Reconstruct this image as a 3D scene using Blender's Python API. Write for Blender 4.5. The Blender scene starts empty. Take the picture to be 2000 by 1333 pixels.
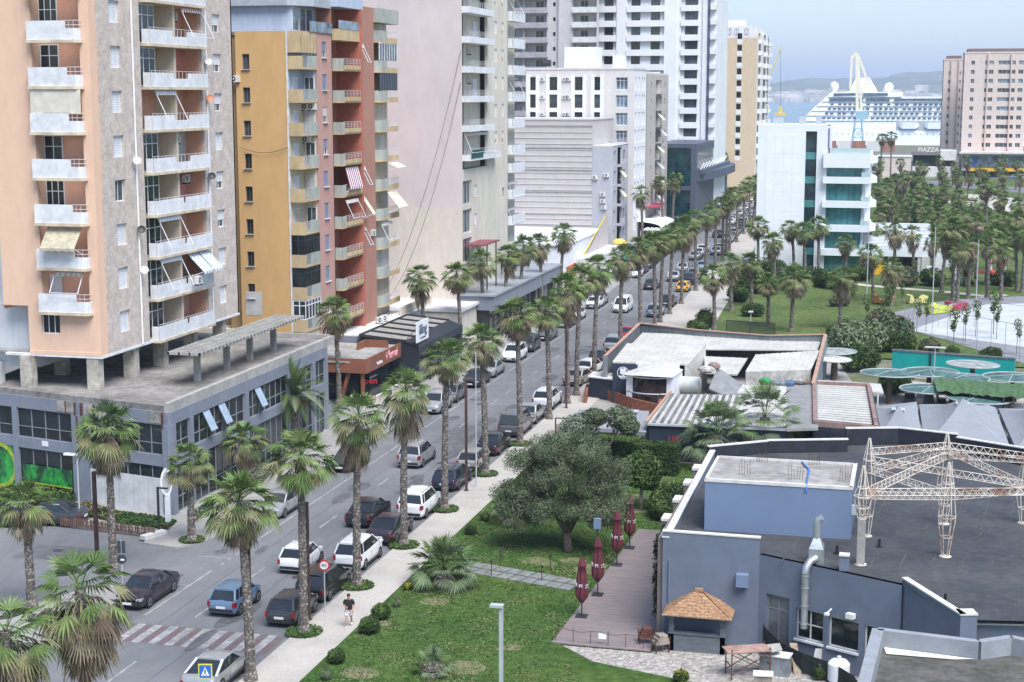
import bpy, math, random
from mathutils import Vector, Matrix, Euler, noise
R=random.Random(7)
SC=bpy.context.scene; C=SC.collection
rad=math.radians
# ---------------------------------------------------------------- camera, sky, sun
F=3100.; H=27.5; PITCH=math.atan((666.5-185.)/F); YAW=rad(14.3)
cd=bpy.data.cameras.new('camera'); cam=bpy.data.objects.new('camera',cd); C.objects.link(cam)
cam.location=(0,0,H); cam.rotation_euler=(math.pi/2-PITCH,0,YAW)
cd.sensor_width=36; cd.lens=F/2000*36; cd.clip_start=1; cd.clip_end=40000
SC.camera=cam
SUN_EL=rad(58); SUN_AZ=rad(138)     # azimuth from +Y clockwise
w=bpy.data.worlds.new("World"); SC.world=w; w.use_nodes=True
nt=w.node_tree; bg=nt.nodes['Background']; sky=nt.nodes.new('ShaderNodeTexSky'); sky.sky_type='NISHITA'
sky.sun_disc=False; sky.sun_elevation=SUN_EL; sky.sun_rotation=SUN_AZ; sky.air_density=1.0; sky.dust_density=0.6; sky.ozone_density=3.0; sky.altitude=50
nt.links.new(sky.outputs[0],bg.inputs[0]); bg.inputs[1].default_value=0.082
sd=bpy.data.lights.new('sun','SUN'); sd.energy=2.9; sd.angle=rad(40); sd.color=(1,.975,.94)
so=bpy.data.objects.new('sun',sd); C.objects.link(so)
dv=Vector((math.sin(SUN_AZ)*math.cos(SUN_EL),math.cos(SUN_AZ)*math.cos(SUN_EL),math.sin(SUN_EL)))
so.rotation_euler=dv.to_track_quat('Z','Y').to_euler(); so.location=(0,0,80)
SC.view_settings.view_transform='Standard'; SC.view_settings.look='None'; SC.view_settings.gamma=1
SC.view_settings.exposure=1.25
SC.cycles.max_bounces=5; SC.cycles.diffuse_bounces=3; SC.cycles.glossy_bounces=2; SC.cycles.transparent_max_bounces=8
SC.cycles.volume_bounces=0; SC.cycles.use_denoising=True
# ---------------------------------------------------------------- measuring helpers: a point of the photograph -> a point of the place
def ray(x,y):
    u=(x-1000)/F; v=(y-666.5)/F
    dx=u; dy=math.cos(PITCH)-v*math.sin(PITCH); dz=-math.sin(PITCH)-v*math.cos(PITCH)
    return dx*math.cos(YAW)-dy*math.sin(YAW), dx*math.sin(YAW)+dy*math.cos(YAW), dz
def G(x,y,z=0.):
    a,b,c=ray(x,y); t=(z-H)/c; return (a*t,b*t)
def onX(x,y,X):
    a,b,c=ray(x,y); t=X/a; return b*t,H+c*t
def onY(x,y,Y):
    a,b,c=ray(x,y); t=Y/b; return a*t,H+c*t
def DP(X,Y):  # forward depth
    return -X*math.sin(YAW)+Y*math.cos(YAW)
# ---------------------------------------------------------------- materials
MATS={}
def mat(name,col,rough=.8,var=.12,scale=1.5,metal=0,bump=0,col2=None,detail=5,stretch=(1,1,1),lo=.35,hi=.65,world=True,spec=None,bscale=None,coat=0,fine=None):
    if name in MATS: return MATS[name]
    m=bpy.data.materials.new(name); m.use_nodes=True; n=m.node_tree.nodes; L=m.node_tree.links
    b=n['Principled BSDF']; b.inputs['Roughness'].default_value=rough; b.inputs['Metallic'].default_value=metal
    if spec is not None: b.inputs['Specular IOR Level'].default_value=spec
    if coat: b.inputs['Coat Weight'].default_value=coat; b.inputs['Coat Roughness'].default_value=.08
    if world: src=n.new('ShaderNodeNewGeometry').outputs['Position']
    else: src=n.new('ShaderNodeTexCoord').outputs['Object']
    mp=n.new('ShaderNodeMapping'); mp.inputs['Scale'].default_value=stretch; L.new(src,mp.inputs[0])
    c1=tuple(col); c2=tuple(col2) if col2 else tuple(max(0,x*(1-2*var)) for x in col)
    if not col2: c1=tuple(min(1,x*(1+var*.4)) for x in col)
    nz=n.new('ShaderNodeTexNoise'); nz.inputs['Scale'].default_value=scale; nz.inputs['Detail'].default_value=detail; nz.inputs['Roughness'].default_value=.65
    L.new(mp.outputs[0],nz.inputs['Vector'])
    rp=n.new('ShaderNodeValToRGB'); rp.color_ramp.elements[0].position=lo; rp.color_ramp.elements[1].position=hi
    rp.color_ramp.elements[0].color=(*c2,1); rp.color_ramp.elements[1].color=(*c1,1)
    L.new(nz.outputs[0],rp.inputs[0]); out=rp.outputs[0]
    if fine:
        n2=n.new('ShaderNodeTexNoise'); n2.inputs['Scale'].default_value=fine[0]; n2.inputs['Detail'].default_value=3; L.new(mp.outputs[0],n2.inputs['Vector'])
        r2=n.new('ShaderNodeValToRGB'); r2.color_ramp.elements[0].position=fine[2] if len(fine)>2 else .35; r2.color_ramp.elements[1].position=fine[3] if len(fine)>3 else .65
        g=1-fine[1]; r2.color_ramp.elements[0].color=(g,g,g,1); r2.color_ramp.elements[1].color=(1,1,1,1)
        L.new(n2.outputs[0],r2.inputs[0])
        mx=n.new('ShaderNodeMix'); mx.data_type='RGBA'; mx.blend_type='MULTIPLY'; mx.inputs[0].default_value=1
        L.new(out,mx.inputs[6]); L.new(r2.outputs[0],mx.inputs[7]); out=mx.outputs[2]
    L.new(out,b.inputs['Base Color'])
    if bump:
        bn=n.new('ShaderNodeBump'); bn.inputs['Strength'].default_value=bump; bn.inputs['Distance'].default_value=.05
        nb=n.new('ShaderNodeTexNoise'); nb.inputs['Scale'].default_value=bscale or scale*6; nb.inputs['Detail'].default_value=4; L.new(mp.outputs[0],nb.inputs['Vector'])
        L.new(nb.outputs[0],bn.inputs['Height']); L.new(bn.outputs[0],b.inputs['Normal'])
    MATS[name]=m; return m
def wallmat(name,col,var=.10,fine=.10,rough=.9):   # plaster with faint vertical rain streaks
    return mat(name,col,rough,var*.6,.5,bump=.15,bscale=6,fine=(1.3,fine*.7),stretch=(1.6,1.6,.6))
def glassmat(name,col,rough=.08,var=.35,scale=.5):
    return mat(name,col,rough,var,scale,spec=.5)
white=mat('white_paint',(.72,.74,.78),.5,.06); 
offwhite=mat('offwhite_paint',(.62,.62,.62),.6,.1)
black=mat('black_rubber',(.015,.015,.017),.7,.2)
darkmetal=mat('dark_metal',(.03,.032,.036),.5,.2)
chrome=mat('chrome',(.7,.7,.72),.2,.05,metal=1)
galv=mat('galvanised_steel',(.48,.51,.54),.38,.12,3,metal=.7)
glass_dark=glassmat('dark_glass',(.022,.032,.036))
glass_mid=glassmat('mid_glass',(.08,.10,.115))
glass_blue=glassmat('blue_glass',(.20,.27,.34))
glass_teal=glassmat('teal_glass',(.08,.26,.27),var=.2)
rust=mat('rusty_steel',(.12,.045,.03),.85,.3,6)
concrete=mat('bare_concrete',(.36,.35,.33),.95,.12,.6,bump=.3,fine=(5,.15))
blackpaint=mat('black_paint',(.018,.022,.034),.6,.2)
# ---------------------------------------------------------------- mesh builder
class MB:
    def __init__(s): s.v=[]; s.f=[]; s.m=[]; s.T=None
    def av(s,p):
        p=Vector(p)
        if s.T is not None: p=s.T@p
        s.v.append((p.x,p.y,p.z)); return len(s.v)-1
    def poly(s,pts,m=0):
        i=[s.av(p) for p in pts]; s.f.append(i); s.m.append(m)
    def box(s,x0,x1,y0,y1,z0,z1,m=0,skip=''):
        if x0>x1: x0,x1=x1,x0
        if y0>y1: y0,y1=y1,y0
        if z0>z1: z0,z1=z1,z0
        i=[s.av(p) for p in ((x0,y0,z0),(x1,y0,z0),(x1,y1,z0),(x0,y1,z0),(x0,y0,z1),(x1,y0,z1),(x1,y1,z1),(x0,y1,z1))]
        for q in ((3,2,1,0),(4,5,6,7),(0,1,5,4),(1,2,6,5),(2,3,7,6),(3,0,4,7)):
            s.f.append([i[k] for k in q]); s.m.append(m)
        return s
    def beam(s,p,q,w,h=None,m=0,up=(0,0,1)):
        p=Vector(p);q=Vector(q);h=h or w; d=(q-p)
        if d.length<1e-6: return s
        d.normalize(); u=Vector(up)
        if abs(d.dot(u))>.99: u=Vector((1,0,0))
        a=d.cross(u).normalized(); b=a.cross(d).normalized()
        i=[]
        for c in (p,q):
            for sx,sy in ((-1,-1),(1,-1),(1,1),(-1,1)): i.append(s.av(c+a*sx*w/2+b*sy*h/2))
        for f in ((3,2,1,0),(4,5,6,7),(0,1,5,4),(1,2,6,5),(2,3,7,6),(3,0,4,7)):
            s.f.append([i[k] for k in f]); s.m.append(m)
        return s
    def rings(s,rs,m=0,cap=True,closed=True):   # loft through rings of points
        idx=[[s.av(p) for p in r] for r in rs]; n=len(idx[0])
        for a,b in zip(idx,idx[1:]):
            for k in range(n if closed else n-1):
                s.f.append([a[k],a[(k+1)%n],b[(k+1)%n],b[k]]); s.m.append(m)
        if cap and closed:
            s.f.append(idx[0][::-1]); s.m.append(m); s.f.append(idx[-1][:]); s.m.append(m)
        return s
    def tube(s,pts,rs,n=8,m=0,cap=True):
        pts=[Vector(p) for p in pts]
        if not hasattr(rs,'__len__'): rs=[rs]*len(pts)
        out=[]; a=None
        for i,p in enumerate(pts):
            d=(pts[min(i+1,len(pts)-1)]-pts[max(i-1,0)]).normalized()
            if a is None:
                u=Vector((0,0,1)) if abs(d.z)<.9 else Vector((1,0,0)); a=d.cross(u).normalized()
            else: a=(a-d*a.dot(d)).normalized()
            b=d.cross(a)
            out.append([p+(a*math.cos(2*math.pi*k/n)+b*math.sin(2*math.pi*k/n))*rs[i] for k in range(n)])
        return s.rings(out,m,cap)
    def ell(s,c,r,nu=12,nv=8,m=0):
        c=Vector(c)
        if not hasattr(r,'__len__'): r=(r,r,r)
        rs=[]
        for j in range(nv+1):
            t=-math.pi/2+math.pi*(j+.001 if j==0 else j-.001 if j==nv else j)/nv
            rs.append([c+Vector((r[0]*math.cos(t)*math.cos(2*math.pi*k/nu),r[1]*math.cos(t)*math.sin(2*math.pi*k/nu),r[2]*math.sin(t))) for k in range(nu)])
        return s.rings(rs,m,True)
    def prism(s,pts,z0,z1,m=0,mtop=None):
        a=[s.av((p[0],p[1],z0)) for p in pts]; b=[s.av((p[0],p[1],z1)) for p in pts]; n=len(pts)
        for k in range(n): s.f.append([a[k],a[(k+1)%n],b[(k+1)%n],b[k]]); s.m.append(m)
        s.f.append(b); s.m.append(m if mtop is None else mtop); s.f.append(a[::-1]); s.m.append(m); return s
    def mesh(s,name,mats,smooth=False):
        me=bpy.data.meshes.new(name); me.from_pydata(s.v,[],s.f)
        if not isinstance(mats,(list,tuple)): mats=[mats]
        for q in mats: me.materials.append(q)
        if len(mats)>1: me.polygons.foreach_set('material_index',s.m)
        if smooth:
            me.polygons.foreach_set('use_smooth',[True]*len(me.polygons))
            if smooth!=True: me.set_sharp_from_angle(angle=rad(smooth))
        me.update(); return me
    def build(s,name,mats,parent=None,loc=(0,0,0),rz=0,smooth=False):
        return part(s.mesh(name,mats,smooth),name,parent,loc,rz)
def part(me,name,parent=None,loc=(0,0,0),rz=0,rot=None,sc=None):
    o=bpy.data.objects.new(name,me); C.objects.link(o); o.location=loc
    o.rotation_euler=rot if rot else (0,0,rz)
    if sc: o.scale=sc if hasattr(sc,'__len__') else (sc,sc,sc)
    if parent: o.parent=parent
    return o
def tag(o,label=None,cat=None,group=None,kind=None):
    if label: o['label']=label
    if cat: o['category']=cat
    if group: o['group']=group
    if kind: o['kind']=kind
    return o
def thing(name,label,cat,loc=(0,0,0),rz=0,group=None):
    o=bpy.data.objects.new(name,None); C.objects.link(o); o.location=loc; o.rotation_euler=(0,0,rz); o.empty_display_size=.5
    return tag(o,label,cat,group)
def struct(o): o['kind']='structure'; return o
def copytree(o,parent=None):
    c=o.copy(); C.objects.link(c); c.parent=parent
    for ch in [k for k in o.children]: copytree(ch,c)
    return c
CACHE={}
def cached(key,fn):
    if key not in CACHE: CACHE[key]=fn()
    return CACHE[key]
FONT=bpy.data.fonts.load('<builtin>') if '<builtin>' in bpy.data.fonts else None
def text(s,name,size,m,parent,loc,rot,ext=.01,align='CENTER',sx=1):
    cu=bpy.data.curves.new(name,'FONT'); cu.body=s; cu.size=size; cu.extrude=ext; cu.align_x=align; cu.align_y='CENTER'; cu.resolution_u=2
    t=bpy.data.objects.new(name,cu); C.objects.link(t); bpy.context.view_layer.update()
    me=bpy.data.meshes.new_from_object(t.evaluated_get(bpy.context.evaluated_depsgraph_get())); bpy.data.objects.remove(t)
    me.materials.clear(); me.materials.append(m); me.name=name
    return part(me,name,parent,loc,rot=rot,sc=(sx,1,1))
# facade helpers: root sits at the building's street corner; 'S' looks to the camera (-y), 'E' looks to the street (+x)
def FT(side): return Matrix() if side=='S' else Matrix.Rotation(math.pi/2,4,'Z')
def put(me,name,root,side,u,w,z,sc=None):
    return part(me,name,root,(u,-w,z) if side=='S' else (w,u,z),0 if side=='S' else math.pi/2,sc=sc)
def wallgrid(mb,u0,u1,z0,z1,holes,depth=.25,m=0,mr=None,back=None,w=0):
    mr=m if mr is None else mr
    us=sorted({u0,u1}|{min(max(h[i],u0),u1) for h in holes for i in (0,1)}); zs=sorted({z0,z1}|{min(max(h[i],z0),z1) for h in holes for i in (2,3)})
    for a,b in zip(us,us[1:]):
        for c,d in zip(zs,zs[1:]):
            mu=(a+b)/2; mz=(c+d)/2
            if any(h[0]<mu<h[1] and h[2]<mz<h[3] for h in holes): continue
            mb.poly([(a,-w,c),(b,-w,c),(b,-w,d),(a,-w,d)],m)
    for h in holes:
        a,b,c,d=h[:4]; y=depth-w
        mb.poly([(a,-w,c),(a,y,c),(a,y,d),(a,-w,d)],mr); mb.poly([(b,-w,c),(b,-w,d),(b,y,d),(b,y,c)],mr)
        mb.poly([(a,-w,c),(b,-w,c),(b,y,c),(a,y,c)],mr); mb.poly([(a,-w,d),(a,y,d),(b,y,d),(b,-w,d)],mr)
        if back is not None: mb.poly([(a,y,c),(b,y,c),(b,y,d),(a,y,d)],back)
    return mb
def win_mesh(w,h,nv,nh,fr,fm):
    def mk():
        b=MB(); t=fr
        b.box(-w/2,-w/2+t,0,.07,0,h).box(w/2-t,w/2,0,.07,0,h).box(-w/2+t,w/2-t,0,.07,0,t).box(-w/2+t,w/2-t,0,.07,h-t,h)
        for k in range(1,nv): x=-w/2+w*k/nv; b.box(x-t*.45,x+t*.45,.005,.065,t,h-t)
        for z in nh: b.box(-w/2+t,w/2-t,.008,.062,h*z-t*.4,h*z+t*.4)
        return b.mesh('window_frame',fm)
    return cached(('win',w,h,nv,tuple(nh),fr,fm.name),mk)
def pane_mesh(w,h,m): return cached(('pane',w,h,m.name),lambda:MB().box(-w/2+.02,w/2-.02,.03,.05,.02,h-.02).mesh('pane',m))
def shut_mesh(w,h,m):
    def mk():
        b=MB(); n=max(4,int(h/.11)); d=h/n
        for k in range(n): b.box(-w/2+.05,w/2-.05,-.03,.02,k*d+.008,(k+1)*d-.012)
        b.box(-w/2,-w/2+.06,-.04,.03,0,h).box(w/2-.06,w/2,-.04,.03,0,h).box(-.03,.03,-.035,.025,0,h); return b.mesh('shutter',m)
    return cached(('shut',w,h,m.name),mk)
def sill_mesh(w,m): return cached(('sill',w,m.name),lambda:MB().box(-w/2-.08,w/2+.08,-.4,.02,-.06,0).mesh('sill',m))
def window(root,side,u,z,w,h,depth=.2,kind='glass',fm=None,gm=None,nv=2,nh=(),fr=.06,sm_=None,sill=None,w0=0):
    """u = centre, z = bottom; frame object with pane / shutter / sill children"""
    fm=fm or white; gm=gm or glass_dark
    o=put(win_mesh(w,h,nv,nh,fr,fm),'window',root,side,u,w0-depth,z)
    if kind=='shutter': part(shut_mesh(w,h,sm_ or white),'shutter',o)
    else:
        part(pane_mesh(w,h,gm),'pane',o)
        if kind=='half': part(shut_mesh(w,round(h*.6,2),sm_ or white),'shutter',o,(0,0,h-round(h*.6,2)))
    if sill: part(sill_mesh(w,sill),'sill',o,(0,-depth+.22,0))
    return o
def fwin_mesh(w,h,nv,nh,fm,gm):     # far window, one mesh
    def mk():
        b=MB(); t=.07; b.box(-w/2,w/2,.03,.06,0,h,1)
        b.box(-w/2,-w/2+t,-.02,.07,0,h).box(w/2-t,w/2,-.02,.07,0,h).box(-w/2+t,w/2-t,-.02,.07,0,t).box(-w/2+t,w/2-t,-.02,.07,h-t,h)
        for k in range(1,nv): x=-w/2+w*k/nv; b.box(x-t*.5,x+t*.5,-.015,.065,t,h-t)
        for z in nh: b.box(-w/2+t,w/2-t,-.012,.062,h*z-t*.4,h*z+t*.4)
        return b.mesh('window',[fm,gm])
    return cached(('fwin',w,h,nv,tuple(nh),fm.name,gm.name),mk)
def rail_mesh(w,h=1.0,step=.14,m=None,mid=0,thick=.025,horiz=False):
    m=m or offwhite
    def mk():
        b=MB(); b.box(-w/2,w/2,-.025,.025,h-.05,h)
        if horiz:
            for k in range(1,5): b.box(-w/2,w/2,-.01,.01,h*k/5-.012,h*k/5+.012)
            n=max(1,int(w/1.1))
            for k in range(n+1): x=-w/2+w*k/n; b.box(x-.02,x+.02,-.02,.02,0,h-.05)
        else:
            b.box(-w/2,w/2,-.015,.015,.04,.07); n=max(2,int(w/step))
            for k in range(n+1): x=-w/2+w*k/n; b.box(x-thick/2,x+thick/2,-thick/2,thick/2,0,h-.05)
        return b.mesh('railing',m)
    return cached(('rail',w,h,step,m.name,horiz),mk)
def ac_mesh():
    def mk():
        b=MB(); b.box(-.42,.42,-.32,0,0,.6,0); n=14
        c=[(-.1+.22*math.cos(2*math.pi*k/n),.3+.22*math.sin(2*math.pi*k/n)) for k in range(n)]
        b.poly([(x,-.326,z) for x,z in c],1)
        c=[(-.1+.1*math.cos(2*math.pi*k/n),.3+.1*math.sin(2*math.pi*k/n)) for k in range(n)]
        b.poly([(x,-.332,z) for x,z in c],0)
        b.box(-.35,-.3,-.3,0,-.12,0,1).box(.3,.35,-.3,0,-.12,0,1)
        return b.mesh('air_conditioner',[offwhite,darkmetal])
    return cached('ac',mk)
def ac(root,side,u,w,z): return put(ac_mesh(),'air_conditioner',root,side,u,w,z)
def awning_mesh(w,d,drop,cm,arms=True,roll=False):
    def mk():
        b=MB()
        if not roll:
            n=max(2,int(w/.25))
            for k in range(n):
                x0=-w/2+w*k/n; x1=-w/2+w*(k+1)/n
                b.poly([(x0,0,0),(x1,0,0),(x1,-d,-drop),(x0,-d,-drop)],k%2)
                b.poly([(x0,-d,-drop),(x1,-d,-drop),(x1,-d,-drop-.16-.05*(k%2)),(x0,-d,-drop-.16-.05*(k%2))],k%2)
        else:
            b.tube([(-w/2,-.08,0),(w/2,-.08,0)],.07,8,0)
            n=max(3,int(w/.2))
            for k in range(n):
                x0=-w/2+w*k/n; x1=-w/2+w*(k+1)/n; b.poly([(x0,-.16,-.02),(x1,-.16,-.02),(x1,-.2,-.22-.05*(k%2)),(x0,-.2,-.22-.05*(k%2))],k%2)
        if not roll:
            for x in (-w/2+.04,w/2-.04): b.beam((x,-.02,-drop*1.3-.1),(x,-d,-drop),.04,.04,2)
        if roll:
            for x in (-w/2+.04,w/2-.04): b.beam((x,-.1,-.05),(x,-d,-drop*1.1),.045,.045,2)
            b.beam((-w/2,-d,-drop*1.1),(w/2,-d,-drop*1.1),.04,.04,2)
        return b.mesh('awning',[cm[0],cm[1],white])
    return cached(('awn',w,d,drop,cm[0].name,cm[1].name,roll),mk)
# ---------------------------------------------------------------- ground, roads, water, hills
def bend(y): return 0 if y<215 else -(y-215)*.035
def sheet(name,pts,z,m,skirt=0):
    b=MB()
    if skirt: b.prism(pts,z-skirt,z)
    else: b.poly([(p[0],p[1],z) for p in pts])
    return struct(b.build(name,m))
asph=mat('asphalt',(.175,.18,.19),.9,.0,.12,col2=(.125,.13,.14),fine=(1.2,.12),bump=.15,bscale=25,stretch=(1,.5,1))
asph2=mat('worn_asphalt',(.19,.19,.195),.9,.0,.25,col2=(.13,.135,.145),fine=(3,.2))
paving=mat('pale_paving',(.42,.395,.36),.9,.0,.3,col2=(.34,.32,.295),fine=(6,.12))
paving2=mat('grey_paving',(.32,.31,.295),.9,.0,.3,col2=(.25,.245,.235),fine=(4,.2))
grass=mat('lawn_grass',(.085,.135,.035),1,.0,.16,col2=(.04,.092,.022),fine=(2.2,.5,.3,.7),bump=.6,bscale=9,spec=.1)
pgrass=mat('park_grass',(.12,.165,.055),1,.0,.10,col2=(.07,.11,.038),fine=(1.6,.4),bump=.5,bscale=7,spec=.1)
soil=mat('dry_ground',(.20,.185,.14),1,.0,.15,col2=(.10,.12,.055),fine=(2,.3))
kerbm=mat('kerb_stone',(.36,.35,.33),.9,.15,2)
linem=mat('road_paint',(.40,.40,.395),.75,.0,1.8,col2=(.22,.22,.23),lo=.40,hi=.62,fine=(8,.25))
redm=mat('red_crossing_paint',(.15,.085,.092),.85,.0,1.8,col2=(.135,.125,.13),lo=.38,hi=.66,fine=(7,.2))
def strip(x0,x1,ys): return [(x0+bend(y),y) for y in ys]+[(x1+bend(y),y) for y in reversed(ys)]
YS=[20,215,300,400,560]
gpts=[(-1500,-40),(900,-40),(900,905),(-20,905),(-150,880),(-400,1100),(-1500,1200)]
sheet('ground',gpts,-.05,soil)
sheet('city_block',[(-400,100),(-41.3,90),(-41.3+bend(560),560),(-400,560)],-.03,asph2)
sheet('road',[(-41.3,20),(-30.2,20)]+[(-30.2+bend(y),y) for y in YS[1:]]+[(-41.3+bend(y),y) for y in reversed(YS[2:])]+[(-41.3,215),(-41.3,92),(-43.2,92),(-44,88),(-120,104),(-120,40),(-41.3,40)],0,asph)
LP=[(-43.2,86.1),(-42.1,87.4),(-41.45,91),(-41.3,215)]+[(-41.3+bend(y),y) for y in YS[2:]]+[(-49+bend(y),y) for y in reversed(YS[2:])]+[(-49,215),(-49,160),(-46.9,93),(-62,96.6),(-75,100),(-75,95),(-58.5,91.2),(-46,88.4),(-45.6,86.5)]
sheet('pavement',LP,.12,paving2,.12)
sheet('pavement',[(-42.7,78.4),(-44.2,78),(-46,73.5),(-48,69),(-52,55),(-52,20),(-41.3,20),(-41.3,72),(-41.7,77)],.12,paving2,.12)
sheet('pavement',strip(-30.2,-27.4,[20,100,176])+[],.12,paving,.12)
sheet('pavement',[(-30.2,176),(-30.2,215)]+[(-30.2+bend(y),y) for y in YS[2:]]+[(-26+bend(y),y) for y in reversed(YS[2:])]+[(-25,236),(-23.2,190),(-22.5,172),(-27.4,172)],.124,paving,.12)
lawn_pts=[(-27.4,20),(-5,20),(-5,70),(-14.5,72.9),(-17.1,75.4),(-16.3,97),(-12,97),(-12,116),(-27.4,116)]
sheet('lawn',lawn_pts,.13,grass,.15)
sheet('park_lawn',[(-25,236),(-23.2,190),(-22.5,172),(60,160),(240,300),(240,540),(-26+bend(540),540)],.09,pgrass)
# paths through the park
pathm=mat('pale_path',(.44,.42,.37),.9,.1,.5)
def path(pix,wd,z=.1,name='path',m=None):
    p=[G(*q) for q in pix]; L=[];Rr=[]
    for i,a in enumerate(p):
        b=Vector(p[min(i+1,len(p)-1)])-Vector(p[max(i-1,0)]); n=Vector((-b.y,b.x)).normalized()*wd/2
        L.append((a[0]+n.x,a[1]+n.y)); Rr.append((a[0]-n.x,a[1]-n.y))
    return sheet(name,L+Rr[::-1],z,m or pathm)
path([(1640,648),(1760,618),(1880,592),(1960,577)],1.7,.104)
path([(1540,540),(1700,560),(1860,573),(2000,590),(2200,625)],2.0,.108)
path([(1835,430),(1825,480),(1833,520)],1.6,.104)
path([(1780,462),(1900,463),(2050,466)],1.6,.108)
sheet('path',[G(*q) for q in [(1800,388),(1870,378),(1960,385),(2050,400),(2050,425),(1900,405)]],.1,mat('sandy_paving',(.46,.43,.38),.9,.12,.6))
court=mat('court_asphalt',(.21,.215,.24),.85,.1,.5); court2=mat('court_surface',(.43,.46,.48),.8,.08,.4)
sheet('sports_court',[G(*q) for q in [(1765,642),(1745,612),(1850,588),(1960,582),(2150,575),(2150,735),(2000,712)]],.112,court)
sheet('court_playing_surface',[G(*q) for q in [(1775,648),(1925,597),(2150,590),(2150,705),(2000,680)]],.118,court2)
sheet('sandy_ground',[G(*q) for q in [(1690,765),(1760,742),(1990,770),(2100,800),(2100,880),(1690,860)]],.02,mat('terrace_paving',(.40,.37,.32),.9,.15,.6))
sheet('yard_paving',[(-27.4,116),(-12,116),(-12,97),(6,97),(14,118),(14,150),(-3,140),(-8,170),(-27.4,172)],.03,paving2)
sheet('parking_area',[G(*q) for q in [(1600,345),(1800,345),(2080,355),(2080,300),(1600,300)]],.1,asph2)
sheet('coast_road',[G(*q) for q in [(1680,372),(1800,362),(2080,385),(2080,374),(1800,352),(1680,362)]],.11,asph)
# deck beside the grey building
dm=mat('deck_boards',(.255,.215,.215),.55,.0,.8,col2=(.19,.155,.155),stretch=(.6,6,1),fine=(3,.2))
b=MB(); y=75.0; k=0
while y<96.8:
    x0=-17.05+(y-75)*.03; b.box(x0,-12.0,y,y+.17,.1,.17); y+=.18
o=b.build('deck',dm); tag(o,'grey brown timber deck between the lawn and the blue grey building','deck')
stone=mat('stepping_stone',(.20,.21,.21),.95,.2,2)
# stepping stone path on the lawn
p0=Vector(G(915,1112)); p1=Vector(G(1128,1150)); d=(p1-p0); n=9; nn=Vector((-d.y,d.x)).normalized(); d.normalize(); Ls=(p1-p0).length/n
t=thing('stepping_stone_path','grey stepping stones in two rows across the lawn below the olive tree','path',(p0.x,p0.y,.13))
for k in range(n):
    for s in (-1,1):
        c=d*(Ls*(k+.5)); q=c+nn*s*.52; b=MB(); u=d*Ls*.44; v=nn*.44
        b.prism([q-u-v,q+u-v,q+u+v,q-u+v],0,.05); b.build('paving_slab',stone,t)
# white gravel yard
gm=mat('gravel',(.5,.48,.45),.95,.0,3,col2=(.24,.22,.2),fine=(9,.45),bump=.8,bscale=12)
sheet('gravel_yard',[(-14.4,72.9),(-17.1+.6,75.0),(-12,75),(-11.7,77),(-4,77),(3.5,68),(3.5,60),(-9,66.3)],.05,gm)
# painted markings
def dash(x,y0,y1,wd=.12,z=.005):
    b=MK; b.poly([(x-wd/2+bend(y0),y0,z),(x+wd/2+bend(y0),y0,z),(x+wd/2+bend(y1),y1,z),(x-wd/2+bend(y1),y1,z)])
MK=MB()
y=74.5
while y<420: dash(-36.4,y,y+(3.3 if y<96 else 2.2)); y+=6.1 if y<96 else 5.2
y=40
while y<66: dash(-36.3,y,y+3.3); y+=6.1
for a,c in ((74.2,82.5),(89.5,150),(152,215),(216,330)): dash(-39.15,a,c,.11)
for a,c in ((76.5,140),(142,215)): dash(-32.45,a,c,.09)
for k in range(6): dash(-39.1+.0*k,83.6+1.1*k,84.1+1.1*k,.1)
for y in (79.5,85.0): MK.poly([(-41.2,y,.005),(-39.2,y,.005),(-39.2,y+.1,.005),(-41.2,y+.1,.005)])
struct(MK.build('road_markings',linem))
cw=MB(); cr=MB(); x=-39.3; k=0
while x<-31.0:
    (cr if k%2==0 else cw).poly([(x,70.2,.006),(x+.46,70.2,.006),(x+.46,72.9,.006),(x,72.9,.006)]); x+=.46; k+=1
struct(cw.build('crossing_stripes',linem)); struct(cr.build('crossing_stripes_red',redm))
# tar joints on the asphalt
tar=mat('tar_joint',(.07,.07,.075),.8); b=MB()
for a,c in (((-34.6,60),(-34.3,125)),((-37.9,66),(-37.5,120)),((-36.0,96),(-31,97.4)),((-37.4,104),(-31,105.2)),((-40.9,98),(-36,99.5)),((-30.9,72),(-30.7,60))):
    p=Vector(a);q=Vector(c); n=14; dd=(q-p); nn=Vector((-dd.y,dd.x)).normalized(); last=p
    for k in range(1,n+1):
        c2=p+dd*k/n+nn*R.uniform(-.12,.12); b.poly([(last.x-nn.x*.02,last.y-nn.y*.02,.0035),(last.x+nn.x*.02,last.y+nn.y*.02,.0035),(c2.x+nn.x*.02,c2.y+nn.y*.02,.0035),(c2.x-nn.x*.02,c2.y-nn.y*.02,.0035)]); last=c2
struct(b.build('road_joints',tar))
# sea
sea=mat('sea_water',(.14,.22,.30),.25,.15,.02)
b=MB(); b.poly([(-30000,500,-1.6),(30000,500,-1.6),(30000,32000,-1.6),(-30000,32000,-1.6)]); struct(b.build('sea',sea))
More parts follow.
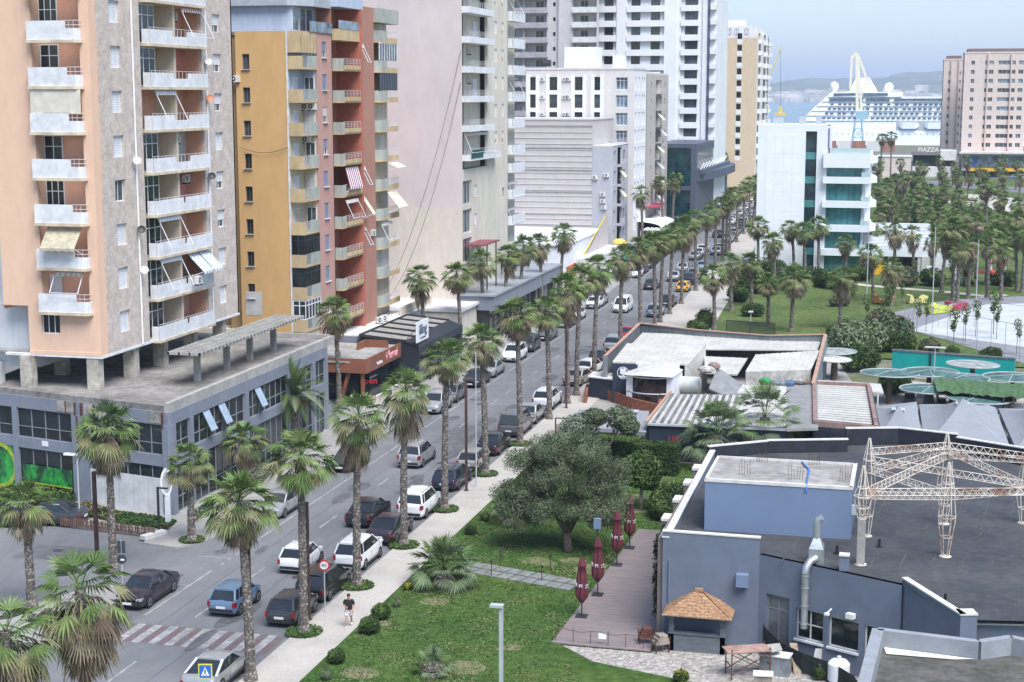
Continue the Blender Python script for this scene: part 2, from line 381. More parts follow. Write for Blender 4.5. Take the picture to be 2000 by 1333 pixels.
# hills across the bay
def ridge(name,dist,prof,m,depth=1500,seed=1,rough=10):
    b=MB(); rows=[]; rr=random.Random(seed); N=110
    xs=[900+1300*i/N for i in range(N+1)]
    def h(x):
        for (a,ha),(c,hc) in zip(prof,prof[1:]):
            if a<=x<=c: t=(x-a)/(c-a); t=t*t*(3-2*t); return ha+(hc-ha)*t
        return prof[-1][1]
    for j in range(9):
        f=j/8; row=[]
        for x in xs:
            a,bb,c=ray(x,185); L=math.hypot(a,bb); dd=dist+depth*f; hh=(H+(185-h(x))*dist/F)
            z=-2+(hh+2)*math.sin(min(1,f*1.25)*math.pi/2)**.8*(1+.0*f)+ (noise.noise(Vector((x*.02,f*4,seed)))*rough*2+noise.noise(Vector((x*.07,f*9,seed)))*rough)*(f if f<.9 else .6)
            if j==0: z=-3
            row.append((a/L*dd,bb/L*dd,z))
        rows.append(row)
    b.rings(rows,0,False,closed=False); return struct(b.build(name,m,smooth=True))
hillm=mat('hill_scrub',(.05,.09,.06),1,.0,.0025,col2=(.20,.21,.16),lo=.36,hi=.64,fine=(.010,.6))
ridge('hills',7600,[(900,168),(1480,160),(1600,148),(1700,150),(1770,136),(1850,131),(2200,138)],hillm,2200,3,10)
ridge('hills',6200,[(900,182),(1500,174),(1620,172),(1700,168),(1850,160),(2200,165)],hillm,1100,5,9)

# far town on the other shore, road wear
rr=random.Random(3); b=MB()
for k in range(520):
    px=rr.choice((rr.uniform(1495,1640),rr.uniform(1495,1850),rr.uniform(1300,1900))); py=192-abs(rr.gauss(0,6)); a,bb,c=ray(px,185); L=math.hypot(a,bb); d=6050+rr.uniform(0,250)+(192-py)*14; z=max(-1,H+(185-py)*d/F-14)
    w_=rr.uniform(10,30); x,y=a/L*d,bb/L*d; b.box(x-w_,x+w_,y-8,y+8,z-10,z+rr.uniform(8,24))
tag(b.build('far_town',mat('far_white_walls',(.62,.60,.57),.9,.3,.01)),'distant white town houses scattered along the far shore under the hills','town',None,'stuff')
rr=random.Random(8); b=MB()
for (x,y,r) in [(-33.8,82.5,.34),(-34.1,112,.34),(-37.4,135,.34),(-45,80.5,.4),(-50,84,.34)]:
    b.poly([(x+r*math.cos(2*math.pi*k/14),y+r*math.sin(2*math.pi*k/14),.007) for k in range(14)])
struct(b.build('manhole_covers',mat('cast_iron',(.06,.06,.062),.7,.2,4)))
b=MB()
for k in range(46):
    x=rr.choice((-31.3,-34.2,-38,-40.3,-34.4))+rr.uniform(-.4,.4); y=rr.uniform(62,170); sx_=rr.uniform(.2,.7); sy=rr.uniform(.4,2.2); n=12
    b.poly([(x+sx_*(1+.3*rr.random())*math.cos(2*math.pi*i/n),y+sy*(1+.3*rr.random())*math.sin(2*math.pi*i/n),.0054+.00012*k) for i in range(n)])
struct(b.build('oil_stains',mat('oil_stain',(.115,.118,.125),.8,.25,2)))
b=MB()
for (x0,x1,y0,y1) in ((-36.9,-34.9,118,126),(-41,-39.3,70,76),(-52,-48,82,85),(-33.5,-32.6,86,97)): b.poly([(x0,y0,.0042),(x1,y0+.2,.0042),(x1-.1,y1,.0042),(x0+.15,y1-.1,.0042)])
struct(b.build('road_patches',mat('fresh_patch',(.12,.123,.13),.9,.15,1.5)))

rr=random.Random(12); b=MB()
for px,py,r in ((1150,1118,.9),(1120,1100,.7),(1068,1105,.6),(1045,1100,.8),(1165,1110,.6),(740,1222,.6),(905,1310,1.0),(700,1320,.8),(1000,1270,.5),(1250,975,.8),(1230,1000,1.0),(850,1180,.7)):
    x,y=G(px,py); n=16; b.poly([(x+r*(1+.35*rr.random())*math.cos(2*math.pi*i/n),y+r*.8*(1+.35*rr.random())*math.sin(2*math.pi*i/n),.134+.001*px/1000+.0000007*py) for i in range(n)])
struct(b.build('bare_earth_patches',mat('bare_earth',(.19,.165,.10),1,.0,2,col2=(.07,.10,.03),lo=.35,hi=.6)))
# ---------------------------------------------------------------- left: podium building
pale_panel=mat('grey_cladding',(.20,.225,.275),.4,.06,.5,fine=(2,.06)); dark_panel=mat('dark_cladding',(.15,.165,.19),.4,.12,.8)
roofc=mat('concrete_roof',(.29,.275,.26),.95,.0,.35,col2=(.15,.14,.13),fine=(2.5,.3),bump=.3)
frame_al=mat('aluminium_frame',(.40,.43,.46),.4,.05); pod_fr=mat('podium_frame',(.24,.265,.30),.4,.05)
t=thing('commercial_building','two storey grey panelled commercial building with dark glazing on the street corner','building',(-46.75,92.85,0))
PW=rad(-13.6)  # the front facade turns back slightly
wl=17; dvec=Vector((-math.cos(rad(13.6)),math.sin(rad(13.6))))
A=Vector((0,0)); Bp=A+dvec*wl; Cn=Vector((0,28.5))
b=MB(); b.prism([(0,0),(0,30.5),(-6.8,30.5),(-20,30.5),(Bp.x,Bp.y)],7.0,7.4,0); b.build('roof',roofc,t)
b=MB()  # parapet kerb ring
b.box(-.35,.04,.0,30.4,7.0,7.62); b.box(-6.8,-.35,30.1,30.44,7.0,7.7)
b.build('parapet',concrete,t)
# facade builder on a plane: u along facade from corner
def podium_side(T,length,cols,side):
    # pilasters, spandrels
    b=MB(); b.T=T
    L=length
    b.box(0,L,-.12,.3,6.15,7.0); b.box(0,L,-.10,.3,3.35,4.1)
    for c,wd in cols: b.box(c-wd/2,c+wd/2,-.18,.35,0,6.15)
    for k in range(int(L/1.5)): b.box(.75+k*1.5,.77+k*1.5,-.125,-.11,6.15,7.0)
    part(b.mesh('facade_panels',pale_panel),'facade_panels',t)
    edges=[c for c,_ in cols]
    for (a,wa),(c,wc) in zip(cols,cols[1:]):
        x0=a+wa/2; x1=c+wc/2 if False else c-wc/2; n=max(1,round((x1-x0)/1.15))
        for z0,z1,sp in ((4.1,6.15,.36),(0.15,3.35,.30)):
            f=MB(); f.T=T; 
            for k in range(n+1): xx=x0+(x1-x0)*k/n; f.box(xx-.022,xx+.022,.0,.1,z0,z1)
            zz=z0+(z1-z0)*sp
            for q in (z0,zz,z1-.05): f.box(x0+.03,x1-.03,.005,.09,q,q+.04)
            fr=part(f.mesh('window_frame',pod_fr),'window',t)
            g=MB(); g.T=T
            for k in range(n):
                xa=x0+(x1-x0)*k/n+.035; xb=x0+(x1-x0)*(k+1)/n-.035; j=R.uniform(-.012,.012)
                for qa,qb in ((z0,zz),(zz,z1)): g.poly([(xa,.05+j,qa),(xb,.05-j,qa),(xb,.05-j,qb),(xa,.05+j,qb)],0 if R.random()>.12 else 1)
            part(g.mesh('pane',[glass_dark,black]),'pane',fr)
TE=Matrix(((0,-1,0,0),(1,0,0,0),(0,0,1,0),(0,0,0,1)))   # u->+y, inward(+y)-> -x
podium_side(TE,28.5,[(.3,.6),(3.0,.5),(12.1,.6),(20.2,.6),(25.4,.5),(28.2,.5)],'E')
TS=Matrix(((dvec.x,math.sin(rad(13.6)),0,0),(dvec.y,math.cos(rad(13.6)),0,0),(0,0,1,0),(0,0,0,1)))
podium_side(TS,wl,[(.25,.5),(7.6,1.5),(13.6,.4),(wl-.2,.4)],'S')
# open window sashes, pale hoarding, missing panels, green mural
for u in (5.4,7.9,14.2):
    b=MB(); b.T=TE@Matrix.Translation((u,-.04,6.08))@Matrix.Rotation(rad(-26),4,'X'); b.box(-.5,.5,-.03,.0,-1.45,0)
    part(b.mesh('open_sash',[mat('painted_reflection_glass',(.30,.38,.46),.15,.1)]),'open_sash',t)  # pale blue base colour stands in for sky mirrored in the sash
b=MB(); b.T=TS
for k in range(5): b.box(.6+k*1.25,.6+k*1.25+1.22,-.16,-.12,.1,2.55)
b.build('hoarding',mat('hoarding_board',(.55,.56,.57),.7,.1,1.2),t)
b=MB(); b.T=TS
for a,c in ((.55,1.6),(5.2,7.2),(8.0,9.6)): b.box(a,c,-.15,-.125,6.25,6.95)
b.build('exposed_panel',mat('weathered_board',(.42,.38,.35),.9,.3,1.5),t)
for a,c,z0,z1 in ((.35,.52,5.9,7.02),(6.2,6.35,6.1,7.02),(7.3,7.5,6.1,7.02),(7.9,8.05,6.1,7.02),(8.75,8.85,6.1,7.02),(7.1,7.3,4.2,6.05),(7.75,7.9,4.2,6.05)):
    b=MB(); b.T=TS; b.box(a,c,-.2,-.19,z0,z1); b.build('rusted_bracket',rust,t)
mural=mat('green_mural',(.03,.42,.06),.5,.0,1.2,col2=(.01,.06,.03),lo=.42,hi=.6,stretch=(1,1,.5),fine=(2.2,.5))
b=MB(); b.T=TS; b.box(8.5,13.0,-.15,-.12,.95,2.2); b.box(13.9,16.8,-.15,-.12,.5,3.3); b.build('mural',mural,t)
b=MB(); b.T=TS; yel=mat('yellow_green_paint',(.38,.48,.03),.6,.25,3); n=28
for k in range(n):
    a=2*math.pi*k/n; a2=2*math.pi*(k+1)/n; cx,cz=15.2,1.9; r0,r1=1.35,1.65
    if math.cos(a)*r1+cx>16.9 : continue
    b.poly([(cx+r0*math.cos(a),-.165,cz+r0*math.sin(a)),(cx+r1*math.cos(a)+R.uniform(-.05,.05),-.165,cz+r1*math.sin(a)),(cx+r1*math.cos(a2),-.165,cz+r1*math.sin(a2)),(cx+r0*math.cos(a2),-.165,cz+r0*math.sin(a2))])
b.box(8.5,13,-.165,-.152,.9,1.0); b.build('mural_ring',yel,t)
b=MB(); b.T=TS; b.box(10.6,11.15,-.14,-.105,3.65,4.0); b.build('notice',white,t)
# ---------------------------------------------------------------- pergola on the podium roof
t=thing('concrete_pergola','slatted bare concrete canopy on four posts standing on the grey podium roof','pergola',(-49,101.5,7.4))
b=MB(); pts=[(-.9,-2.2),(1.5,-2.4),(1.5,17.5),(-.9,16.5)]
k=0
for x in (-.9,-.1,.7,1.42): b.box(x,x+.12,-2.3,17,2.3,2.5)
y=-2.3
while y<17: b.box(-.9,1.54,y,y+.14,2.3,2.52); y+=.62
b.poly([(-.85,-2.3,2.34),(1.5,-2.3,2.34),(1.5,17,2.34),(-.85,17,2.34)])
b.build('canopy',concrete,t)
for y in (.4,5.4,9.6,14.2): MB().box(-.2,.2,y-.18,y+.18,0,2.3).build('post',concrete,t)
# ---------------------------------------------------------------- peach tower
peach=wallmat('peach_plaster',(.68,.46,.335),.05,.06); peach2=wallmat('deep_peach_plaster',(.62,.34,.24),.06)
cream=wallmat('cream_plaster',(.60,.53,.43),.1); pinkw=wallmat('pink_plaster',(.55,.25,.24)); greyw=wallmat('pale_plaster',(.50,.50,.50))
pwhite=mat('balcony_white',(.70,.71,.74),.7,.0,.9,col2=(.57,.58,.60),fine=(3,.12)); yedge=mat('slab_edge',(.58,.50,.38),.8,.15,1)
# stone facing with ragged peach edge
stone_f=mat('stone_facing',(.58,.51,.46),.95,.0,1.3,col2=(.45,.385,.345),fine=(5,.2),bump=.3,bscale=9)
t=thing('apartment_tower','tall peach and grey stone apartment tower with white balconies above the grey podium','building',(-53.7,97,0))
Z0=9.75; FH=3.05; TOP=40; NF=10
# south face
b=MB()
holes=[(-4.35,-.75,Z0+FH+.05,TOP-.2)]
wallgrid(b,-7.4,.0,Z0+FH+.3,TOP,holes,1.1)
wallgrid(b,-5.5,0,Z0+.25,Z0+FH+.3,[(-4.5,-3.1,11.2,12.6)],.2)
b.poly([(-7.4,0,Z0+FH+.3),(-5.5,0,Z0+FH+.3),(-5.5,9,Z0+FH+.3),(-7.4,9,Z0+FH+.3)]); b.poly([(-5.5,0,Z0),(-5.5,9,Z0),(-5.5,9,Z0+FH+.3),(-5.5,0,Z0+FH+.3)])
b.poly([(-7.4,0,Z0+FH),(-7.4,9,Z0+FH),(-7.4,9,TOP),(-7.4,0,TOP)])
b.box(-5.5,0,-.06,.0,Z0,Z0+.25); b.build('wall',peach,t)
MB().box(-4.35,-.75,1.09,1.12,Z0+FH,TOP-.2).build('wall',peach2,t)
MB().box(-14,-7.4,2.0,9,8.6,TOP).box(-14,-5.5,1.2,9,8.6,Z0+FH+.2).build('wall',wallmat('white_plaster',(.55,.57,.60)),t)
window(t,'S',-6.4,10.8,1.0,1.8,w0=-1.1)
window(t,'S',-3.8,11.2,1.4,1.4,nv=3,depth=.15)
# chamfer corner + east face
b=MB(); EL=22.8
bay=(7.1,17.1,Z0+.1,TOP-.2); wz=[]
hs=[bay]
for k in range(NF): z=Z0+FH*k
wk1=[]; wk2=[]
for k in range(9): wk1.append((2.75,4.2,Z0+FH*k+1.25,Z0+FH*k+2.75)); wk2.append((19.2,20.6,Z0+FH*k+1.2,Z0+FH*k+2.6))
b.T=FT('E'); wallgrid(b,.8,EL,Z0,TOP,hs+wk1+wk2,1.5 if False else .22)
b.build('stone_wall',stone_f,t)
b=MB(); b.T=FT('E'); b.box(.012,.8,.0,.3,Z0,TOP)
for k in range(150): b.box(.8,.85+R.random()*.28,-.012,.02,Z0+.2*k,Z0+.2*k+.18)
b.build('corner_wall',peach,t)
b=MB(); b.T=FT('E')
b.box(7.1,17.1,1.6,1.7,Z0,TOP,0); b.box(12.3,12.6,-.05,1.6,Z0,TOP,1)
for s in (7.05,17.05): b.box(s-.03,s+.03,.2,1.6,Z0,TOP,2)
b.build('loggia_wall',[peach2,cream,peach2],t)
part(MB().box(-13,0,0,22.8,TOP-.1,TOP+.2).mesh('roof',concrete),'roof',t)
MB().box(-12.9,-.2,.4,22.7,Z0-.02,Z0+.1).build('floor_slab',concrete,t)
b=MB(); b.box(-7.4,0.05,-.05,.3,Z0-.15,Z0+.02).box(-.3,.05,.3,22.8,Z0-.15,Z0+.02).build('slab_edge',pwhite,t)
MB().box(-13,0,22.6,22.8,Z0,TOP).build('rear_wall',stone_f,t)
for x,y in ((-.7,.3),(-5.6,-.1),(-.6,5.3),(-.8,10.3),(-.7,15.2),(-.7,20.5),(-6,10),(-6,16),(-11,2),(-6,5)): MB().box(x-.5,x+.4,y-.3,y+.4,7.4,Z0-.1).build('column',mat('old_column',(.50,.47,.41),.95,.2,.8,fine=(3,.3)),t)
# pipes
for u in (5.8,17.75): b=MB(); b.T=FT('E'); b.tube([(u,-.08,Z0),(u,-.08,TOP)],.07,6); b.build('drain_pipe',white,t)
# windows on stone
for k in range(9):
    z=Z0+FH*k
    window(t,'E',3.475,z+1.25,1.45,1.5,kind='glass' if k==3 else 'shutter',gm=glass_mid)
    window(t,'E',19.9,z+1.2,1.4,1.4,kind=('shutter','shutter','half','half','shutter','half','half','half','shutter')[k],gm=glass_mid)
# south balconies
def sbalc():
    b=MB(); n=8; pts=[(-4.4,.3),(-4.4,-.45),(-.95,-.45)]+[(-.95+.42*math.sin(a*math.pi/2/n),-.03-.42*math.cos(a*math.pi/2/n)) for a in range(n+1)]+[(-.53,.0)]
    b.prism([(-4.4,.0),(-4.4,-.62),(-.9,-.62),(-.62,-.5),(-.5,-.2),(-.5,.0)],-.2,0,1)
    b.prism([(-4.35,-.02),(-4.35,-.55),(-1.45,-.55),(-1.45,-.49),(-4.28,-.49),(-4.28,-.02)],0,1.25,0)
    b.prism([(-1.45,-.55),(-.85,-.55),(-.62,-.45),(-.56,-.2),(-.56,-.02),(-.62,-.02),(-.62,-.2),(-.7,-.4),(-.85,-.49),(-1.45,-.49)],0,.75,0)
    return b.mesh('balcony',[pwhite,yedge])
SB=sbalc()
RB=MB()
for z in (.95,1.25): RB.tube([(-1.45,-.52,z),(-.85,-.52,z),(-.62,-.42,z),(-.57,-.03,z)],.02,5)
for x in (-1.2,-.85): RB.beam((x,-.52,.75),(x,-.52,1.25),.02)
RB=RB.mesh('railing',offwhite)
for k in range(1,10):
    z=Z0+FH*k+.0
    o=part(SB,'balcony',t,(0,0,z)); part(RB,'railing',o)
    if k in (5,): part(MB().box(-4.3,-.6,-.5,-.4,1.2,2.85).box(-3.3,-1.3,-.53,-.5,1.3,2.6).mesh('closed_shutters',mat('cream_shutter',(.62,.58,.50),.7,.08)),'closed_shutters',t,(0,0,z))
    elif k==1:
        window(t,'S',-3.85,z+.0,.9,2.4,depth=1.0,kind='shutter'); put(awning_mesh(2.2,.9,1.2,(yedge,pwhite),roll=True),'awning',t,'S',-2.2,0,z+2.7)
    elif k==2:
        window(t,'S',-3.85,z+.6,.8,2.0,depth=.95,nv=2); aw=mat('beige_awning',(.45,.40,.30),.9,.15,3)
        put(awning_mesh(2.6,1.15,1.35,(aw,aw)),'awning',t,'S',-2.35,.1,z+2.75)
    else: window(t,'S',-3.6,z+.3,1.4,2.5,depth=1.0,nv=3 if k%2 else 2,nh=(.7,),gm=glass_dark)
# east loggias
def ebalc(notch):
    b=MB(); u0,u1=7.6,17.0
    b.box(u0-.05,u1+.05,-.6,1.6,-.2,0,1)
    for a,c in ((u0,11.2 if notch else 12.2),(13.6 if notch else 12.6,u1)): b.box(a,c,-.55,-.48,0,1.0,0)
    b.box(11.2 if notch else 12.2,13.6 if notch else 12.6,-.55,-.48,0,.6,0)
    b.box(u0,u0+.07,-.5,.1,0,1.0,0); b.box(u1-.07,u1,-.5,.1,0,1.0,0)
    return b.mesh('balcony',[pwhite,yedge])
EB=ebalc(True); EB2=ebalc(False)
for k in range(0,10):
    z=Z0+FH*k
    o=put(EB if k>3 else EB2,'balcony',t,'E',0,0,z)
    r=MB(); r.box(7.6,17,-.53,-.5,1.12,1.15)
    for u in [7.7+.62*i for i in range(16)]: r.box(u,u+.02,-.53,-.5,.6 if 11.2<u<13.6 else 1.0,1.12)
    part(cached('pr',lambda:r.mesh('railing',offwhite)),'railing',o)
    if k!=5: window(t,'E',8.7,z+.05,2.7,2.75,depth=.35,nv=3,nh=(.72,),gm=glass_dark,fr=.07)
    if k in (3,6,8,9): window(t,'E',13.4,z+.1,1.2,2.3,depth=1.5,nv=2,kind='shutter' if k%2 else 'glass')
strip_aw=mat('striped_awning_red',(.50,.22,.14),.9,.1,4); blue_aw=mat('blue_grey_awning',(.36,.44,.50),.9,.1,4)
for k,u,wd,kind in ((8,14.9,3.6,'r'),(7,14.9,3.6,'s'),(5,10.2,3.2,'r'),(2,10.2,3.6,'r'),(1,10.2,3.4,'r'),(1,15,3.6,'b')):
    z=Z0+FH*k+2.72
    if kind=='b':
        for q in (-.92,.92): put(awning_mesh(1.75,1.3,1.3,(blue_aw,white)),'awning',t,'E',u+q,.2,z)
    else: put(awning_mesh(wd,1.1,1.9,(strip_aw if kind=='s' else pwhite,white),roll=True),'awning',t,'E',u,.2,z)
for k,u in ((4,14.6),(3,14.2),(3,16.0),(8,15.2),(7,14.7)): ac(t,'E',u,-1.25,Z0+FH*k+1.9)
ac(t,'E',13.2,.9,Z0+FH*1+.5)
MB().box(-1.6,-1.5,12.6,17.05,Z0+FH*6+.02,Z0+FH*7-.25).build('painted_wall',mat('coral_wall',(.58,.21,.18),.9,.1),t)
MB().box(-1.6,-1.5,12.6,17.05,Z0+FH*4+.02,Z0+FH*5-.25).build('painted_wall',greyw,t)
MB().box(-1.6,-1.5,12.6,17.05,Z0+FH*3+.02,Z0+FH*4-.25).build('painted_wall',pinkw,t)
def dish(parent,loc,r=.4,m=None,rz=0):
    def mk():
        b=MB(); rs=[]
        for j in range(4): rr_=.02+.98*j/3; rs.append([(rr_*math.cos(2*math.pi*k/12),-.28*(1-rr_**2)*-1-.3,rr_*math.sin(2*math.pi*k/12)) for k in range(12)])
        b.rings(rs,0,False); b.beam((0,0,0),(0,-.9,-.3),.05,.05,0); b.beam((0,.05,0),(0,.5,-.4),.08,.08,0); return b.mesh('satellite_dish',m or offwhite)
    return part(cached(('dish',(m or offwhite).name),mk),'satellite_dish',parent,loc,rot=(rad(-25),0,rz),sc=r)
for u,z,m in ((17.6,30.0,offwhite),(17.7,27.2,mat('orange_dish',(.5,.2,.1),.6,.1)),(5.4,22.9,offwhite),(5.9,15.1,offwhite),(5.7,18.0,darkmetal),(17.6,21.2,darkmetal)): dish(t,(.35,u,z),.3,m,rad(30))
MB().box(-9,-8.3,-.4,1.2,7.4,8.9).build('stair_wall',pwhite,t)
# ---------------------------------------------------------------- yellow and red tower
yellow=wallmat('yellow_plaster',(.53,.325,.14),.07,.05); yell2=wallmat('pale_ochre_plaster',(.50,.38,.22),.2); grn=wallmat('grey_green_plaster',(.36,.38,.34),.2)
pinkr=wallmat('salmon_plaster',(.45,.265,.225)); redw=wallmat('red_plaster',(.34,.16,.12)); brick=wallmat('brick_red_plaster',(.37,.185,.135)); bluep=wallmat('pale_blue_plaster',(.42,.48,.60))
t=thing('apartment_tower','tall yellow, salmon and brick red apartment tower with rounded grey green balconies','building',(-55,134.5,0))
TZ=33.1; F0=5.9; fh=2.97
wins=[(-4.35,-3.65,31.1-1.35-fh*k,31.1-fh*k) for k in range(8)]
b=MB(); wallgrid(b,-5.0,-.1,3,TZ,wins,.25); b.build('wall',yellow,t)
MB().box(-6.3,-5.0,.5,8,3,TZ-.1).box(-12,-6.3,2.5,8,3,TZ).build('wall',wallmat('ochre_painted_shade',(.34,.22,.10)),t)  # recessed side: its shade is put into a darker ochre
part(MB().box(-4.6,-3.0,-.02,0,7.4,9.6).mesh('plaster_patch',mat('grey_patch',(.46,.45,.43),.9,.08)),'plaster_patch',t)
for (a,c,d,e) in wins: window(t,'S',(a+c)/2,d,.7,1.35,depth=.2,kind='glass',gm=glass_mid if R.random()<.5 else glass_dark,fm=mat('brown_frame',(.12,.10,.10),.6,.1),sill=frame_al)
ac(t,'S',-5.0,.0,28.6)
MB().box(-.12,.04,-.05,.1,3,TZ).build('corner_strip',offwhite,t)
MB().box(-11.8,-.3,.3,24,TZ-.3,TZ-.02).build('roof',roofc,t)
XB=1.3; rng=random.Random(17)
def ebox(b,x0,x1,y0,y1,z0,z1,m=0): b.box(x0,x1,y0,y1,z0,z1,m)
# corner loggia back walls, one storey at a time so each flat has its own paint
room=[yell2,cream,cream,cream,wallmat('pale_yellow_plaster',(.56,.52,.36)),wallmat('pale_yellow_plaster',(.5,.5,.4)),cream,bluep,cream]
for k in range(9):
    z=F0+fh*k+.25; b=MB(); b.box(-.1,-.02,.02,3.7,z,z+fh-.15); b.box(-.02,XB-.12,3.6,3.7,z,z+fh-.15); b.build('loggia_wall',room[k],t)
MB().box(-.1,XB-.15,.05,3.7,3,F0+.1).build('lower_wall',cream,t)
pw=[(5.2,6.3,F0+fh*k+1.2,F0+fh*k+2.65) for k in range(0,9)]
b=MB(); b.T=FT('E'); wallgrid(b,3.8,7.8,3,TZ,pw,.15,w=XB); b.build('wall',pinkr,t); MB().box(.0,XB-.01,3.78,3.82,3,TZ).build('wall_return',pinkr,t)
bsh=mat('blue_shutter',(.20,.26,.38),.6,.1)
for i,(a,c,d,e) in enumerate(pw): window(t,'E',(a+c)/2,d,1.1,1.45,depth=.1,w0=XB,kind='glass' if i in (0,) else 'shutter' if i in (1,2,3,4,7) else 'half',sm_=offwhite if i==6 else bsh,gm=glass_dark,sill=offwhite)
b=MB(); b.box(-.5,-.4,7.8,14.4,3,TZ+2.6,0); b.box(-.4,XB,7.7,7.8,3,TZ+2.6,0); b.box(-.4,2.2,13.5,13.75,3,TZ+2.6,1); b.build('recess_wall',[redw,mat('red_post_paint',(.40,.13,.09),.8,.1)],t)
b=MB(); b.box(-.4,1.9,14.4,18.0,3,36,0); b.build('brick_wall',brick,t)
MB().box(.9,1.0,18.0,24.6,3,36).build('rear_bay_wall',cream,t)
def cornerb():
    b=MB(); b.box(0.02,XB+.05,-.06,3.8,-.18,0,1); b.box(.06,XB,-.05,.04,0,1.0,1); b.box(XB-.05,XB+.04,1.55,3.8,0,1.05,0); b.box(XB-.05,XB+.04,-.05,.35,0,1.0,1); return b.mesh('balcony',[grn,yell2])
def cornerr():
    b=MB(); b.box(XB,XB+.04,.35,1.55,.98,1.02)
    for i in range(8): b.box(XB+.005,XB+.03,.4+.15*i,.425+.15*i,.0,.98)
    return b.mesh('railing',frame_al)
for k in range(9):
    z=F0+fh*k+.25; o=part(cached('cb',cornerb),'balcony',t,(0,0,z)); part(cached('cbr',cornerr),'railing',o)
    if k in (8,2,1,0):
        fm=MB(); g=MB(); zt=2.75; 
        g.poly([(.08,-.01,1.0),(XB,-.01,1.0),(XB,-.01,zt),(.08,-.01,zt)]); g.poly([(XB,0,1.05),(XB,3.75,1.05),(XB,3.75,zt),(XB,0,zt)])
        for i in range(3): x=.1+(XB-.1)*i/2; fm.box(x-.04,x+.04,-.04,.04,1.0,zt)
        for i in range(6): y=.0+3.72*i/5; fm.box(XB-.04,XB+.04,y-.03,y+.04,1.05,zt)
        for q in (1.0,2.25,zt-.06): fm.box(.06,XB,-.035,.035,q,q+.07); fm.box(XB-.035,XB+.035,0,3.75,q,q+.07)
        f=part(fm.mesh('glazing_frame',darkmetal if k else white),'balcony_glazing',t,(0,0,z)); part(g.mesh('pane',glass_mid if k==8 else glass_dark),'pane',f)
    else:
        window(t,'S',.65,z+.05,.95,2.1,depth=3.55,kind='shutter' if k in (4,6) else 'glass',gm=glass_mid,sm_=offwhite)
        window(t,'E',1.6,z+.05,1.3,2.1,depth=-.0,kind='shutter' if k!=3 else 'glass',gm=glass_mid)
    if k in (6,5): ac(t,'S',.35,-3.5,z+2.15); 
    if k==6: ac(t,'S',.95,-3.5,z+2.15)
MB().box(.05,XB+.04,-.05,3.8,TZ-1.9,TZ).build('parapet_band',yell2,t); MB().box(.6,2.0,7.8,13.5,F0+fh*9-.1,F0+fh*9+.95).build('parapet_band',yell2,t)
RBm=MB(); RBm.box(-.4,2.1,7.82,13.5,-.18,0,1); RBm.box(1.3,2.05,7.82,7.9,0,1.0,0); RBm.box(2.02,2.1,7.82,8.9,0,1.0,0); RBm.box(2.02,2.1,8.9,13.5,-.18,.4,1); RBm.box(-.4,1.9,13.75,14.4,-.18,.35,1); RBm=RBm.mesh('balcony',[grn,yell2])
RR=MB()
for z in (.55,.7,.85,1.0): RR.box(2.04,2.07,8.9,13.5,z,z+.025); RR.box(1.85,1.88,13.75,14.4,z,z+.025)
for i in range(6): RR.box(2.03,2.06,8.95+i*.9,8.98+i*.9,.4,1.02)
RR=RR.mesh('railing',offwhite)
aw_red=mat('red_striped_awning',(.30,.05,.07),.9,.1); aw_wh=mat('cream_awning',(.58,.54,.44),.9,.1)
def rb():
    b=MB(); n=6; arc=[(1.0+1.3*math.sin(a/n*math.pi/2),18.0+1.5*(1-math.cos(a/n*math.pi/2))) for a in range(n+1)]
    b.prism([(.9,18.0)]+arc+[(2.3,24.3),(.9,24.3)],-.2,0,1)
    for p,q in zip(arc,arc[1:]): b.beam((p[0]-.05,p[1],.5),(q[0]-.05,q[1],.5),.09,1.0,0)
    b.box(2.2,2.29,19.45,21.0,0,1.0,0); b.box(2.2,2.29,21.0,24.3,-.2,.35,1); return b.mesh('balcony',[grn,yell2])
def rbr():
    r=MB(); r.box(2.23,2.27,21,24.3,.98,1.02)
    for i in range(12): r.box(2.24,2.26,21.1+i*.28,21.12+i*.28,.35,1.0)
    return r.mesh('railing',offwhite)
for k in range(0,10):
    z=F0+fh*k+.2
    if k<9: o=part(RBm,'balcony',t,(0,0,z)); part(RR,'railing',o); window(t,'E',8.5,z+.1,1.1,2.3,depth=.3,gm=glass_dark,fm=darkmetal); window(t,'E',14.08,z+.8,.55,1.3,w0=.0,depth=.35,gm=glass_dark)
    o=part(cached('rb',rb),'balcony',t,(0,0,z)); part(cached('rbr',rbr),'railing',o)
    window(t,'E',19.6,z+.1,1.8,2.3,depth=-1.02,nv=3,kind='shutter' if k in (6,3) else 'glass',gm=glass_dark if k%3 else glass_mid,sm_=cream); window(t,'E',22.6,z+.1,1.4,2.3,depth=-1.02,kind='shutter' if k%2 else 'glass',sm_=offwhite)
    if k in (8,7):   # glazed rear balconies
        fm=MB()
        for i in range(8): y=18.7+5.5*i/7; fm.box(2.2,2.27,y-.03,y+.04,1.0,2.75)
        fm.box(2.2,2.27,18.7,24.3,2.7,2.78); f=part(fm.mesh('glazing_frame',white if k==8 else darkmetal),'balcony_glazing',t,(0,0,z)); part(MB().box(2.22,2.24,18.7,24.2,1.02,2.7).mesh('pane',glass_mid if k==8 else glass_dark),'pane',f)
for u,k,c,d,dr,wd,w_ in ((11.0,4,(aw_red,white),.5,1.9,3.6,1.9),(22.6,4,(aw_wh,aw_wh),1.0,.5,3.0,2.2),(22.2,3,(aw_wh,aw_wh),1.3,1.6,3.0,2.2),(14.1,3,(aw_wh,aw_wh),1.2,1.7,.9,1.9)): put(awning_mesh(wd,d,dr,c),'awning',t,'E',u,w_,F0+fh*k+2.8)
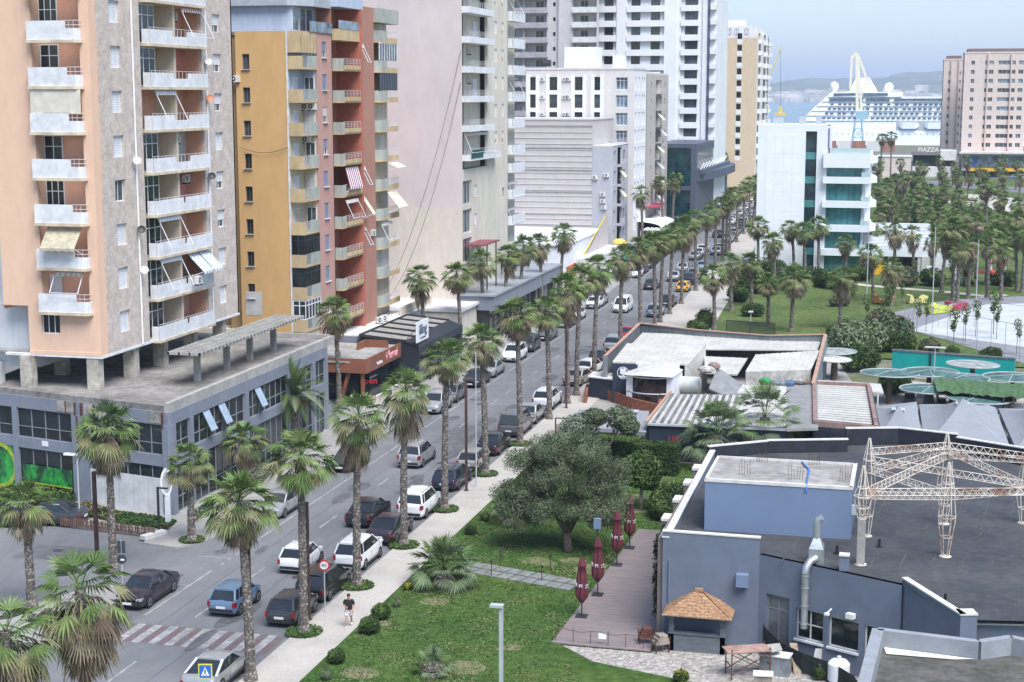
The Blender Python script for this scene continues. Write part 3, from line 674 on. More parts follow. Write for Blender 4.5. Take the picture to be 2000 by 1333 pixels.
for u,k,wd in ((14.2,8,.9),(14.2,4,.9),(14.2,2,.9),(10.8,3,3.4),(21,2,3.4)): put(awning_mesh(wd,.9,1.5,(aw_wh,white),roll=True),'awning',t,'E',u,1.9,F0+fh*k+2.6)
ac(t,'E',16.6,1.9,F0+fh*2+1.6); dish(t,(2.6,24.0,F0+fh*3+1.2),.4,offwhite,rad(60)); ac(t,'E',14.1,.1,F0+fh*1+1.9)
# penthouse
b=MB(); b.box(-12,-.2,1.6,10,TZ,TZ+2.3,0); b.build('penthouse',bluep,t); gb_=mat('grey_band',(.36,.39,.43),.6,.1); b=MB(); b.prism([(-12,1.0),(-.3,1.0),(1.3,3.4),(1.3,7.7),(-12,7.7)],TZ+2.3,TZ+3.1); b.build('roof_band',gb_,t); MB().box(-9,2.1,7.7,14.4,TZ+2.5,TZ+3.7).build('roof_band',bluep,t); MB().box(-9,-2,4,20,TZ+3.1,TZ+4.6).build('roof_room',bluep,t)
for u in (2.6,4.3,6.0): window(t,'E',u,TZ+.1,1.6,2.1,depth=.16,gm=glass_blue,nv=1)
for u in (8.6,9.9): window(t,'E',u,TZ+.1,1.2,2.1,depth=.1,gm=glass_dark,nv=1)
MB().box(XB+.1,XB+.13,2.0,7.7,TZ,TZ+.95).box(2.0,2.03,7.8,13.5,F0+fh*9+.95,F0+fh*9+1.75).build('glass_balustrade',glass_blue,t)
MB().box(.9,2.4,18,24.4,TZ+1.5,TZ+2.9).build('parapet_band',grn,t); MB().box(-11,.9,18,24.5,35.6,36).build('roof',grn,t)
MB().box(-11.8,.9,24.5,24.6,3,36).box(-11.8,-11.7,.3,24.5,3,36).build('rear_wall',cream,t)
MB().box(-12,-.2,.2,24.5,0,F0+.1).build('ground_floor',cream,t)
# ---------------------------------------------------------------- restaurants on the left pavement
brown=mat('brown_fascia',(.22,.085,.05),.55,.12,.8); redsign=mat('pink_sign_letter',(.80,.35,.42),.5,.05)
t=thing('restaurant','low flat roofed restaurant with a wide brown fascia on slanting brown posts','restaurant',(-46.9,131.4,0))
b=MB(); b.prism([(0,0),(0,10),(-8,10),(-8,0),(-4.8,-.4)],3.9,4.05); b.build('roof',mat('grey_membrane_roof',(.36,.35,.34),.9,.0,.5,col2=(.22,.21,.20),fine=(3,.2)),t)
b=MB(); b.box(-5.4,.12,-.12,.0,3.0,4.3).box(0,.12,0,9.6,3.0,4.3).box(-5.4,-5.28,0,3,3.0,4.3).box(-3.0,-.6,7.9,8.1,4.05,4.75).box(-3.0,-2.8,6,8,4.05,4.7); b.build('fascia',brown,t)
b=MB(); b.box(-4.7,-.8,3.0,3.1,0,3.0).box(-.85,-.75,3.1,9.5,0,3.0); b.build('glass_wall',glass_dark,t)
for a,c in (((-4.6,.5,0),(-4.9,.3,3.0)),((-2.6,.4,0),(-1.7,.3,3.0)),((-.5,.6,0),(-.4,.3,3.0))): MB().beam(a,c,.28,.28).build('post',brown,t)
text('i fornai','sign_letters',1.15,redsign,t,(.15,6.9,3.7),(rad(90),0,rad(90)),.03)
text('Panificio','sign_letters',.45,white,t,(.15,3.4,3.45),(rad(90),0,rad(90)),.02)
t2=tag(text('open','sign_letters',.8,mat('red_letters',(.55,.02,.04),.5,.05),None,(-47.3,133.2,2.0),(rad(90),0,rad(20)),.04),'small red letter sign hanging at the entrance of the brown restaurant','sign')
t2.name='hanging_sign'
fl=mat('flower_print',(.55,.52,.48),.7,.0,4,col2=(.40,.18,.12),lo=.38,hi=.5)
t=thing('terrace_barrier','low white terrace barrier with planting in front of the brown restaurant','barrier',(-45.9,131.5,0))
MB().box(-.06,.06,0,10,0,1.0).box(-2.5,0,-.06,.06,0,1.0).build('panel',fl,t); MB().box(-.1,.1,0,10,1.0,1.06).build('top_rail',white,t)
canvas=mat('grey_brown_canvas',(.27,.255,.235),.9,.1,1.5); cbl=mat('black_canopy',(.022,.028,.038),.5,.15)
t=thing('terrace_canopy','black framed terrace canopy with grey brown canvas panels beside the pavement','canopy',(-45.6,141.6,0))
b=MB()
for k in range(5):
    y0=k*2.9; b.poly([(-5.4,y0+.15,4.75),(-1.0,y0+.15,4.35),(-1.0,y0+2.75,4.35),(-5.4,y0+2.75,4.75)],0)
b.build('canvas',canvas,t)
b=MB()
for k in range(6): y0=k*2.9; b.beam((-5.5,y0,4.8),(-.9,y0,4.4),.16,.22)
b.beam((-5.5,0,4.8),(-5.5,14.5,4.8),.16,.2); b.poly([(-1,-.2,4.42),(.5,-.2,3.9),(.5,14.7,3.9),(-1,14.7,4.42)]); b.box(.44,.5,-.2,14.7,3.2,3.9)
for y0 in (0,3.6,7.3,11,14.4): b.box(.3,.45,y0-.08,y0+.08,0,3.9)
b.box(-5.4,.4,-.05,.0,0,4.3).box(-5.5,-5.4,0,14.5,0,4.7); b.build('frame',cbl,t)
MB().box(.2,.24,0,14.4,.6,3.3).build('glazing',glass_dark,t)
t=thing('rooftop_sign','white square sign with dark lettering standing on the black canopy','sign',(-45.3,141.2,4.3))
MB().box(-.05,.05,0,3.7,0,1.95).build('panel',white,t); navy=mat('navy_lettering',(.02,.03,.08),.5,.05)
text('illing','lettering',1.35,navy,t,(.07,1.85,1.1),(rad(90),0,rad(90)),.02); text('bar & kitchen','lettering',.3,navy,t,(.07,1.85,.32),(rad(90),0,rad(90)),.01)
for y0 in (.4,3.2): MB().beam((-.05,y0,1.5),(-1.3,y0,0),.05).build('brace',darkmetal,t)
t=thing('service_terrace','low roof terrace with a pale parapet between the brick red tower and the black canopy','building',(-51.5,142,0))
MB().box(-3.2,0,0,25,0,4.6).build('wall',pale_panel,t); MB().box(-3.2,.02,0,25,4.6,4.7).build('roof',offwhite,t)
for y0 in (8,9.4): part(ac_mesh(),'air_conditioner',t,(-.6,y0,4.8),rad(60))
b=MB(); b.box(-.3,-.1,14,24.6,4.7,5.6); b.build('parapet',cream,t)
# ---------------------------------------------------------------- pink tower
pinkt=mat('pale_pink_plaster',(.60,.51,.50),.9,.0,.25,col2=(.54,.46,.46),bump=.1,fine=(.8,.07),stretch=(1,1,.5)); creamt=wallmat('cream_white_plaster',(.58,.54,.47),.12)
beiget=wallmat('pale_beige_plaster',(.61,.535,.48),.05)
t=thing('apartment_tower','tall pale pink tower with a huge windowless side wall and white balconies','building',(-49.35,171,0))
PT=48
b=MB(); b.box(-24,0,-.02,.0,14.9,PT,0); b.box(-24,0,-.02,0,3.5,14.9,1); b.build('blank_wall',[pinkt,beiget],t)
b=MB(); b.T=FT('E')
wz=[]
zb=[20.4+3.25*k for k in range(9)]
hs=[(.3,10.6,19.2,PT-.5)]+[(14.2,15.4,z+1.2,z+2.7) for z in zb]+[(17.6,18.6,z+1.2,z+2.7) for z in zb]+[(.3,4.0,8.4+3.25*k+.3,8.4+3.25*k+3.0) for k in range(3)]+[(5.0,6.2,9.2+3.25*k,10.7+3.25*k) for k in range(3)]+[(17.8,18.8,15.0,16.2),(17.2,18.6,5.2,8.0)]
wallgrid(b,0,20.5,3.5,PT,hs,.25)
b.build('street_wall',creamt,t)
orange=wallmat('terracotta_plaster',(.38,.15,.09))
b=MB(); b.T=FT('E'); b.box(.3,3.6,1.2,1.3,19.2,PT,0); b.box(3.6,10.6,.8,.9,19.2,PT,1); b.box(.25,.3,0,1.2,19.2,PT,0); b.box(.3,4,1.2,1.3,8,18.3,1); b.build('recess_wall',[orange,creamt],t)
MB().box(-24,0,20.4,20.5,3.5,PT).box(-24,-23.9,0,20.5,3.5,PT).box(-24,0,0,20.5,PT,PT+.3).build('rear_wall',creamt,t)
def pb(w=10.4):
    def mk():
        b=MB(); b.box(.2,.2+w,-.95,1.3,-.25,0,0); b.box(.2,.2+w,-.95,-.88,0,.45,0); b.box(.2,.27,-.9,0,0,.45); b.box(.13+w,.2+w,-.9,0,0,.45); return b.mesh('balcony',pwhite)
    return cached(('pb',w),mk)
def pr(w):
    def mk():
        b=MB()
        for z in (.65,.85,1.05): b.box(.2,.2+w,-.93,-.9,z,z+.03)
        for i in range(int(w/.9)+1): b.box(.2+i*.9,.23+i*.9,-.93,-.9,.45,1.05)
        return b.mesh('railing',offwhite)
    return cached(('pr2',w),mk)
for k,z in enumerate(zb):
    o=put(pb(13.5) if k==0 else pb(),'balcony',t,'E',0,0,z); part(pr(13.5) if k==0 else pr(10.4),'railing',o)
    window(t,'E',2.5,z+.1,1.5,2.3,depth=1.05,gm=glass_mid if k%2 else glass_blue,nv=3)
    if k in (2,4,6): window(t,'E',8.0,z+.1,1.6,2.3,depth=.7,kind='shutter')
    if k in (2,3): ac(t,'E',5.3,-.75,z+1.9)
    for u in (14.8,18.1): window(t,'E',u,z+1.2,1.15,1.5,depth=.15,kind='half' if R.random()<.5 else 'shutter',gm=glass_mid)
    def pb2():
        b=MB(); b.box(20.6,27,-.9,.2,-.25,0); b.box(20.6,27,-.9,-.83,0,.9 if True else 0); b.box(20.6,20.67,-.9,0,0,.9); return b.mesh('balcony',pwhite)
    put(cached('pb3',pb2),'balcony',t,'E',0,-.3,z)
for k in range(0,4): put(cached('pb3',pb2),'balcony',t,'E',0,-.3,8.4+3.25*k)
b=MB(); b.T=FT('E'); b.box(20.5,27.5,.9,1.0,3,PT); b.build('rear_bay_wall',creamt,t)
for u,k in ((23.5,2),(23.5,-2),(23.5,-3),(23.5,5)): put(awning_mesh(4.5,1.0,1.6,(aw_wh,white),roll=True),'awning',t,'E',u,-.3,20.4+3.25*k+2.7)
for k in range(3): z=8.4+3.25*k; window(t,'E',2.15,z+.35,3.6,2.6,depth=.22,nv=3,gm=glass_mid); window(t,'E',5.6,z+.9,1.1,1.4,depth=.15,kind='shutter')
redw2=mat('red_balcony_wall',(.55,.05,.05),.8,.1); MB().box(-1.25,-1.15,.4,10.5,zb[0],zb[1]-.3).build('painted_wall',redw2,t)
put(awning_mesh(10,1.0,1.9,(aw_wh,white),roll=True),'awning',t,'E',5.4,.1,zb[1]-.5); put(rail_mesh(5,.95,.1,mat('teal_screen',(.02,.10,.10),.6,.1)),'railing',t,'E',2.9,1.0,zb[0])
t=thing('small_canopy','dark red tin canopy on two posts against the pink tower','canopy',(-49.3,172.4,0))
MB().prism([(-.0,-.6),(2.2,-.4),(2.2,6.6),(0,6.2)],10.6,10.75).build('roof',mat('dark_red_tin',(.20,.05,.06),.5,.1),t)
for y0 in (2,6): MB().beam((1.9,y0,3.5),(1.9,y0,10.6),.12).build('post',darkmetal,t)
t=thing('low_building','low cream building with a wide window under the pink tower','building',(-47.5,163,0))
MB().box(-12,0,0,8,0,4.3).box(-12,.3,8,30,0,3.9).build('wall',creamt,t); MB().box(-12.1,.4,-.2,8,4.3,4.6).build('roof',offwhite,t); window(t,'S',-3.0,1.3,3.6,2.2,depth=-.02,fm=darkmetal,gm=glass_mid,nv=3); window(t,'S',-8,1.8,2,1.6,depth=-.02,gm=glass_mid)
t=thing('grey_shop','blue grey shop front with black columns behind the left pavement palms','building',(-45.4,170,0))
MB().box(-4,0,0,34,3.6,5.2).build('fascia',pale_panel,t); MB().box(-4,-.6,.3,34,0,3.6).build('glass_wall',glass_dark,t)
for k in range(7): MB().box(-.3,0,.2+5.5*k,.5+5.5*k,0,3.6).build('column',darkmetal,t)
MB().prism([(-4.2,-.3),(.2,-.3),(.2,34.2),(-4.2,34.2)],5.2,5.4).build('roof',mat('zinc_roof',(.36,.39,.43),.4,.08,1,metal=.3),t)
# ---------------------------------------------------------------- striped blank wall building and slim grey block
strp=mat('grey_beige_cladding',(.50,.46,.455),.85,.0,.4,col2=(.45,.415,.41),fine=(1.2,.05))
t=thing('striped_building','big windowless building clad in grey beige horizontal bands','building',(-50.9,252,0))
b=MB(); b.box(-20,0,0,18,0,23.4); b.build('wall',strp,t)
b=MB()
for k in range(24): z=1.0+.93*k; b.box(-20,.0,-.09,-.0,z,z+.09)
b.build('joint_strip',mat('pale_joint',(.56,.55,.55),.8,.05),t)
b=MB()
for k in range(7): b.box(-20,.02,-.14,-.0,1.2+3.55*k,1.34+3.55*k)
b.build('drip_ledge',mat('grey_ledge',(.36,.34,.34),.8,.1),t)
MB().box(-20.1,.1,-.1,18.1,23.4,23.65).build('roof_edge',strp,t)
greyb=wallmat('cool_grey_plaster',(.40,.41,.45),.05)
t=thing('slim_block','slim cool grey apartment block with plants on its roof terrace','building',(-47.5,252,0))
zs=[3.2+3.2*k for k in range(5)]
b=MB(); b.box(-3.38,0,-.03,.0,0,19.3); b.T=FT('E'); wallgrid(b,0,13.5,0,19.3,[(.8,2.4,z+.2,z+2.5) for z in zs]+[(3.8,7.8,2.8,19.0)]+[(9.2,10.8,z+.6,z+2.4) for z in zs],.3,back=None); b.box(3.8,7.8,1.2,1.3,2.8,19.1); b.build('wall',greyb,t)
MB().box(-3.38,0,0,13.5,19.2,19.35).box(-3.38,0,13.4,13.5,0,19.3).build('roof',offwhite,t)
for z in zs:
    window(t,'E',1.6,z+.2,1.6,2.3,gm=glass_mid); window(t,'E',10,z+.6,1.6,1.8,gm=glass_dark,fm=darkmetal)
    window(t,'E',5.8,z+.1,2.4,2.2,depth=1.1,gm=glass_dark,nv=3)
    put(cached('sb1',lambda:MB().box(-2,2,-.7,1.1,-.15,0).box(-2,2,-.7,-.64,0,.3).box(-2,-1.94,-.7,0,0,.3).mesh('balcony',greyb)),'balcony',t,'E',5.8,0,z)
    put(rail_mesh(3.9,1.0,.14,offwhite,horiz=True),'railing',t,'E',5.8,.66,z)
for k in (0,1,2): 
    if k<2: put(awning_mesh(2.6,1.0,1.2,(aw_wh,aw_wh)),'awning',t,'E',5.8,.1,zs[3-k]+2.6)
for z,x in ((14.4,-1.0),(11.3,-1.6),(10.2,-1.6),(9.2,-1.4),(14.0,-2.9)): ac(t,'S',x,.04,z)
rr_=rail_mesh(3.2,1.0,.14,offwhite,horiz=True); put(rr_,'railing',t,'S',-1.7,-.1,19.35); put(rail_mesh(13,1.0,.14,offwhite,horiz=True),'railing',t,'E',6.7,-.1,19.35)
# low white building with yellow trim in front of the striped wall
t=thing('low_building','low white and red building with a yellow sloping edge below the striped wall','building',(-45.5,222,0))
MB().box(-22,-3,0,29.5,0,6.0).build('wall',white,t); MB().box(-3,0,6,29,0,3.6).build('annexe',mat('white_shed',(.58,.58,.58),.8,.1),t)
MB().prism([(-22,-.3),(-2.9,-.3),(-2.9,29.6),(-22,29.6)],6.0,6.2).build('roof',offwhite,t)
b=MB(); b.beam((-2.9,0,.5),(-2.9,29,8.2),.14,.2); b.build('yellow_trim',mat('yellow_paint',(.62,.50,.06),.6,.1),t); MB().box(-2.98,-2.8,-.05,6,.2,3.0).build('red_panel',mat('orange_red_paint',(.50,.08,.03),.6,.1),t)
b=MB(); b.poly([(-2.5,6,2.0),(-2.5,29.3,2.0),(-2.5,29.3,8.8)]); b.build('grey_gable',strp,t)
t=thing('kiosk','dark kiosk with blue and green posters and a yellow parasol behind the palms','kiosk',(-45.5,253,0))
MB().box(-2,0,0,3,0,3.4).box(.1,3,1.0,9,0,3.0).build('wall',blackpaint,t); MB().box(.2,1.4,-.1,.0,1.0,2.8).build('poster',mat('blue_poster',(.03,.09,.35),.5,.2),t); MB().box(-.6,.15,-.1,0,1.0,2.8).build('poster',mat('green_poster',(.03,.35,.2),.5,.2),t)
b=MB()
for k in range(4): b.poly([(0,1+2*k,3.4),(3.2,1+2*k,2.6),(3.2,2.8+2*k,2.6),(0,2.8+2*k,3.4)])
b.build('awning',glass_mid,t); MB().ell((-1.2,.5,3.6),(1.3,1.3,.8),10,6).build('parasol',mat('yellow_fabric',(.75,.48,.10),.8,.1),t)
# ---------------------------------------------------------------- white residential building
wr=wallmat('off_white_plaster',(.60,.57,.56),.06); wr2=mat('bright_white_plaster',(.70,.70,.72),.8,.05)
green_fr=mat('dark_green_frame',(.03,.05,.05),.5,.1)
t=thing('apartment_building','off white apartment building with bright vertical window bands and dark mullioned windows','building',(-51,291,0))
T0=32.2; zs=[T0-3.55-3.05*k for k in range(9)]
b=MB(); cols=[(-19.1,1.1),(-15.2,1.5),(-10.4,1.5),(-6.9,1.1)]
hs=[(u-w_/2,u+w_/2,z,z+2.3) for z in zs for u,w_ in cols]+[(-3.4,-1.2,z+.1,z+2.2) for z in zs]
wallgrid(b,-20.5,0,0,T0,hs,.3); b.build('wall',wr,t)
b=MB()
for u,w_ in cols:
    for s in (-1,1): b.box(u+s*(w_/2+.35)-.35,u+s*(w_/2+.35)+.35,-.08,-.0,4,T0-.9)
    for z in zs: b.box(u-w_/2,u+w_/2,-.08,.0,z-.72,z-.02)
b.build('white_band',wr2,t)
for z in zs:
    for u,w_ in cols: put(fwin_mesh(w_,2.3,2,(.3,.78),green_fr if (u<-6) else green_fr,glass_mid if R.random()<.35 else glass_dark),'window',t,'S',u,-.25,z)
    put(fwin_mesh(2.1,2.1,3,(.75,),white,glass_blue),'window',t,'S',-2.3,-.28,z+.1)
    if z>20:
        for u in (-17.2,-13,-12.3): ac(t,'S',u,0,z+1.6)
b=MB(); b.T=FT('E'); hh=[]
for z in zs:
    for u in (2,5.5,9,11.4): hh.append((u-.7,u+.7,z,z+2.3))
wallgrid(b,0,13.5,0,T0,hh,.3); b.build('street_wall',wr2,t)
for z in zs:
    for u in (2,5.5,9,11.4): put(fwin_mesh(1.4,2.3,2,(.75,),white,glass_blue),'window',t,'E',u,-.25,z)
MB().box(-20.6,.1,-.1,13.5,T0,T0+.35).build('roof_edge',wr,t); t.location=(-47.55,271,0); t.scale=(.931,.931,.985)
MB().box(-14,-8,4,10,T0+.35,T0+4).box(-5,-3,5,8,T0+.35,T0+2.5).build('roof_room',white,t)
tk=MB(); tk.tube([(-18,3,T0+1.2),(-16.4,3,T0+1.2)],.6,10); tk.build('water_tank',darkmetal,t)
MB().box(-20.5,-20.3,.02,30,0,T0).box(-20.5,0,29.9,30,0,T0).build('rear_wall',wr,t)
# terrace in front with plants below (set at z 22) handled by slim block; grey beige block behind
gb=wallmat('grey_beige_plaster',(.44,.40,.38),.08)
t=thing('apartment_building','grey beige apartment block with awnings and small balconies beyond the white one','building',(-51,304.6,0))
b=MB(); b.T=FT('E'); zs2=[31.5-3.4-3.05*k for k in range(9)]
hh=[(11,18,z-.1,z+2.5) for z in zs2]+[(5,6.2,z+.6,z+2.0) for z in zs2]+[(22,23.4,z+.5,z+2.1) for z in zs2]
wallgrid(b,0,27,0,31.6,hh,1.0); b.build('wall',gb,t)
for i,z in enumerate(zs2):
    put(fwin_mesh(2.4,2.3,3,(.7,),white,glass_dark),'window',t,'E',14.5,-.95,z)
    for u,w_ in ((5.6,1.2),(22.7,1.4)): put(fwin_mesh(w_,1.4 if u<9 else 1.6,2,(),offwhite,glass_mid),'window',t,'E',u,-.9,z+.55)
    put(cached('gb1',lambda:MB().box(-3.5,3.5,-.7,1.0,-.12,.0).box(-3.5,3.5,-.7,-.66,0,.25).mesh('balcony',gb)),'balcony',t,'E',14.5,0,z); put(rail_mesh(7,1.0,.25,offwhite,horiz=True),'railing',t,'E',14.5,.66,z)
    if i>1: put(awning_mesh(3.0,1.4,1.3,(aw_wh,blue_aw)if i%2 else (aw_wh,aw_wh)),'awning',t,'E',13 if i%3 else 16,.1,z+2.5)
MB().box(-20,0,0,27,31.6,31.9).box(-20,0,26.9,27,0,31.6).build('roof',offwhite,t); t.location=(-47.5,283.7,0); t.scale=(.931,.931,.985)
b=MB(); b.box(.1,2.2,0,12,7.4,7.6); b.build('awning',mat('crimson_awning',(.35,.04,.08),.8,.1),t)
t=thing('curved_canopy','white curved entrance canopy with slatted skylights behind the palms','canopy',(-46,276,0))
rs=[[(2.2*math.cos(a)-1,y0,4.4+1.0*math.sin(a)) for a in [math.pi*i/10 for i in range(11)]] for y0 in (0,16)]
MB().rings([[(x*2.2,y,z) for x,y,z in r] for r in rs],0,False,False).build('roof',white,t); b=MB()
for k in range(6): b.box(.2+.75*k,.65+.75*k,-6,-.2,4.3,4.45)
b.build('slats',offwhite,t); MB().box(-3,4,-.0,15,0,4.2).build('wall',darkmetal,t); MB().box(0,.2,-6,-5.8,0,4.3).box(4.3,4.5,-6,-5.8,0,4.3).build('post',offwhite,t)
# ---------------------------------------------------------------- high white tower
ht=mat('cool_white_plaster',(.66,.68,.71),.8,.05,.3); hw=mat('white_render',(.70,.71,.74),.8,.04,.3)
t=thing('apartment_tower','very tall white tower with stacked balcony bands above a dark glass base','building',(-42,338,0))
HT=58
zs=[17.9+3.04*k for k in range(13)]
colsH=[(-5.7,3.6,3.0),(-15.0,8.0,0),(-25.0,7.6,0),(-35.4,3.2,2.8)]
hs=[]
for z in zs:
    hs+= [(-7.5,-3.9,z+.75,z+2.9),(-19.0,-11.0,z+.75,z+2.75),(-29.0,-21.4,z+.75,z+2.75),(-37.0,-33.8,z+.75,z+2.9)]
b=MB(); wallgrid(b,-37.2,0,0,HT,hs,.55,m=0,mr=0,back=1); b.build('wall',[hw,ht],t)
b=MB(); b.box(-1.9,-1.4,-.35,-.02,17,HT); b.build('dark_fin',mat('slate_fin',(.10,.13,.18),.5,.1),t)
b=MB(); b.box(-2.9,-1.9,-.3,0,0,HT).box(-11,-8.3,-.3,0,0,HT).box(-21.2,-19.2,-.3,0,17,HT); b.build('pilaster',hw,t)
for z in zs:
    put(fwin_mesh(2.6,2.1,3,(.7,),darkmetal,glass_mid),'window',t,'S',-5.4,-.5,z+.78); put(fwin_mesh(2.9,2.1,3,(.7,),green_fr,glass_dark),'window',t,'S',-35.4,-.5,z+.78)
    for u in (-13,-17.2,-23,-27.4): put(fwin_mesh(1.9,1.9,2,(),darkmetal,glass_mid if R.random()<.6 else glass_dark),'window',t,'S',u,-.5,z+.78)
    put(cached('hb',lambda:MB().box(-4.1,4.1,-.35,0,-.55,.75).mesh('balcony_band',hw)),'balcony_band',t,'S',-15,0,z); put(cached('hb2',lambda:MB().box(-3.9,3.9,-.35,0,-.55,.75).mesh('balcony_band',hw)),'balcony_band',t,'S',-25.2,0,z)
    put(cached('hb3',lambda:MB().box(-1.9,1.9,-.3,0,-.5,.72).mesh('balcony_band',hw)),'balcony_band',t,'S',-5.6,0,z)
    put(cached('hb4',lambda:MB().box(-1.2,.0,-1.2,0,-.3,.8).mesh('balcony_band',ht)),'balcony_band',t,'S',0,0,z)
MB().box(-37.2,-37.1,.02,20,0,HT).box(-.1,0,.02,20,0,HT).box(-37.2,0,.02,20,HT,HT+.3).build('side_wall',ht,t)
# older grey balconied block behind to the left
t=thing('apartment_tower','older pale grey tower with deep balconies and laundry, left of the very tall white one','building',(-74,330,0))
b=MB(); zs=[14+3.05*k for k in range(13)]
hs=[(-12,-7.8,z+.2,z+2.6) for z in zs]+[(-7.4,-2.6,z+.2,z+2.6) for z in zs]
b2=MB(); wallgrid(b2,-16,0,0,HT-4,hs+[(-1.3,-.7,z+1.2,z+2.0) for z in zs],1.4,back=0); 
b2.build('wall',wallmat('aged_white_plaster',(.52,.50,.50),.1),t)
b=MB(); wallgrid(b,3.0,8.5,0,HT-4,[(3.2,8.0,z+.2,z+2.6) for z in zs],1.2,back=0); b.box(0,3,-.5,-.4,0,HT-4); b.build('wall',wallmat('aged_white_plaster',(.5,.5,.5)),t)
for i,z in enumerate(zs):
    for u in (-10.5,-4.4): put(fwin_mesh(1.8,1.7,2,(),offwhite,glass_dark),'window',t,'S',u,-1.35,z+.7)
    put(fwin_mesh(1.7,1.7,2,(),offwhite,glass_dark),'window',t,'S',5.2,-1.15,z+.7)
    put(cached('ob',lambda:MB().box(-5.1,5.1,-1.1,0,-.2,.0).box(-5.1,5.1,-1.1,-1.0,0,.95).mesh('balcony',mat('lilac_grey_paint',(.36,.34,.37),.8,.12,1))),'balcony',t,'S',-7.4,0,z)
    put(cached('ob2',lambda:MB().box(-2.6,2.6,-1.1,0,-.2,.0).box(-2.6,2.6,-1.1,-1.0,0,.95).mesh('balcony',offwhite)),'balcony',t,'S',5.6,0,z)
    if i%3==1: put(rail_mesh(4,.8,.3,mat('laundry',(.10,.15,.2),.9,.4,3)),'laundry_line',t,'S',-8.5,1.0,z+1.0)
MB().box(-16,-15.9,.02,15,0,HT-4).box(-16,8.5,0,15,HT-4,HT-3.7).build('side_wall',greyw,t)
# dark glass base
t=thing('glass_building','dark blue green glass building at the foot of the very tall white tower','building',(-42.05,309.5,0))
gt=glassmat('dark_green_glass',(.012,.055,.07)); sl=mat('slate_panel',(.07,.09,.13),.5,.1)
MB().box(-8.5,-.1,0,28,0,17.2).build('glass_wall',gt,t)
b=MB()
for z in (3.2,9.0): b.box(-8.5,-.05,-.12,-.0,z,z+.8)
b.box(-8.5,.06,-.12,28,17.2,18.0)
b.box(-.9,.1,-.2,.2,0,17.2); b.build('frame',sl,t)
b=MB(); b.T=FT('E'); wallgrid(b,0,49,0,17.2,[(3,46,13.0,16.4)],2.5,back=1); b.box(3,48,-1.2,2.4,12.0,12.9); b.prism([(2,-0.2),(10,-1.4),(30,-2.6),(46,-2.6),(54,-1.5),(56,0),(2,0)],10.6,12.2); b.build('street_wall',[sl,glass_dark],t)
b=MB(); b.T=FT('E')
for k in range(9): b.beam((5+4.6*k,-.3,12.9),(5.4+4.6*k,-1.0,14.2),.22,.22)
b.build('loungers',white,t)
MB().box(-8,-.3,49.2,56,0,10).box(-2.6,-.3,28.2,49,17.2,17.5).build('rear_wall',sl,t)
# beige tower
bt=wallmat('sand_plaster',(.60,.48,.34),.05)
t=thing('apartment_tower','sand coloured tower with white trim seen end on beside the road','building',(-42.2,426,0))
b=MB(); zs=[10.5+3.05*k for k in range(11)]
hs=[(u-.6,u+.6,z+.9,z+2.4) for z in zs for u in (-4.6,-9.6)]; wallgrid(b,-13,0,0,42.2,hs,.2); b.build('wall',bt,t)
for z in zs:
    for u in (-4.6,-9.6): put(fwin_mesh(1.2,1.5,2,(),green_fr,glass_dark),'window',t,'S',u,-.15,z+.9)
b=MB()
for u in (-4.6,-9.6):
    for z in zs: b.box(u-.7,u+.7,-.05,0,z-.4,z+.8)
b.box(-13,-11.4,-.06,0,8,42.2); b.build('white_band',wr2,t)
b=MB(); b.T=FT('E'); wallgrid(b,0,36,0,42,[(4,9,z+.2,z+2.6) for z in zs]+[(18,24,z+.2,z+2.6) for z in zs],1.0,back=0); b.build('street_wall',wr,t)
for z in zs:
    for u in (6.5,21,30):
        put(cached('bb',lambda:MB().box(-2.6,2.6,-1.0,0,-.2,.9).mesh('balcony',wr2)),'balcony',t,'E',u,0,z); put(fwin_mesh(1.6,1.6,2,(),green_fr,glass_dark),'window',t,'E',u+1.5,-.9 if u<25 else .02,z+1)
    if R.random()<.7: put(awning_mesh(3,1.4,1.2,(blue_aw,blue_aw) if R.random()<.5 else (aw_wh,aw_wh)),'awning',t,'E',21,.2,z+2.6)
MB().box(-12,-1,1,34,42.2,45.3).box(-9,-4,3,10,45.3,47).build('roof_storey',wr2,t)
for u in (-10,-7.5,-5.6,-3): put(fwin_mesh(1.0,1.6,2,(),darkmetal,glass_dark),'window',t,'S',u,-.98,43.0)
MB().box(-13,-12.9,.02,36,0,42.2).box(-13,0,35.9,36,0,42.2).build('rear_wall',bt,t)
# ---------------------------------------------------------------- white office
wo=mat('office_white_panel',(.68,.72,.76),.6,.0,.4,col2=(.63,.67,.72))
t=thing('office_building','modern white office with teal glass floors and a tall dark glass strip','building',(-24.3,250,0))
b=MB(); wallgrid(b,0,10.6,0,22.9,[(7.3,9.0,.3,21.9)],.5); b.box(0,10.6,.5,12,22.7,22.9); b.box(-.02,0,0,14,0,22.9); b.poly([(10.6,0,19),(10.6,6,19),(10.6,6,22.9),(10.6,0,22.9)]); b.build('wall',wo,t)
MB().box(1.3,6.6,-.03,0,.5,21.4).build('recessed_panel',mat('panel_face',(.70,.735,.77),.6,.03,.5),t)
b=MB()
for k in range(1,7): b.box(1.3,6.6,-.036,-.03,.5+3*k,.54+3*k)
for k in range(1,4): b.box(1.3+1.33*k,1.33+1.33*k,-.036,-.03,.5,21.4)
b.build('panel_joint',mat('joint_grey',(.52,.56,.60),.7,.05),t)
o=MB().box(7.3,9.0,.45,.5,.3,21.9).build('glass_strip',glassmat('strip_glass',(.02,.05,.065)),t)
for k in range(5): MB().box(7.3,9.0,.38,.46,1+3.7*k+1.8,1+3.7*k+2.9).build('spandrel',glass_teal,t)
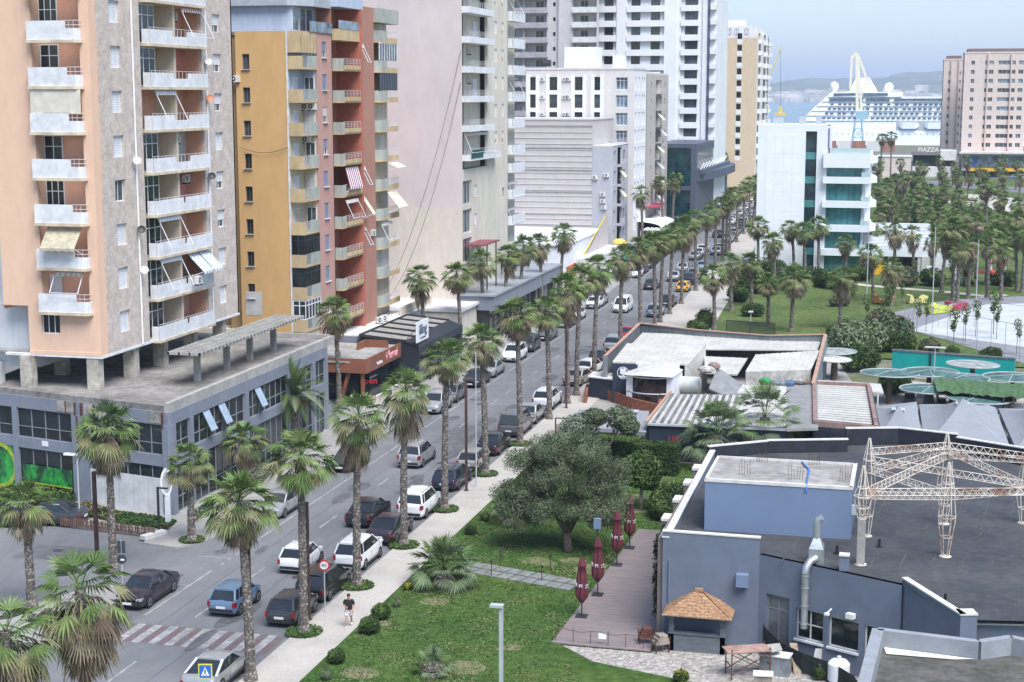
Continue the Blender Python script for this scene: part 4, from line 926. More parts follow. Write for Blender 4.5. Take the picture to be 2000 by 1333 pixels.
# violet side panel
MB().box(10.6,10.65,.6,5,19.2,22.3).build('side_window',mat('violet_glass',(.05,.05,.20),.3,.2),t)
fz=[0.1,3.9,7.6,11.3,15.0]
b=MB(); b.box(10.0,17.0,1.0,12,0.0,.1)
for z in fz[1:]+[18.6]: b.box(10.1,17.2,-1.0,12,z-1.0 if z<18 else z-2.2,z,0)
b.build('floor_band',wo,t)
for z in fz:
    g=MB(); g.box(10.2,15.9,.4,.45,z,z+2.7); g.build('glass_wall',glass_teal,t); m_=MB()
    for k in range(7): m_.box(10.2+.95*k-.025,10.2+.95*k+.025,.33,.4,z,z+2.7)
    m_.box(15.85,15.95,.2,5,z,z+2.7); m_.build('mullions',mat('dark_teal_frame',(.03,.09,.10),.5,.1),t)
    if z>1: MB().box(15.9,17.15,-.98,-.95,z,z+.75).box(17.1,17.15,-.95,4,z,z+.75).build('glass_balustrade',mat('clear_balustrade',(.42,.55,.58),.1,.05),t)
MB().box(15.95,16.3,.5,12,0,16.4).box(10,17,11.9,12,0,18.6).box(0,10.6,13.9,14,0,22.9).build('rear_wall',wo,t)
for z in fz[1:]+[18.0]: MB().prism([(17.2,-1.0),(18.2,1),(17.6,5),(17.2,8)],z-.9,z+.1).build('balcony_nose',wo,t)
MB().box(2,3.5,3,4,22.9,23.9).box(6,7,3,4,22.9,24.1).box(8.5,9.4,3,4,22.9,24.0).build('roof_plant',frame_al,t)
MB().box(10.3,17.0,-.6,.4-.9,18.6,18.62).build('roof_glass_rail',glass_blue,t)
b=MB(); b.box(10.8,11.0,-.8,-.75,18.6,19.5); b.box(10.8,17.1,-.8,-.77,18.62,19.4); b.build('roof_balustrade',mat('clear_balustrade',(.42,.55,.58),.1,.05),t)
t=thing('pavilion','white pavilion with a sloping slatted roof attached beside the white office','building',(-7.0,250,0))
b=MB()
for k in range(16): y0=k*.75; b.box(0,9.2,y0,y0+.62,4.6+.16*k,4.72+.16*k)
b.box(0,9.2,-.1,0,2.9,4.6).box(9.0,9.3,-.1,12,2.9,4.8); b.build('roof',wo,t)
MB().box(.2,8.8,3,3.2,0,4.6).build('wall',glass_dark,t); b=MB(); b.box(3,3.6,0,.4,0,3).box(7.4,8.0,0,.4,0,3).box(8.0,9.2,-.2,2,0,3); b.build('column',greyw,t)
MB().box(.5,2.6,-.6,1.5,0,1.5).build('yellow_box',mat('bright_yellow',(.80,.45,.02),.6,.1),t); MB().box(4,7.2,-1.5,-1.45,0,.9).build('railing',frame_al,t)
# ---------------------------------------------------------------- far pink towers on the right
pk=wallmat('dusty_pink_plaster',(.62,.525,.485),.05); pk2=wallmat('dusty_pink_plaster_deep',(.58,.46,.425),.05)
def fartower(x0,x1,y,z1,label,deep,cols,z0=9,steps=0):
    t=thing('apartment_tower',label,'building',(x1,y,0),0,'pink apartment towers by the harbour'); W=x1-x0
    fh_=3.05; n=int((z1-z0-1)/fh_); hs=[(u-w_/2,u+w_/2,z0+fh_*k+.9,z0+fh_*k+2.3) for k in range(n) for u,w_ in cols]
    b=MB(); wallgrid(b,-W,0,0,z1,hs,.25); b.build('wall',pk,t)
    for k in range(n):
        for u,w_ in cols:
            put(fwin_mesh(w_,1.4,2 if w_<2 else 4,(),offwhite,glass_mid if R.random()<.5 else glass_blue),'window',t,'S',u,-.2,z0+fh_*k+.9)
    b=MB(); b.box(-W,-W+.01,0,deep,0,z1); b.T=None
    wb=MB()
    for k in range(n):
        for yy in (3,6.5,12,16): 
            if yy<deep: wb.box(-W-.06,-W,yy,yy+1.1,z0+fh_*k+.9,z0+fh_*k+2.2)
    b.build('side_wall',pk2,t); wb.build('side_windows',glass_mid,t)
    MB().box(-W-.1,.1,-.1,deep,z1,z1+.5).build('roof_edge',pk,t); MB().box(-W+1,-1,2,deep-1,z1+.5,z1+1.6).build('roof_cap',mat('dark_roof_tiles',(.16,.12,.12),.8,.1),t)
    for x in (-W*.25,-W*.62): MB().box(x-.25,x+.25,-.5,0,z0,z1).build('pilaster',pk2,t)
    return t
fartower(13.7,34,565,41.2,'nearest and widest dusty pink tower above the shop row on the right edge',22,[(-17.5,1.2),(-12.2,2.8),(-6.5,5.6),(-2,1.6)])
fartower(7.4,14.5,596,39.6,'narrow dusty pink tower just left of the widest pink one',26,[(-5,1.0),(-1.6,1.0)])
t=thing('shop_row','low shop row with blue and yellow fronts at the foot of the pink towers','building',(14,556,0))
MB().box(0,26,0,9,0,8.5).build('wall',pk,t); MB().box(-1,26,-3,0,8.0,8.6).build('roof',offwhite,t); MB().box(0,26,-.4,0,3.6,7.2).build('glazing',glass_blue,t); MB().box(2,5,-.5,-.4,3.6,7.2).build('blue_panel',mat('strong_blue',(.06,.13,.38),.5,.1),t); MB().box(2,26,-1.6,-.5,2.2,3.2).build('yellow_awning',mat('bright_yellow',(.80,.45,.02),.6,.1),t); MB().box(0,26,-.3,0,0,2.2).build('dark_front',glass_dark,t)
t=thing('restaurant','low dark restaurant with white roof letters left of the pink towers','restaurant',(-2,560,0))
MB().box(0,14,0,14,0,7.6).build('wall',glass_dark,t); MB().box(-.6,14.2,-1.5,0,7.2,8.4).build('fascia',mat('grey_brown_panel',(.20,.18,.18),.6,.1),t); MB().box(9,14.2,-1.6,14,5.5,8.8).build('white_wing',offwhite,t)
text('PIAZZA','lettering',2.0,white,t,(5,-1.3,9.0),(rad(90),0,0),.15); MB().box(0,14,-3,-.2,0,3.4).build('lower_front',offwhite,t)
t=thing('pink_pavilion','low pale pink building between the palms in front of the cruise ship','building',(-13.5,545,0)); MB().box(0,11,0,10,0,7.0).build('wall',pk,t); MB().box(-.2,11.2,-.2,10,7,7.3).build('roof',offwhite,t); put(fwin_mesh(2,1.5,2,(),offwhite,glass_mid),'window',t,'S',3,.02,3)
t=thing('container_row','row of rusty red containers on the quay in front of the ship','containers',(-46,800,0))
for k in range(5): MB().box(7*k,7*k+6.4,0,2.5,0,5).build('container',mat('container_rust',(.34,.15,.11),.7,.2,.5) if k%2==0 else offwhite,t)
# ---------------------------------------------------------------- cruise ship
ship=mat('ship_white',(.85,.87,.89),.5,.02,.1); shipw=mat('ship_window',(.10,.16,.24),.3,.3,.5)
t=thing('cruise_ship','large white cruise ship with long rows of cabin windows moored beyond the park','ship',(0,945,-1.5))
def sx(px): return onY(px,240,945)[0]
def sz(py,px=1700): return onY(px,py,945)[1]+1.5
X0=sx(1558); X1=sx(1558)+190
b=MB(); b.rings([[(X0+8,6,0),(X0+8,18,0),(X0+2,12,11),(X0+2,12,11)],[(X0+20,0,0),(X0+20,24,0),(X0+16,24,13),(X0+16,0,13)],[(X1,0,0),(X1,24,0),(X1,24,14),(X1,0,14)]]); b.build('hull',ship,t)
decks=[(1566,14,17.0),(1574,17,19.7),(1583,19.7,22.4),(1593,22.4,25.0),(1603,25.0,27.8),(1614,27.8,30.5)]
b=MB()
for px,z0,z1 in decks:
    xa=sx(px); xe=X1 if z0<27 else sx(1760); b.rings([[(xa,3,z0),(xa,21,z0),(xa+2.6,20,z1),(xa+2.6,4,z1)],[(xe,2,z0),(xe,22,z0),(xe,22,z1),(xe,2,z1)]])
b.build('superstructure',ship,t)
cabw=MB().box(0,1.9,1.7,2.1,0,1.2).mesh('cabin_window',shipw); nw=0
for r_ in range(4):
    z=14.8+2.65*r_; x=sx(1605)+1.5*r_
    while x<sx(1850): part(cabw,'cabin_window',t,(x,0,z)); nw+=1; x+=2.9 if R.random()<.8 else 4.4
b=MB()
b.box(sx(1618),sx(1684),2.3,3.3,25.4,26.9).box(sx(1690),sx(1736),2.0,3.0,25.4,26.9).box(sx(1745),sx(1900),1.7,2.3,25.4,26.8).box(sx(1626),sx(1682),2.6,3.6,28.4,29.8).box(sx(1684),sx(1732),2.0,3.0,28.4,29.8)
b.build('window_rows',shipw,t)
b=MB()
x=sx(1610)
while x<X1: b.box(x,x+.5,-.12,0.05,6.2,6.8); x+=3.4
b.build('portholes',shipw,t)
zt=sz(152,1690)
b=MB(); xa,xb,xc,xd=sx(1655),sx(1712),sx(1694),sx(1668); b.rings([[(xa,6,30),(xa,18,30),(xb,18,30),(xb,6,30)],[(xd,8,zt),(xd,16,zt),(xc,16,zt),(xc,8,zt)]]); b.build('funnel',ship,t)
for px in (1625,1733): MB().ell((sx(px),12,33.6 if px<1700 else 33.0),(2.6,2.6,2.8),14,10).tube([(sx(px),12,28),(sx(px),12,33)],1.2,8).build('radar_dome',ship,t,smooth=True)
for k,(a,c) in enumerate(((1755,1795),(1805,1845),(1855,1895))):
    xa,xb=sx(a),sx(c); MB().rings([[(xa,-.4,10.8),(xa,1,10.8),(xa,1,12.3),(xa,-.4,12.3)],[(xa+2,-1.6,9.6),(xa+2,1.4,9.6),(xa+2,1.4,13),(xa+2,-1.6,13)],[(xb-2,-1.6,9.6),(xb-2,1.4,9.6),(xb-2,1.4,13),(xb-2,-1.6,13)],[(xb,-.4,10.8),(xb,1,10.8),(xb,1,12.3),(xb,-.4,12.3)]]).build('lifeboat',white,t)
MB().box(sx(1750),X1,-.05,.02,8.6,13.8).build('boat_deck_shade_sheet',mat('recess_shade_grey',(.40,.42,.45),.7,.1),t)  # flat sheet on the hull, the recess's shade painted as grey
# cranes
def crane(name,label,px,pyb,top,jib,Yd,col1,col2):
    x,z=onY(px,pyb,Yd); t=thing(name,label,'crane',(x,Yd,0))
    a=MB(); W=3.2
    for sx_ in (-W,W):
        for sy in (-3,3): a.beam((sx_,sy,0),(sx_*.5,sy*.5,14),.7,.7)
    for z in (4,9): a.beam((-W*.8,-2.5,z),(W*.8,-2.5,z),.5); 
    a.beam((-W*.85,-2.6,3),(W*.7,-2.2,9),.4); a.beam((W*.85,-2.6,3),(-W*.7,-2.2,9),.4)
    a.build('gantry_legs',col2,t); MB().box(-1.2,5.0,-2,2,14,18.5).build('cab',col2,t)
    c=MB(); zt=onY(px,top,Yd)[1]
    c.beam((-.8,0,18),(-2.0,0,zt),1.4,1.6).beam((1.6,0,18),(-1.6,0,zt-1),1.1,1.2).beam((-2.0,0,zt),(-4.8,0,zt-2),1.5).beam((-4.6,0,zt-2),(-5.0,0,zt-19),1.7,1.2).beam((-1.4,0,zt-1),(5,0,zt-17),1.3,1.2).beam((-2.8,0,zt-8),(2.6,0,zt-8),.5)
    for k in range(9):
        f=k/9; c.beam((-.8-1.2*f,0,18+(zt-18)*f),(1.6-3.2*f-.3,0,18+(zt-19)*(f+.06)),.35)
    c.build('boom',col1,t); return t
cr_y=mat('crane_cream',(.80,.76,.62),.6,.1); cr_b=mat('crane_blue',(.30,.50,.62),.6,.1)
crane('harbour_crane','cream and blue harbour crane standing in front of the cruise ship',1676,258,105,None,900,cr_y,cr_b)
t=thing('jib_crane','yellow jib crane with hanging hook beyond the sand coloured tower','crane',(*onY(1478,330,700)[:1],700,0))
xx,zz=onY(1526,92,700); x0=t.location.x; yl=mat('crane_yellow',(.72,.55,.12),.6,.1)
b=MB(); b.beam((0,0,0),(0,0,26),2,2); b.build('mast',yl,t); b=MB()
for o_ in (-.7,.7): b.beam((0,o_,22),(xx-x0,o_,zz),.35)
for k in range(14): f=k/14; g_=(k+.5)/14; b.beam(((xx-x0)*f,-.7,22+(zz-22)*f),((xx-x0)*g_,.7,22+(zz-22)*g_),.2)
b.build('jib',yl,t); xh,zh=onY(1524,222,700); b=MB(); b.beam((xx-x0-.4,0,zz),(xh-x0,0,zh+3),.12); b.build('cable',darkmetal,t); MB().box(xh-x0-2.4,xh-x0+2.4,-1,1,zh-1,zh+.2).box(xh-x0-.7,xh-x0+.7,-.5,.5,zh,zh+3).build('grab',yl,t)
# ---------------------------------------------------------------- blue grey building, lower right
bg_=mat('blue_grey_render',(.135,.165,.225),.8,.0,.5,col2=(.115,.14,.19),fine=(1.5,.06)); bg2=mat('blue_grey_block',(.145,.20,.31),.75,.0,.4,col2=(.13,.18,.28))
felt=mat('roof_felt',(.07,.072,.078),.75,.0,.35,col2=(.038,.041,.048),fine=(2.5,.35,.3,.7),bump=.2); feltj=mat('felt_seam',(.085,.08,.078),.9,.25,1.5); cap=mat('white_coping',(.58,.57,.55),.8,.1,2)
t=thing('restaurant_building','blue grey rendered flat roofed building with black felt roof at the lower right','building',(-11.75,76.8,0))
def L_(x,y): return (x+11.75,y-76.8)
roofp=[L_(*p) for p in [(-11.75,76.8),(-6.9,76.7),(0,73.3),(2.5,68.9),(20,72),(20,95),(6.9,99.7),(2.8,103),(-.6,104),(-3.8,103),(-3.7,101),(-8.6,99.4),(-12,96.7)]]
b=MB(); b.poly([(x,y,5.0) for x,y in roofp]); b.build('roof',felt,t)
b=MB()   # felt seams
for k in range(12):
    p=Vector(L_(-5.2+1.35*k,80.2-.25*k)); q=Vector(L_(-6.5+1.35*k,74.5-.1*k)) ; p2=Vector(L_(-2.6+1.3*k,98)); 
    for (a,c) in ((p,Vector((p.x-.6,p.y-5.0))),(Vector((p.x+2,p.y+1.5)),Vector((p.x+3.2,p.y+14)))):
        if a.y>0 and c.y>-2.2 or True: 
            n_=10; last=a
            for i in range(1,n_+1):
                m_=a.lerp(c,i/n_)
                if (-1.5 if m_.x>5 else 0)<m_.y<22 and 0<m_.x<30 and not(m_.x>11.7 and m_.y<-3): b.poly([(last.x-.03,last.y,5.006),(last.x+.03,last.y,5.006),(m_.x+.03,m_.y,5.006),(m_.x-.03,m_.y,5.006)])
                last=m_
b.build('roof_seams',feltj,t)
def wallseg(p,q,z0,z1,th=.25,m=bg_,name='wall',holes=(),capm=None,depth=.2,back=None):
    p=Vector(L_(*p));q=Vector(L_(*q)); d=q-p; L=d.length; a=math.atan2(d.y,d.x)
    b=MB(); wallgrid(b,0,L,z0,z1,list(holes),depth,0); b.poly([(0,th,z0),(L,th,z0),(L,th,z1),(0,th,z1)]) if not holes else None
    b.poly([(0,0,z1),(L,0,z1),(L,th,z1),(0,th,z1)])
    b.box(0,.0,0,th,z0,z1); o=part(b.mesh(name,m),name,t,(p.x,p.y,0),a)
    if capm: part(MB().box(-.03,L+.03,-.03,th+.03,z1,z1+.07).mesh('coping',capm),'coping',o)
    return o
wallseg((-11.75,76.8),(-6.9,76.7),0,5.8,capm=cap)
holes=[(.45,1.75,.1,3.1),(2.15,3.65,1.2,2.75),(3.95,5.55,1.2,2.7),(5.85,6.9,1.0,2.7)]
front=wallseg((-6.9,76.7),(0,73.3),0,5.0,holes=holes)
def fwin(u0,u1,z0,z1,fm,gm,nv,nh,nm='window'):
    o=part(win_mesh(round(u1-u0,2),round(z1-z0,2),nv,nh,.07,fm),nm,front,((u0+u1)/2,.12,z0)); part(pane_mesh(round(u1-u0,2),round(z1-z0,2),gm),'pane',o); return o
gfr=mat('grey_joinery',(.20,.215,.235),.6,.1)
fwin(.45,1.75,.1,3.1,gfr,mat('grey_door_panel',(.13,.145,.16),.4,.2),2,(.76,),'door'); fwin(2.15,3.65,1.2,2.75,offwhite,glass_dark,2,(.5,)); fwin(3.95,5.55,1.2,2.7,offwhite,glass_dark,1,()); fwin(5.85,6.9,1.0,2.7,offwhite,glass_dark,1,())
for u0,u1 in ((2.1,3.7),(3.9,5.6)): part(MB().box(u0,u1,-.12,0,1.1,1.2).mesh('sill',offwhite),'sill',front)
wallseg((0,73.5),(2.5,68.7),0,5.25,capm=cap); wallseg((2.5,68.7),(3.2,68.9),0,5.25,th=.7,capm=cap); wallseg((3.2,69.6),(20,72.8),0,4.6,m=bg_,capm=cap); wallseg((3.2,69.0),(20,71.8),0,3.9,m=bg_,capm=cap,th=.3)
wallseg((-11.95,97),(-11.75,76.8),0,5.5,th=.3,capm=cap)
wallseg((-8.6,99.6),(-3.7,101.2),4.5,5.75,m=blackpaint,capm=offwhite); wallseg((-12,96.9),(-8.6,99.4),4.5,5.75,m=blackpaint,capm=cap)
wallseg((-.6,104.4),(3,103.3),4.5,6.0,m=blackpaint,capm=offwhite); wallseg((-3.9,103.4),(-.6,104.4),4.5,6.0,m=blackpaint,capm=offwhite); wallseg((3,103.3),(14,97),4.5,5.8,m=blackpaint,capm=offwhite)
MB().box(-.02,2,19.9,20.1,0,5).build('rear_wall',blackpaint,t)
# raised block
b=MB(); x0,y0=L_(-10.15,80.5); x1,y1=L_(-2.65,86.0)
b.box(x0,x1,y0,y1,5,7.6,0); b.build('raised_block',bg2,t)
b=MB(); b.box(x0-.03,x1+.03,y0-.03,y0+.16,7.6,7.76,0).box(x1-.16,x1+.05,y0,y1,7.6,7.76,0).box(x0-.03,x0+.1,y0,y1,7.6,7.76,0).box(x0,x1,y1-.1,y1,7.6,7.76,0); b.build('coping',cap,t)
MB().box(x0+.1,x1-.16,y0+.16,y1-.1,7.6,7.66).build('block_roof',mat('bare_screed',(.34,.33,.32),.95,.0,.5,col2=(.24,.225,.215),fine=(2,.25)),t)
for (cx,cy,n_) in ((x0+1.6,y0+1.6,5),(x0+4.2,y0+1.3,6),(x1-.7,y0+1.6,4),(x0+2.2,y1-.6,5),(x0+5,y1-.6,5)):
    b=MB()
    for k in range(n_): b.beam((cx+.14*k,cy+R.uniform(-.1,.1),7.65),(cx+.14*k+R.uniform(-.04,.04),cy,8.25+R.random()*.3),.02)
    b.build('starter_bars',rust,t)
b=MB(); b.tube([(x0+4.6,y1-.3,7.72),(x0+5.1,y1-2,7.72),(x0+5.2,y0,7.74),(x0+5.2,y0-.05,7.4)],.05,6); b.build('blue_hose',mat('blue_hose',(.05,.18,.50),.5,.1),t)
b=MB(); b.beam((x1+.1,y0+.5,6.5),(x1+.7,y0+.4,6.6),.06).beam((x1+.1,y0+.5,6.2),(x1+.1,y0+.5,6.7),.2,.3); b.build('antenna',frame_al,t)
# duct, vent, boxes, wall lamps
dz=MB(); x,y=L_(-4.55,75.2); duct=galv
dz.tube([(x,y,1.9),(x,y,4.7)],.17,12).tube([(x,y,4.65),(x+.03,y+.03,4.95),(x+.2,y+.25,5.2),(x+.45,y+.5,5.3)],.19,12)
for z in (2.1,3.0,3.9,4.5): dz.tube([(x,y,z),(x,y,z+.06)],.2,12)
dz.build('wall_duct',duct,t,smooth=40)
dz=MB(); cx,cy=L_(-4.1,76.0); dz.box(cx-.35,cx+.35,cy-.35,cy+.45,5.02,5.75); dz.rings([[(cx-.35,cy-.35,5.75),(cx+.35,cy-.35,5.75),(cx+.35,cy+.45,5.75),(cx-.35,cy+.45,5.75)],[(cx-.15,cy-.1,6.25),(cx+.15,cy-.1,6.25),(cx+.15,cy+.2,6.25),(cx-.15,cy+.2,6.25)]])
dz.tube([(cx,cy+.05,6.2),(cx,cy+.05,6.95),(cx+.05,cy+.05,7.15),(cx+.25,cy+.05,7.25)],.18,12); dz.build('roof_extractor',duct,t,smooth=40)
MB().box(3.75,4.35,-.5,0,3.35,3.98).build('wall_box',bg2,t); MB().box(8.8,9.25,-1.8-.2,-1.6,5.02,5.75).build('roof_pier',bg_,t)
MB().box(8.78,9.27,-2.05,-1.55,5.75,5.82).build('coping',cap,t)
for x,y in ((-1.2,79.5),(1.9,71.2),(-3.2,77.8),(4.6,92),(7.2,88.6)): x,y=L_(x,y); MB().tube([(x,y,5),(x,y,5.4)],.07,8).tube([(x,y,5),(x,y,5.02)],.2,8).build('vent_pipe',black,t)
part(MB().beam((4.1,-.05,3.1),(4.1,-.45,3.0),.05).box(4.0,4.2,-.6,-.4,2.9,3.0).mesh('wall_lamp',white),'wall_lamp',front); part(MB().box(5.0,5.4,-.35,-.05,2.9,3.15).mesh('wall_lamp',offwhite),'wall_lamp',front)
b=MB(); b.tube([(.35,-.06,.3),(.35,-.06,4.4)],.05,6); b.build('wall_pipe',bg_,t)
b=MB()
for y in (4.2,8.2,12.2,16.0): b.box(-.7,0,y,y+1.0,0,5.2)
b.build('pier',mat('brown_render',(.17,.145,.135),.8,.1),t); b=MB()
for y in (4.2,8.2,12.2,16.0): b.box(-.75,.05,y-.05,y+1.05,5.2,5.35)
b.build('pier_cap',cap,t)
# ivy-dark screen at the corner of the deck side
b=MB(); b.box(-.28,-.02,.2,16,0,5.4); b.build('side_cladding',mat('brown_render',(.17,.145,.135),.8,.1),t)
def leafmesh(name,pts,n,size,mats,seed=1,flat=0,asp=.45):
    """pts(rr)->(point, outward normal)"""
    rr=random.Random(seed); b=MB(); V=[];Fc=[];Mi=[]
    for i in range(n):
        p,nr,mi=pts(rr); nr=(Vector(nr)+Vector((rr.gauss(0,.6),rr.gauss(0,.6),rr.gauss(0,.6)))).normalized()
        a=nr.cross(Vector((rr.gauss(0,1),rr.gauss(0,1),rr.gauss(0,1))))
        if a.length<1e-3: continue
        a.normalize(); c=nr.cross(a); s=size*rr.uniform(.6,1.3); p=Vector(p); k=len(V)
        for q in (p-a*s, p-c*s*asp+nr*s*.15, p+a*s, p+c*s*asp+nr*s*.15): V.append((q.x,q.y,q.z))
        Fc.append((k,k+1,k+2,k+3)); Mi.append(mi)
    me=bpy.data.meshes.new(name); me.from_pydata(V,[],Fc)
    for m in mats: me.materials.append(m)
    me.polygons.foreach_set('material_index',Mi); me.update(); return me
def lm(name,c,rough=.6): 
    m=mat(name,c,rough,.15,3,world=False,spec=.15)
    return m
lf_d=lm('leaf_dark',(.035,.065,.022)); lf_m=lm('leaf_mid',(.06,.105,.03)); lf_l=lm('leaf_light',(.10,.155,.045)); lf_y=lm('leaf_yellow',(.30,.28,.03)); lf_dry=lm('leaf_dry',(.20,.16,.09))
ol_d=lm('olive_dark',(.075,.103,.058)); ol_m=lm('olive_mid',(.115,.15,.085)); ol_l=lm('olive_light',(.17,.21,.125))
bark=mat('bark',(.13,.105,.085),.95,.3,4,bump=.5)
def clump(rr,lobes,light=.25,shell=.55):
    l=lobes[rr.randrange(len(lobes))]; u=Vector((rr.gauss(0,1),rr.gauss(0,1),rr.gauss(0,1))).normalized(); r=(rr.uniform(shell**3,1))**(1/3)
    r*=1+.12*noise.noise(u*3+Vector(l[0])); p=Vector((l[0][0]+u.x*r*l[1][0],l[0][1]+u.y*r*l[1][1],l[0][2]+u.z*r*l[1][2]))
    h=noise.noise(p*1.1)+rr.uniform(-.35,.35); return p,u,(2 if h>.28 else 1 if h>-.12 else 0)
def ivy(rr): p=(rr.uniform(-.55,-.25),rr.uniform(.3,4),rr.uniform(1.2,5.2)); return p,(-1,0,0),rr.randrange(2)
part(leafmesh('ivy',ivy,2200,.12,[mat('black_leaf',(.012,.014,.014),.7,.1),lf_d]),'ivy',t)
# lattice trusses on the roof
lat=mat('rusty_white_steel',(.56,.52,.46),.7,.0,.9,col2=(.36,.22,.15),lo=.36,hi=.5)
t=thing('roof_truss','rusty white lattice steel frame of spindle columns and trusses standing on the black felt roof','frame',(-2.0,76.2,5.0))
cols_=[((0,0),9.9,2.3),((.1,5.2),10.15,0),((4.0,2.4),9.75,0),((8.1,9.8),8.9,0),((4.0,8.6),9.9,0)]
def spindle(cx,cy,ztop,post):
    b=MB(); zt=ztop-5.0; prof=[(post,.16 if not post else .2),(post+(zt-post)*.42,.42),(zt*.78,.26),(zt,.05)]
    if post: MB().box(cx-.19,cx+.19,cy-.19,cy+.19,0,post).build('concrete_post',concrete,t)
    for k in range(6):
        a=k*math.pi/3; pts=[(cx+r*math.cos(a),cy+r*math.sin(a),z) for z,r in prof]
        for p,q in zip(pts,pts[1:]): b.tube([p,q],.026,5)
    for z,r in prof[:3]+[((prof[0][0]+prof[1][0])/2,(prof[0][1]+prof[1][1])/2)]:
        for k in range(6): a=k*math.pi/3; c=a+math.pi/3; b.beam((cx+r*math.cos(a),cy+r*math.sin(a),z),(cx+r*math.cos(c),cy+r*math.sin(c),z),.05,.05)
    b.tube([(cx,cy,0),(cx,cy,.03)],.3,12); b.build('spindle_column',lat,t)
for (c_,zt,post) in cols_: spindle(c_[0],c_[1],zt,post)
def ltruss(a,za,c,zc,h=.32):
    b=MB(); a=Vector((*a,za-5));c=Vector((*c,zc-5)); n=max(6,int((c-a).length/.42)); up=Vector((0,0,h)); s=(c-a).cross(Vector((0,0,1))).normalized()*.17
    b.tube([a+up,c+up],.024,5); b.tube([a+s,c+s],.022,5); b.tube([a-s,c-s],.022,5)
    for k in range(n):
        p=a.lerp(c,k/n);q=a.lerp(c,(k+.5)/n);r=a.lerp(c,(k+1)/n)
        for e in (s,-s): b.tube([p+e,q+up],.013,4,cap=False); b.tube([q+up,r+e],.013,4,cap=False)
        b.tube([p+s,p-s],.012,4,cap=False)
    b.build('lattice_beam',lat,t)
cA,cB,cC,cD,cE=[c[0] for c in cols_]
ltruss(cB,9.3,cE,9.1); ltruss(cB,8.3,cE,8.9); ltruss(cA,8.3,cC,7.9); ltruss(cA,8.45,(8,4.4),7.9); ltruss(cC,7.9,(8,4.4),8.0); ltruss(cB,8.9,(8,4.4),8.2); ltruss(cE,9.1,(11,10),8.2); ltruss(cE,8.9,(8,4.4),8.1); ltruss(cA,8.4,cE,8.6); ltruss(cE,8.6,cD,8.3); ltruss(cC,8.0,cB,8.4)
# brown low rendered terrace building in the very corner
t=thing('corner_roof','old grey felt roof with a pale parapet in the bottom right corner','building',(-.9,58,0))
P1=[G(1715,1228,7),G(1912,1252,7),G(1975,1243,7),G(2100,1270,7),G(2100,1500,7),G(1665,1420,7)]
o0=Vector((-.9,58)); P1=[Vector(p)-o0 for p in P1]
MB().prism([(p.x,p.y) for p in P1],0,6.3).build('roof',mat('stained_felt',(.12,.115,.11),.9,.0,.8,col2=(.06,.065,.05),fine=(3,.35)),t)
b=MB()
for p,q in zip(P1[:3],P1[1:4]): b.beam((p.x,p.y,6.65),(q.x,q.y,6.65),.32,.7)
b.beam((P1[5].x,P1[5].y,6.65),(P1[0].x,P1[0].y,6.65),.45,.7); b.build('parapet',mat('pale_parapet',(.25,.27,.30),.8,.1,1),t)
b=MB(); p,q=P1[0],P1[1]; b.poly([(p.x+.25,p.y-.2,6.34),(q.x-.1,q.y-.2,6.34),(q.x-.9,q.y-.45,6.34),(p.x+.35,p.y-.95,6.34)]); b.build('white_render',cap,t)
# kiosk
t=thing('serving_kiosk','small grey timber kiosk with an orange brown shingle roof against the blue grey wall','kiosk',(-11.2,75.6,0))
kg=mat('kiosk_grey',(.125,.145,.165),.7,.15,1.5,stretch=(1,1,6))
b=MB(); b.box(0,2.8,.0,.08,0,.95).box(0,.25,0,.25,0,2.0).box(2.55,2.8,0,.25,0,2.0).box(-.05,2.85,-.06,.3,.95,1.02); b.build('counter',kg,t); MB().box(.05,2.75,1.3,1.36,0,2.0).build('back_wall',kg,t)
shing=mat('shingle_wood',(.46,.29,.17),.85,.0,4,col2=(.26,.13,.07),fine=(9,.4),stretch=(1,1,3))
b=MB(); ap=(1.4,.7,3.05); base=[(-.3,-.5,2.0),(3.15,-.5,2.0),(3.15,1.6,2.0),(-.3,1.6,2.0)]
for i in range(4):
    p=Vector(base[i]);q=Vector(base[(i+1)%4]);a_=Vector((1.25+.3*(i in(1,2)) ,.6,3.05)); rows=9
    for r_ in range(rows):
        f0=r_/rows; f1=(r_+1.25)/rows; f1=min(1,f1); n_=max(1,int(16*(1-f0)))
        for k in range(n_):
            u0=k/n_;u1=(k+.94)/n_; j=R.uniform(0,.02); up=Vector((0,0,.03+j)); f1j=max(0,f0-R.random()*.03)
            b.poly([p.lerp(q,u0).lerp(a_,f1j)+up,p.lerp(q,u1).lerp(a_,f1j)+up,p.lerp(q,u1).lerp(a_,f1)+up*.4,p.lerp(q,u0).lerp(a_,f1)+up*.4])
b.rings([[Vector(p) for p in base],[Vector((1.25,.55,3.0)),Vector((1.55,.55,3.0)),Vector((1.55,.65,3.0)),Vector((1.25,.65,3.0))]]); b.box(1.2,1.6,.5,.7,3.0,3.18); b.build('shingle_roof',shing,t)
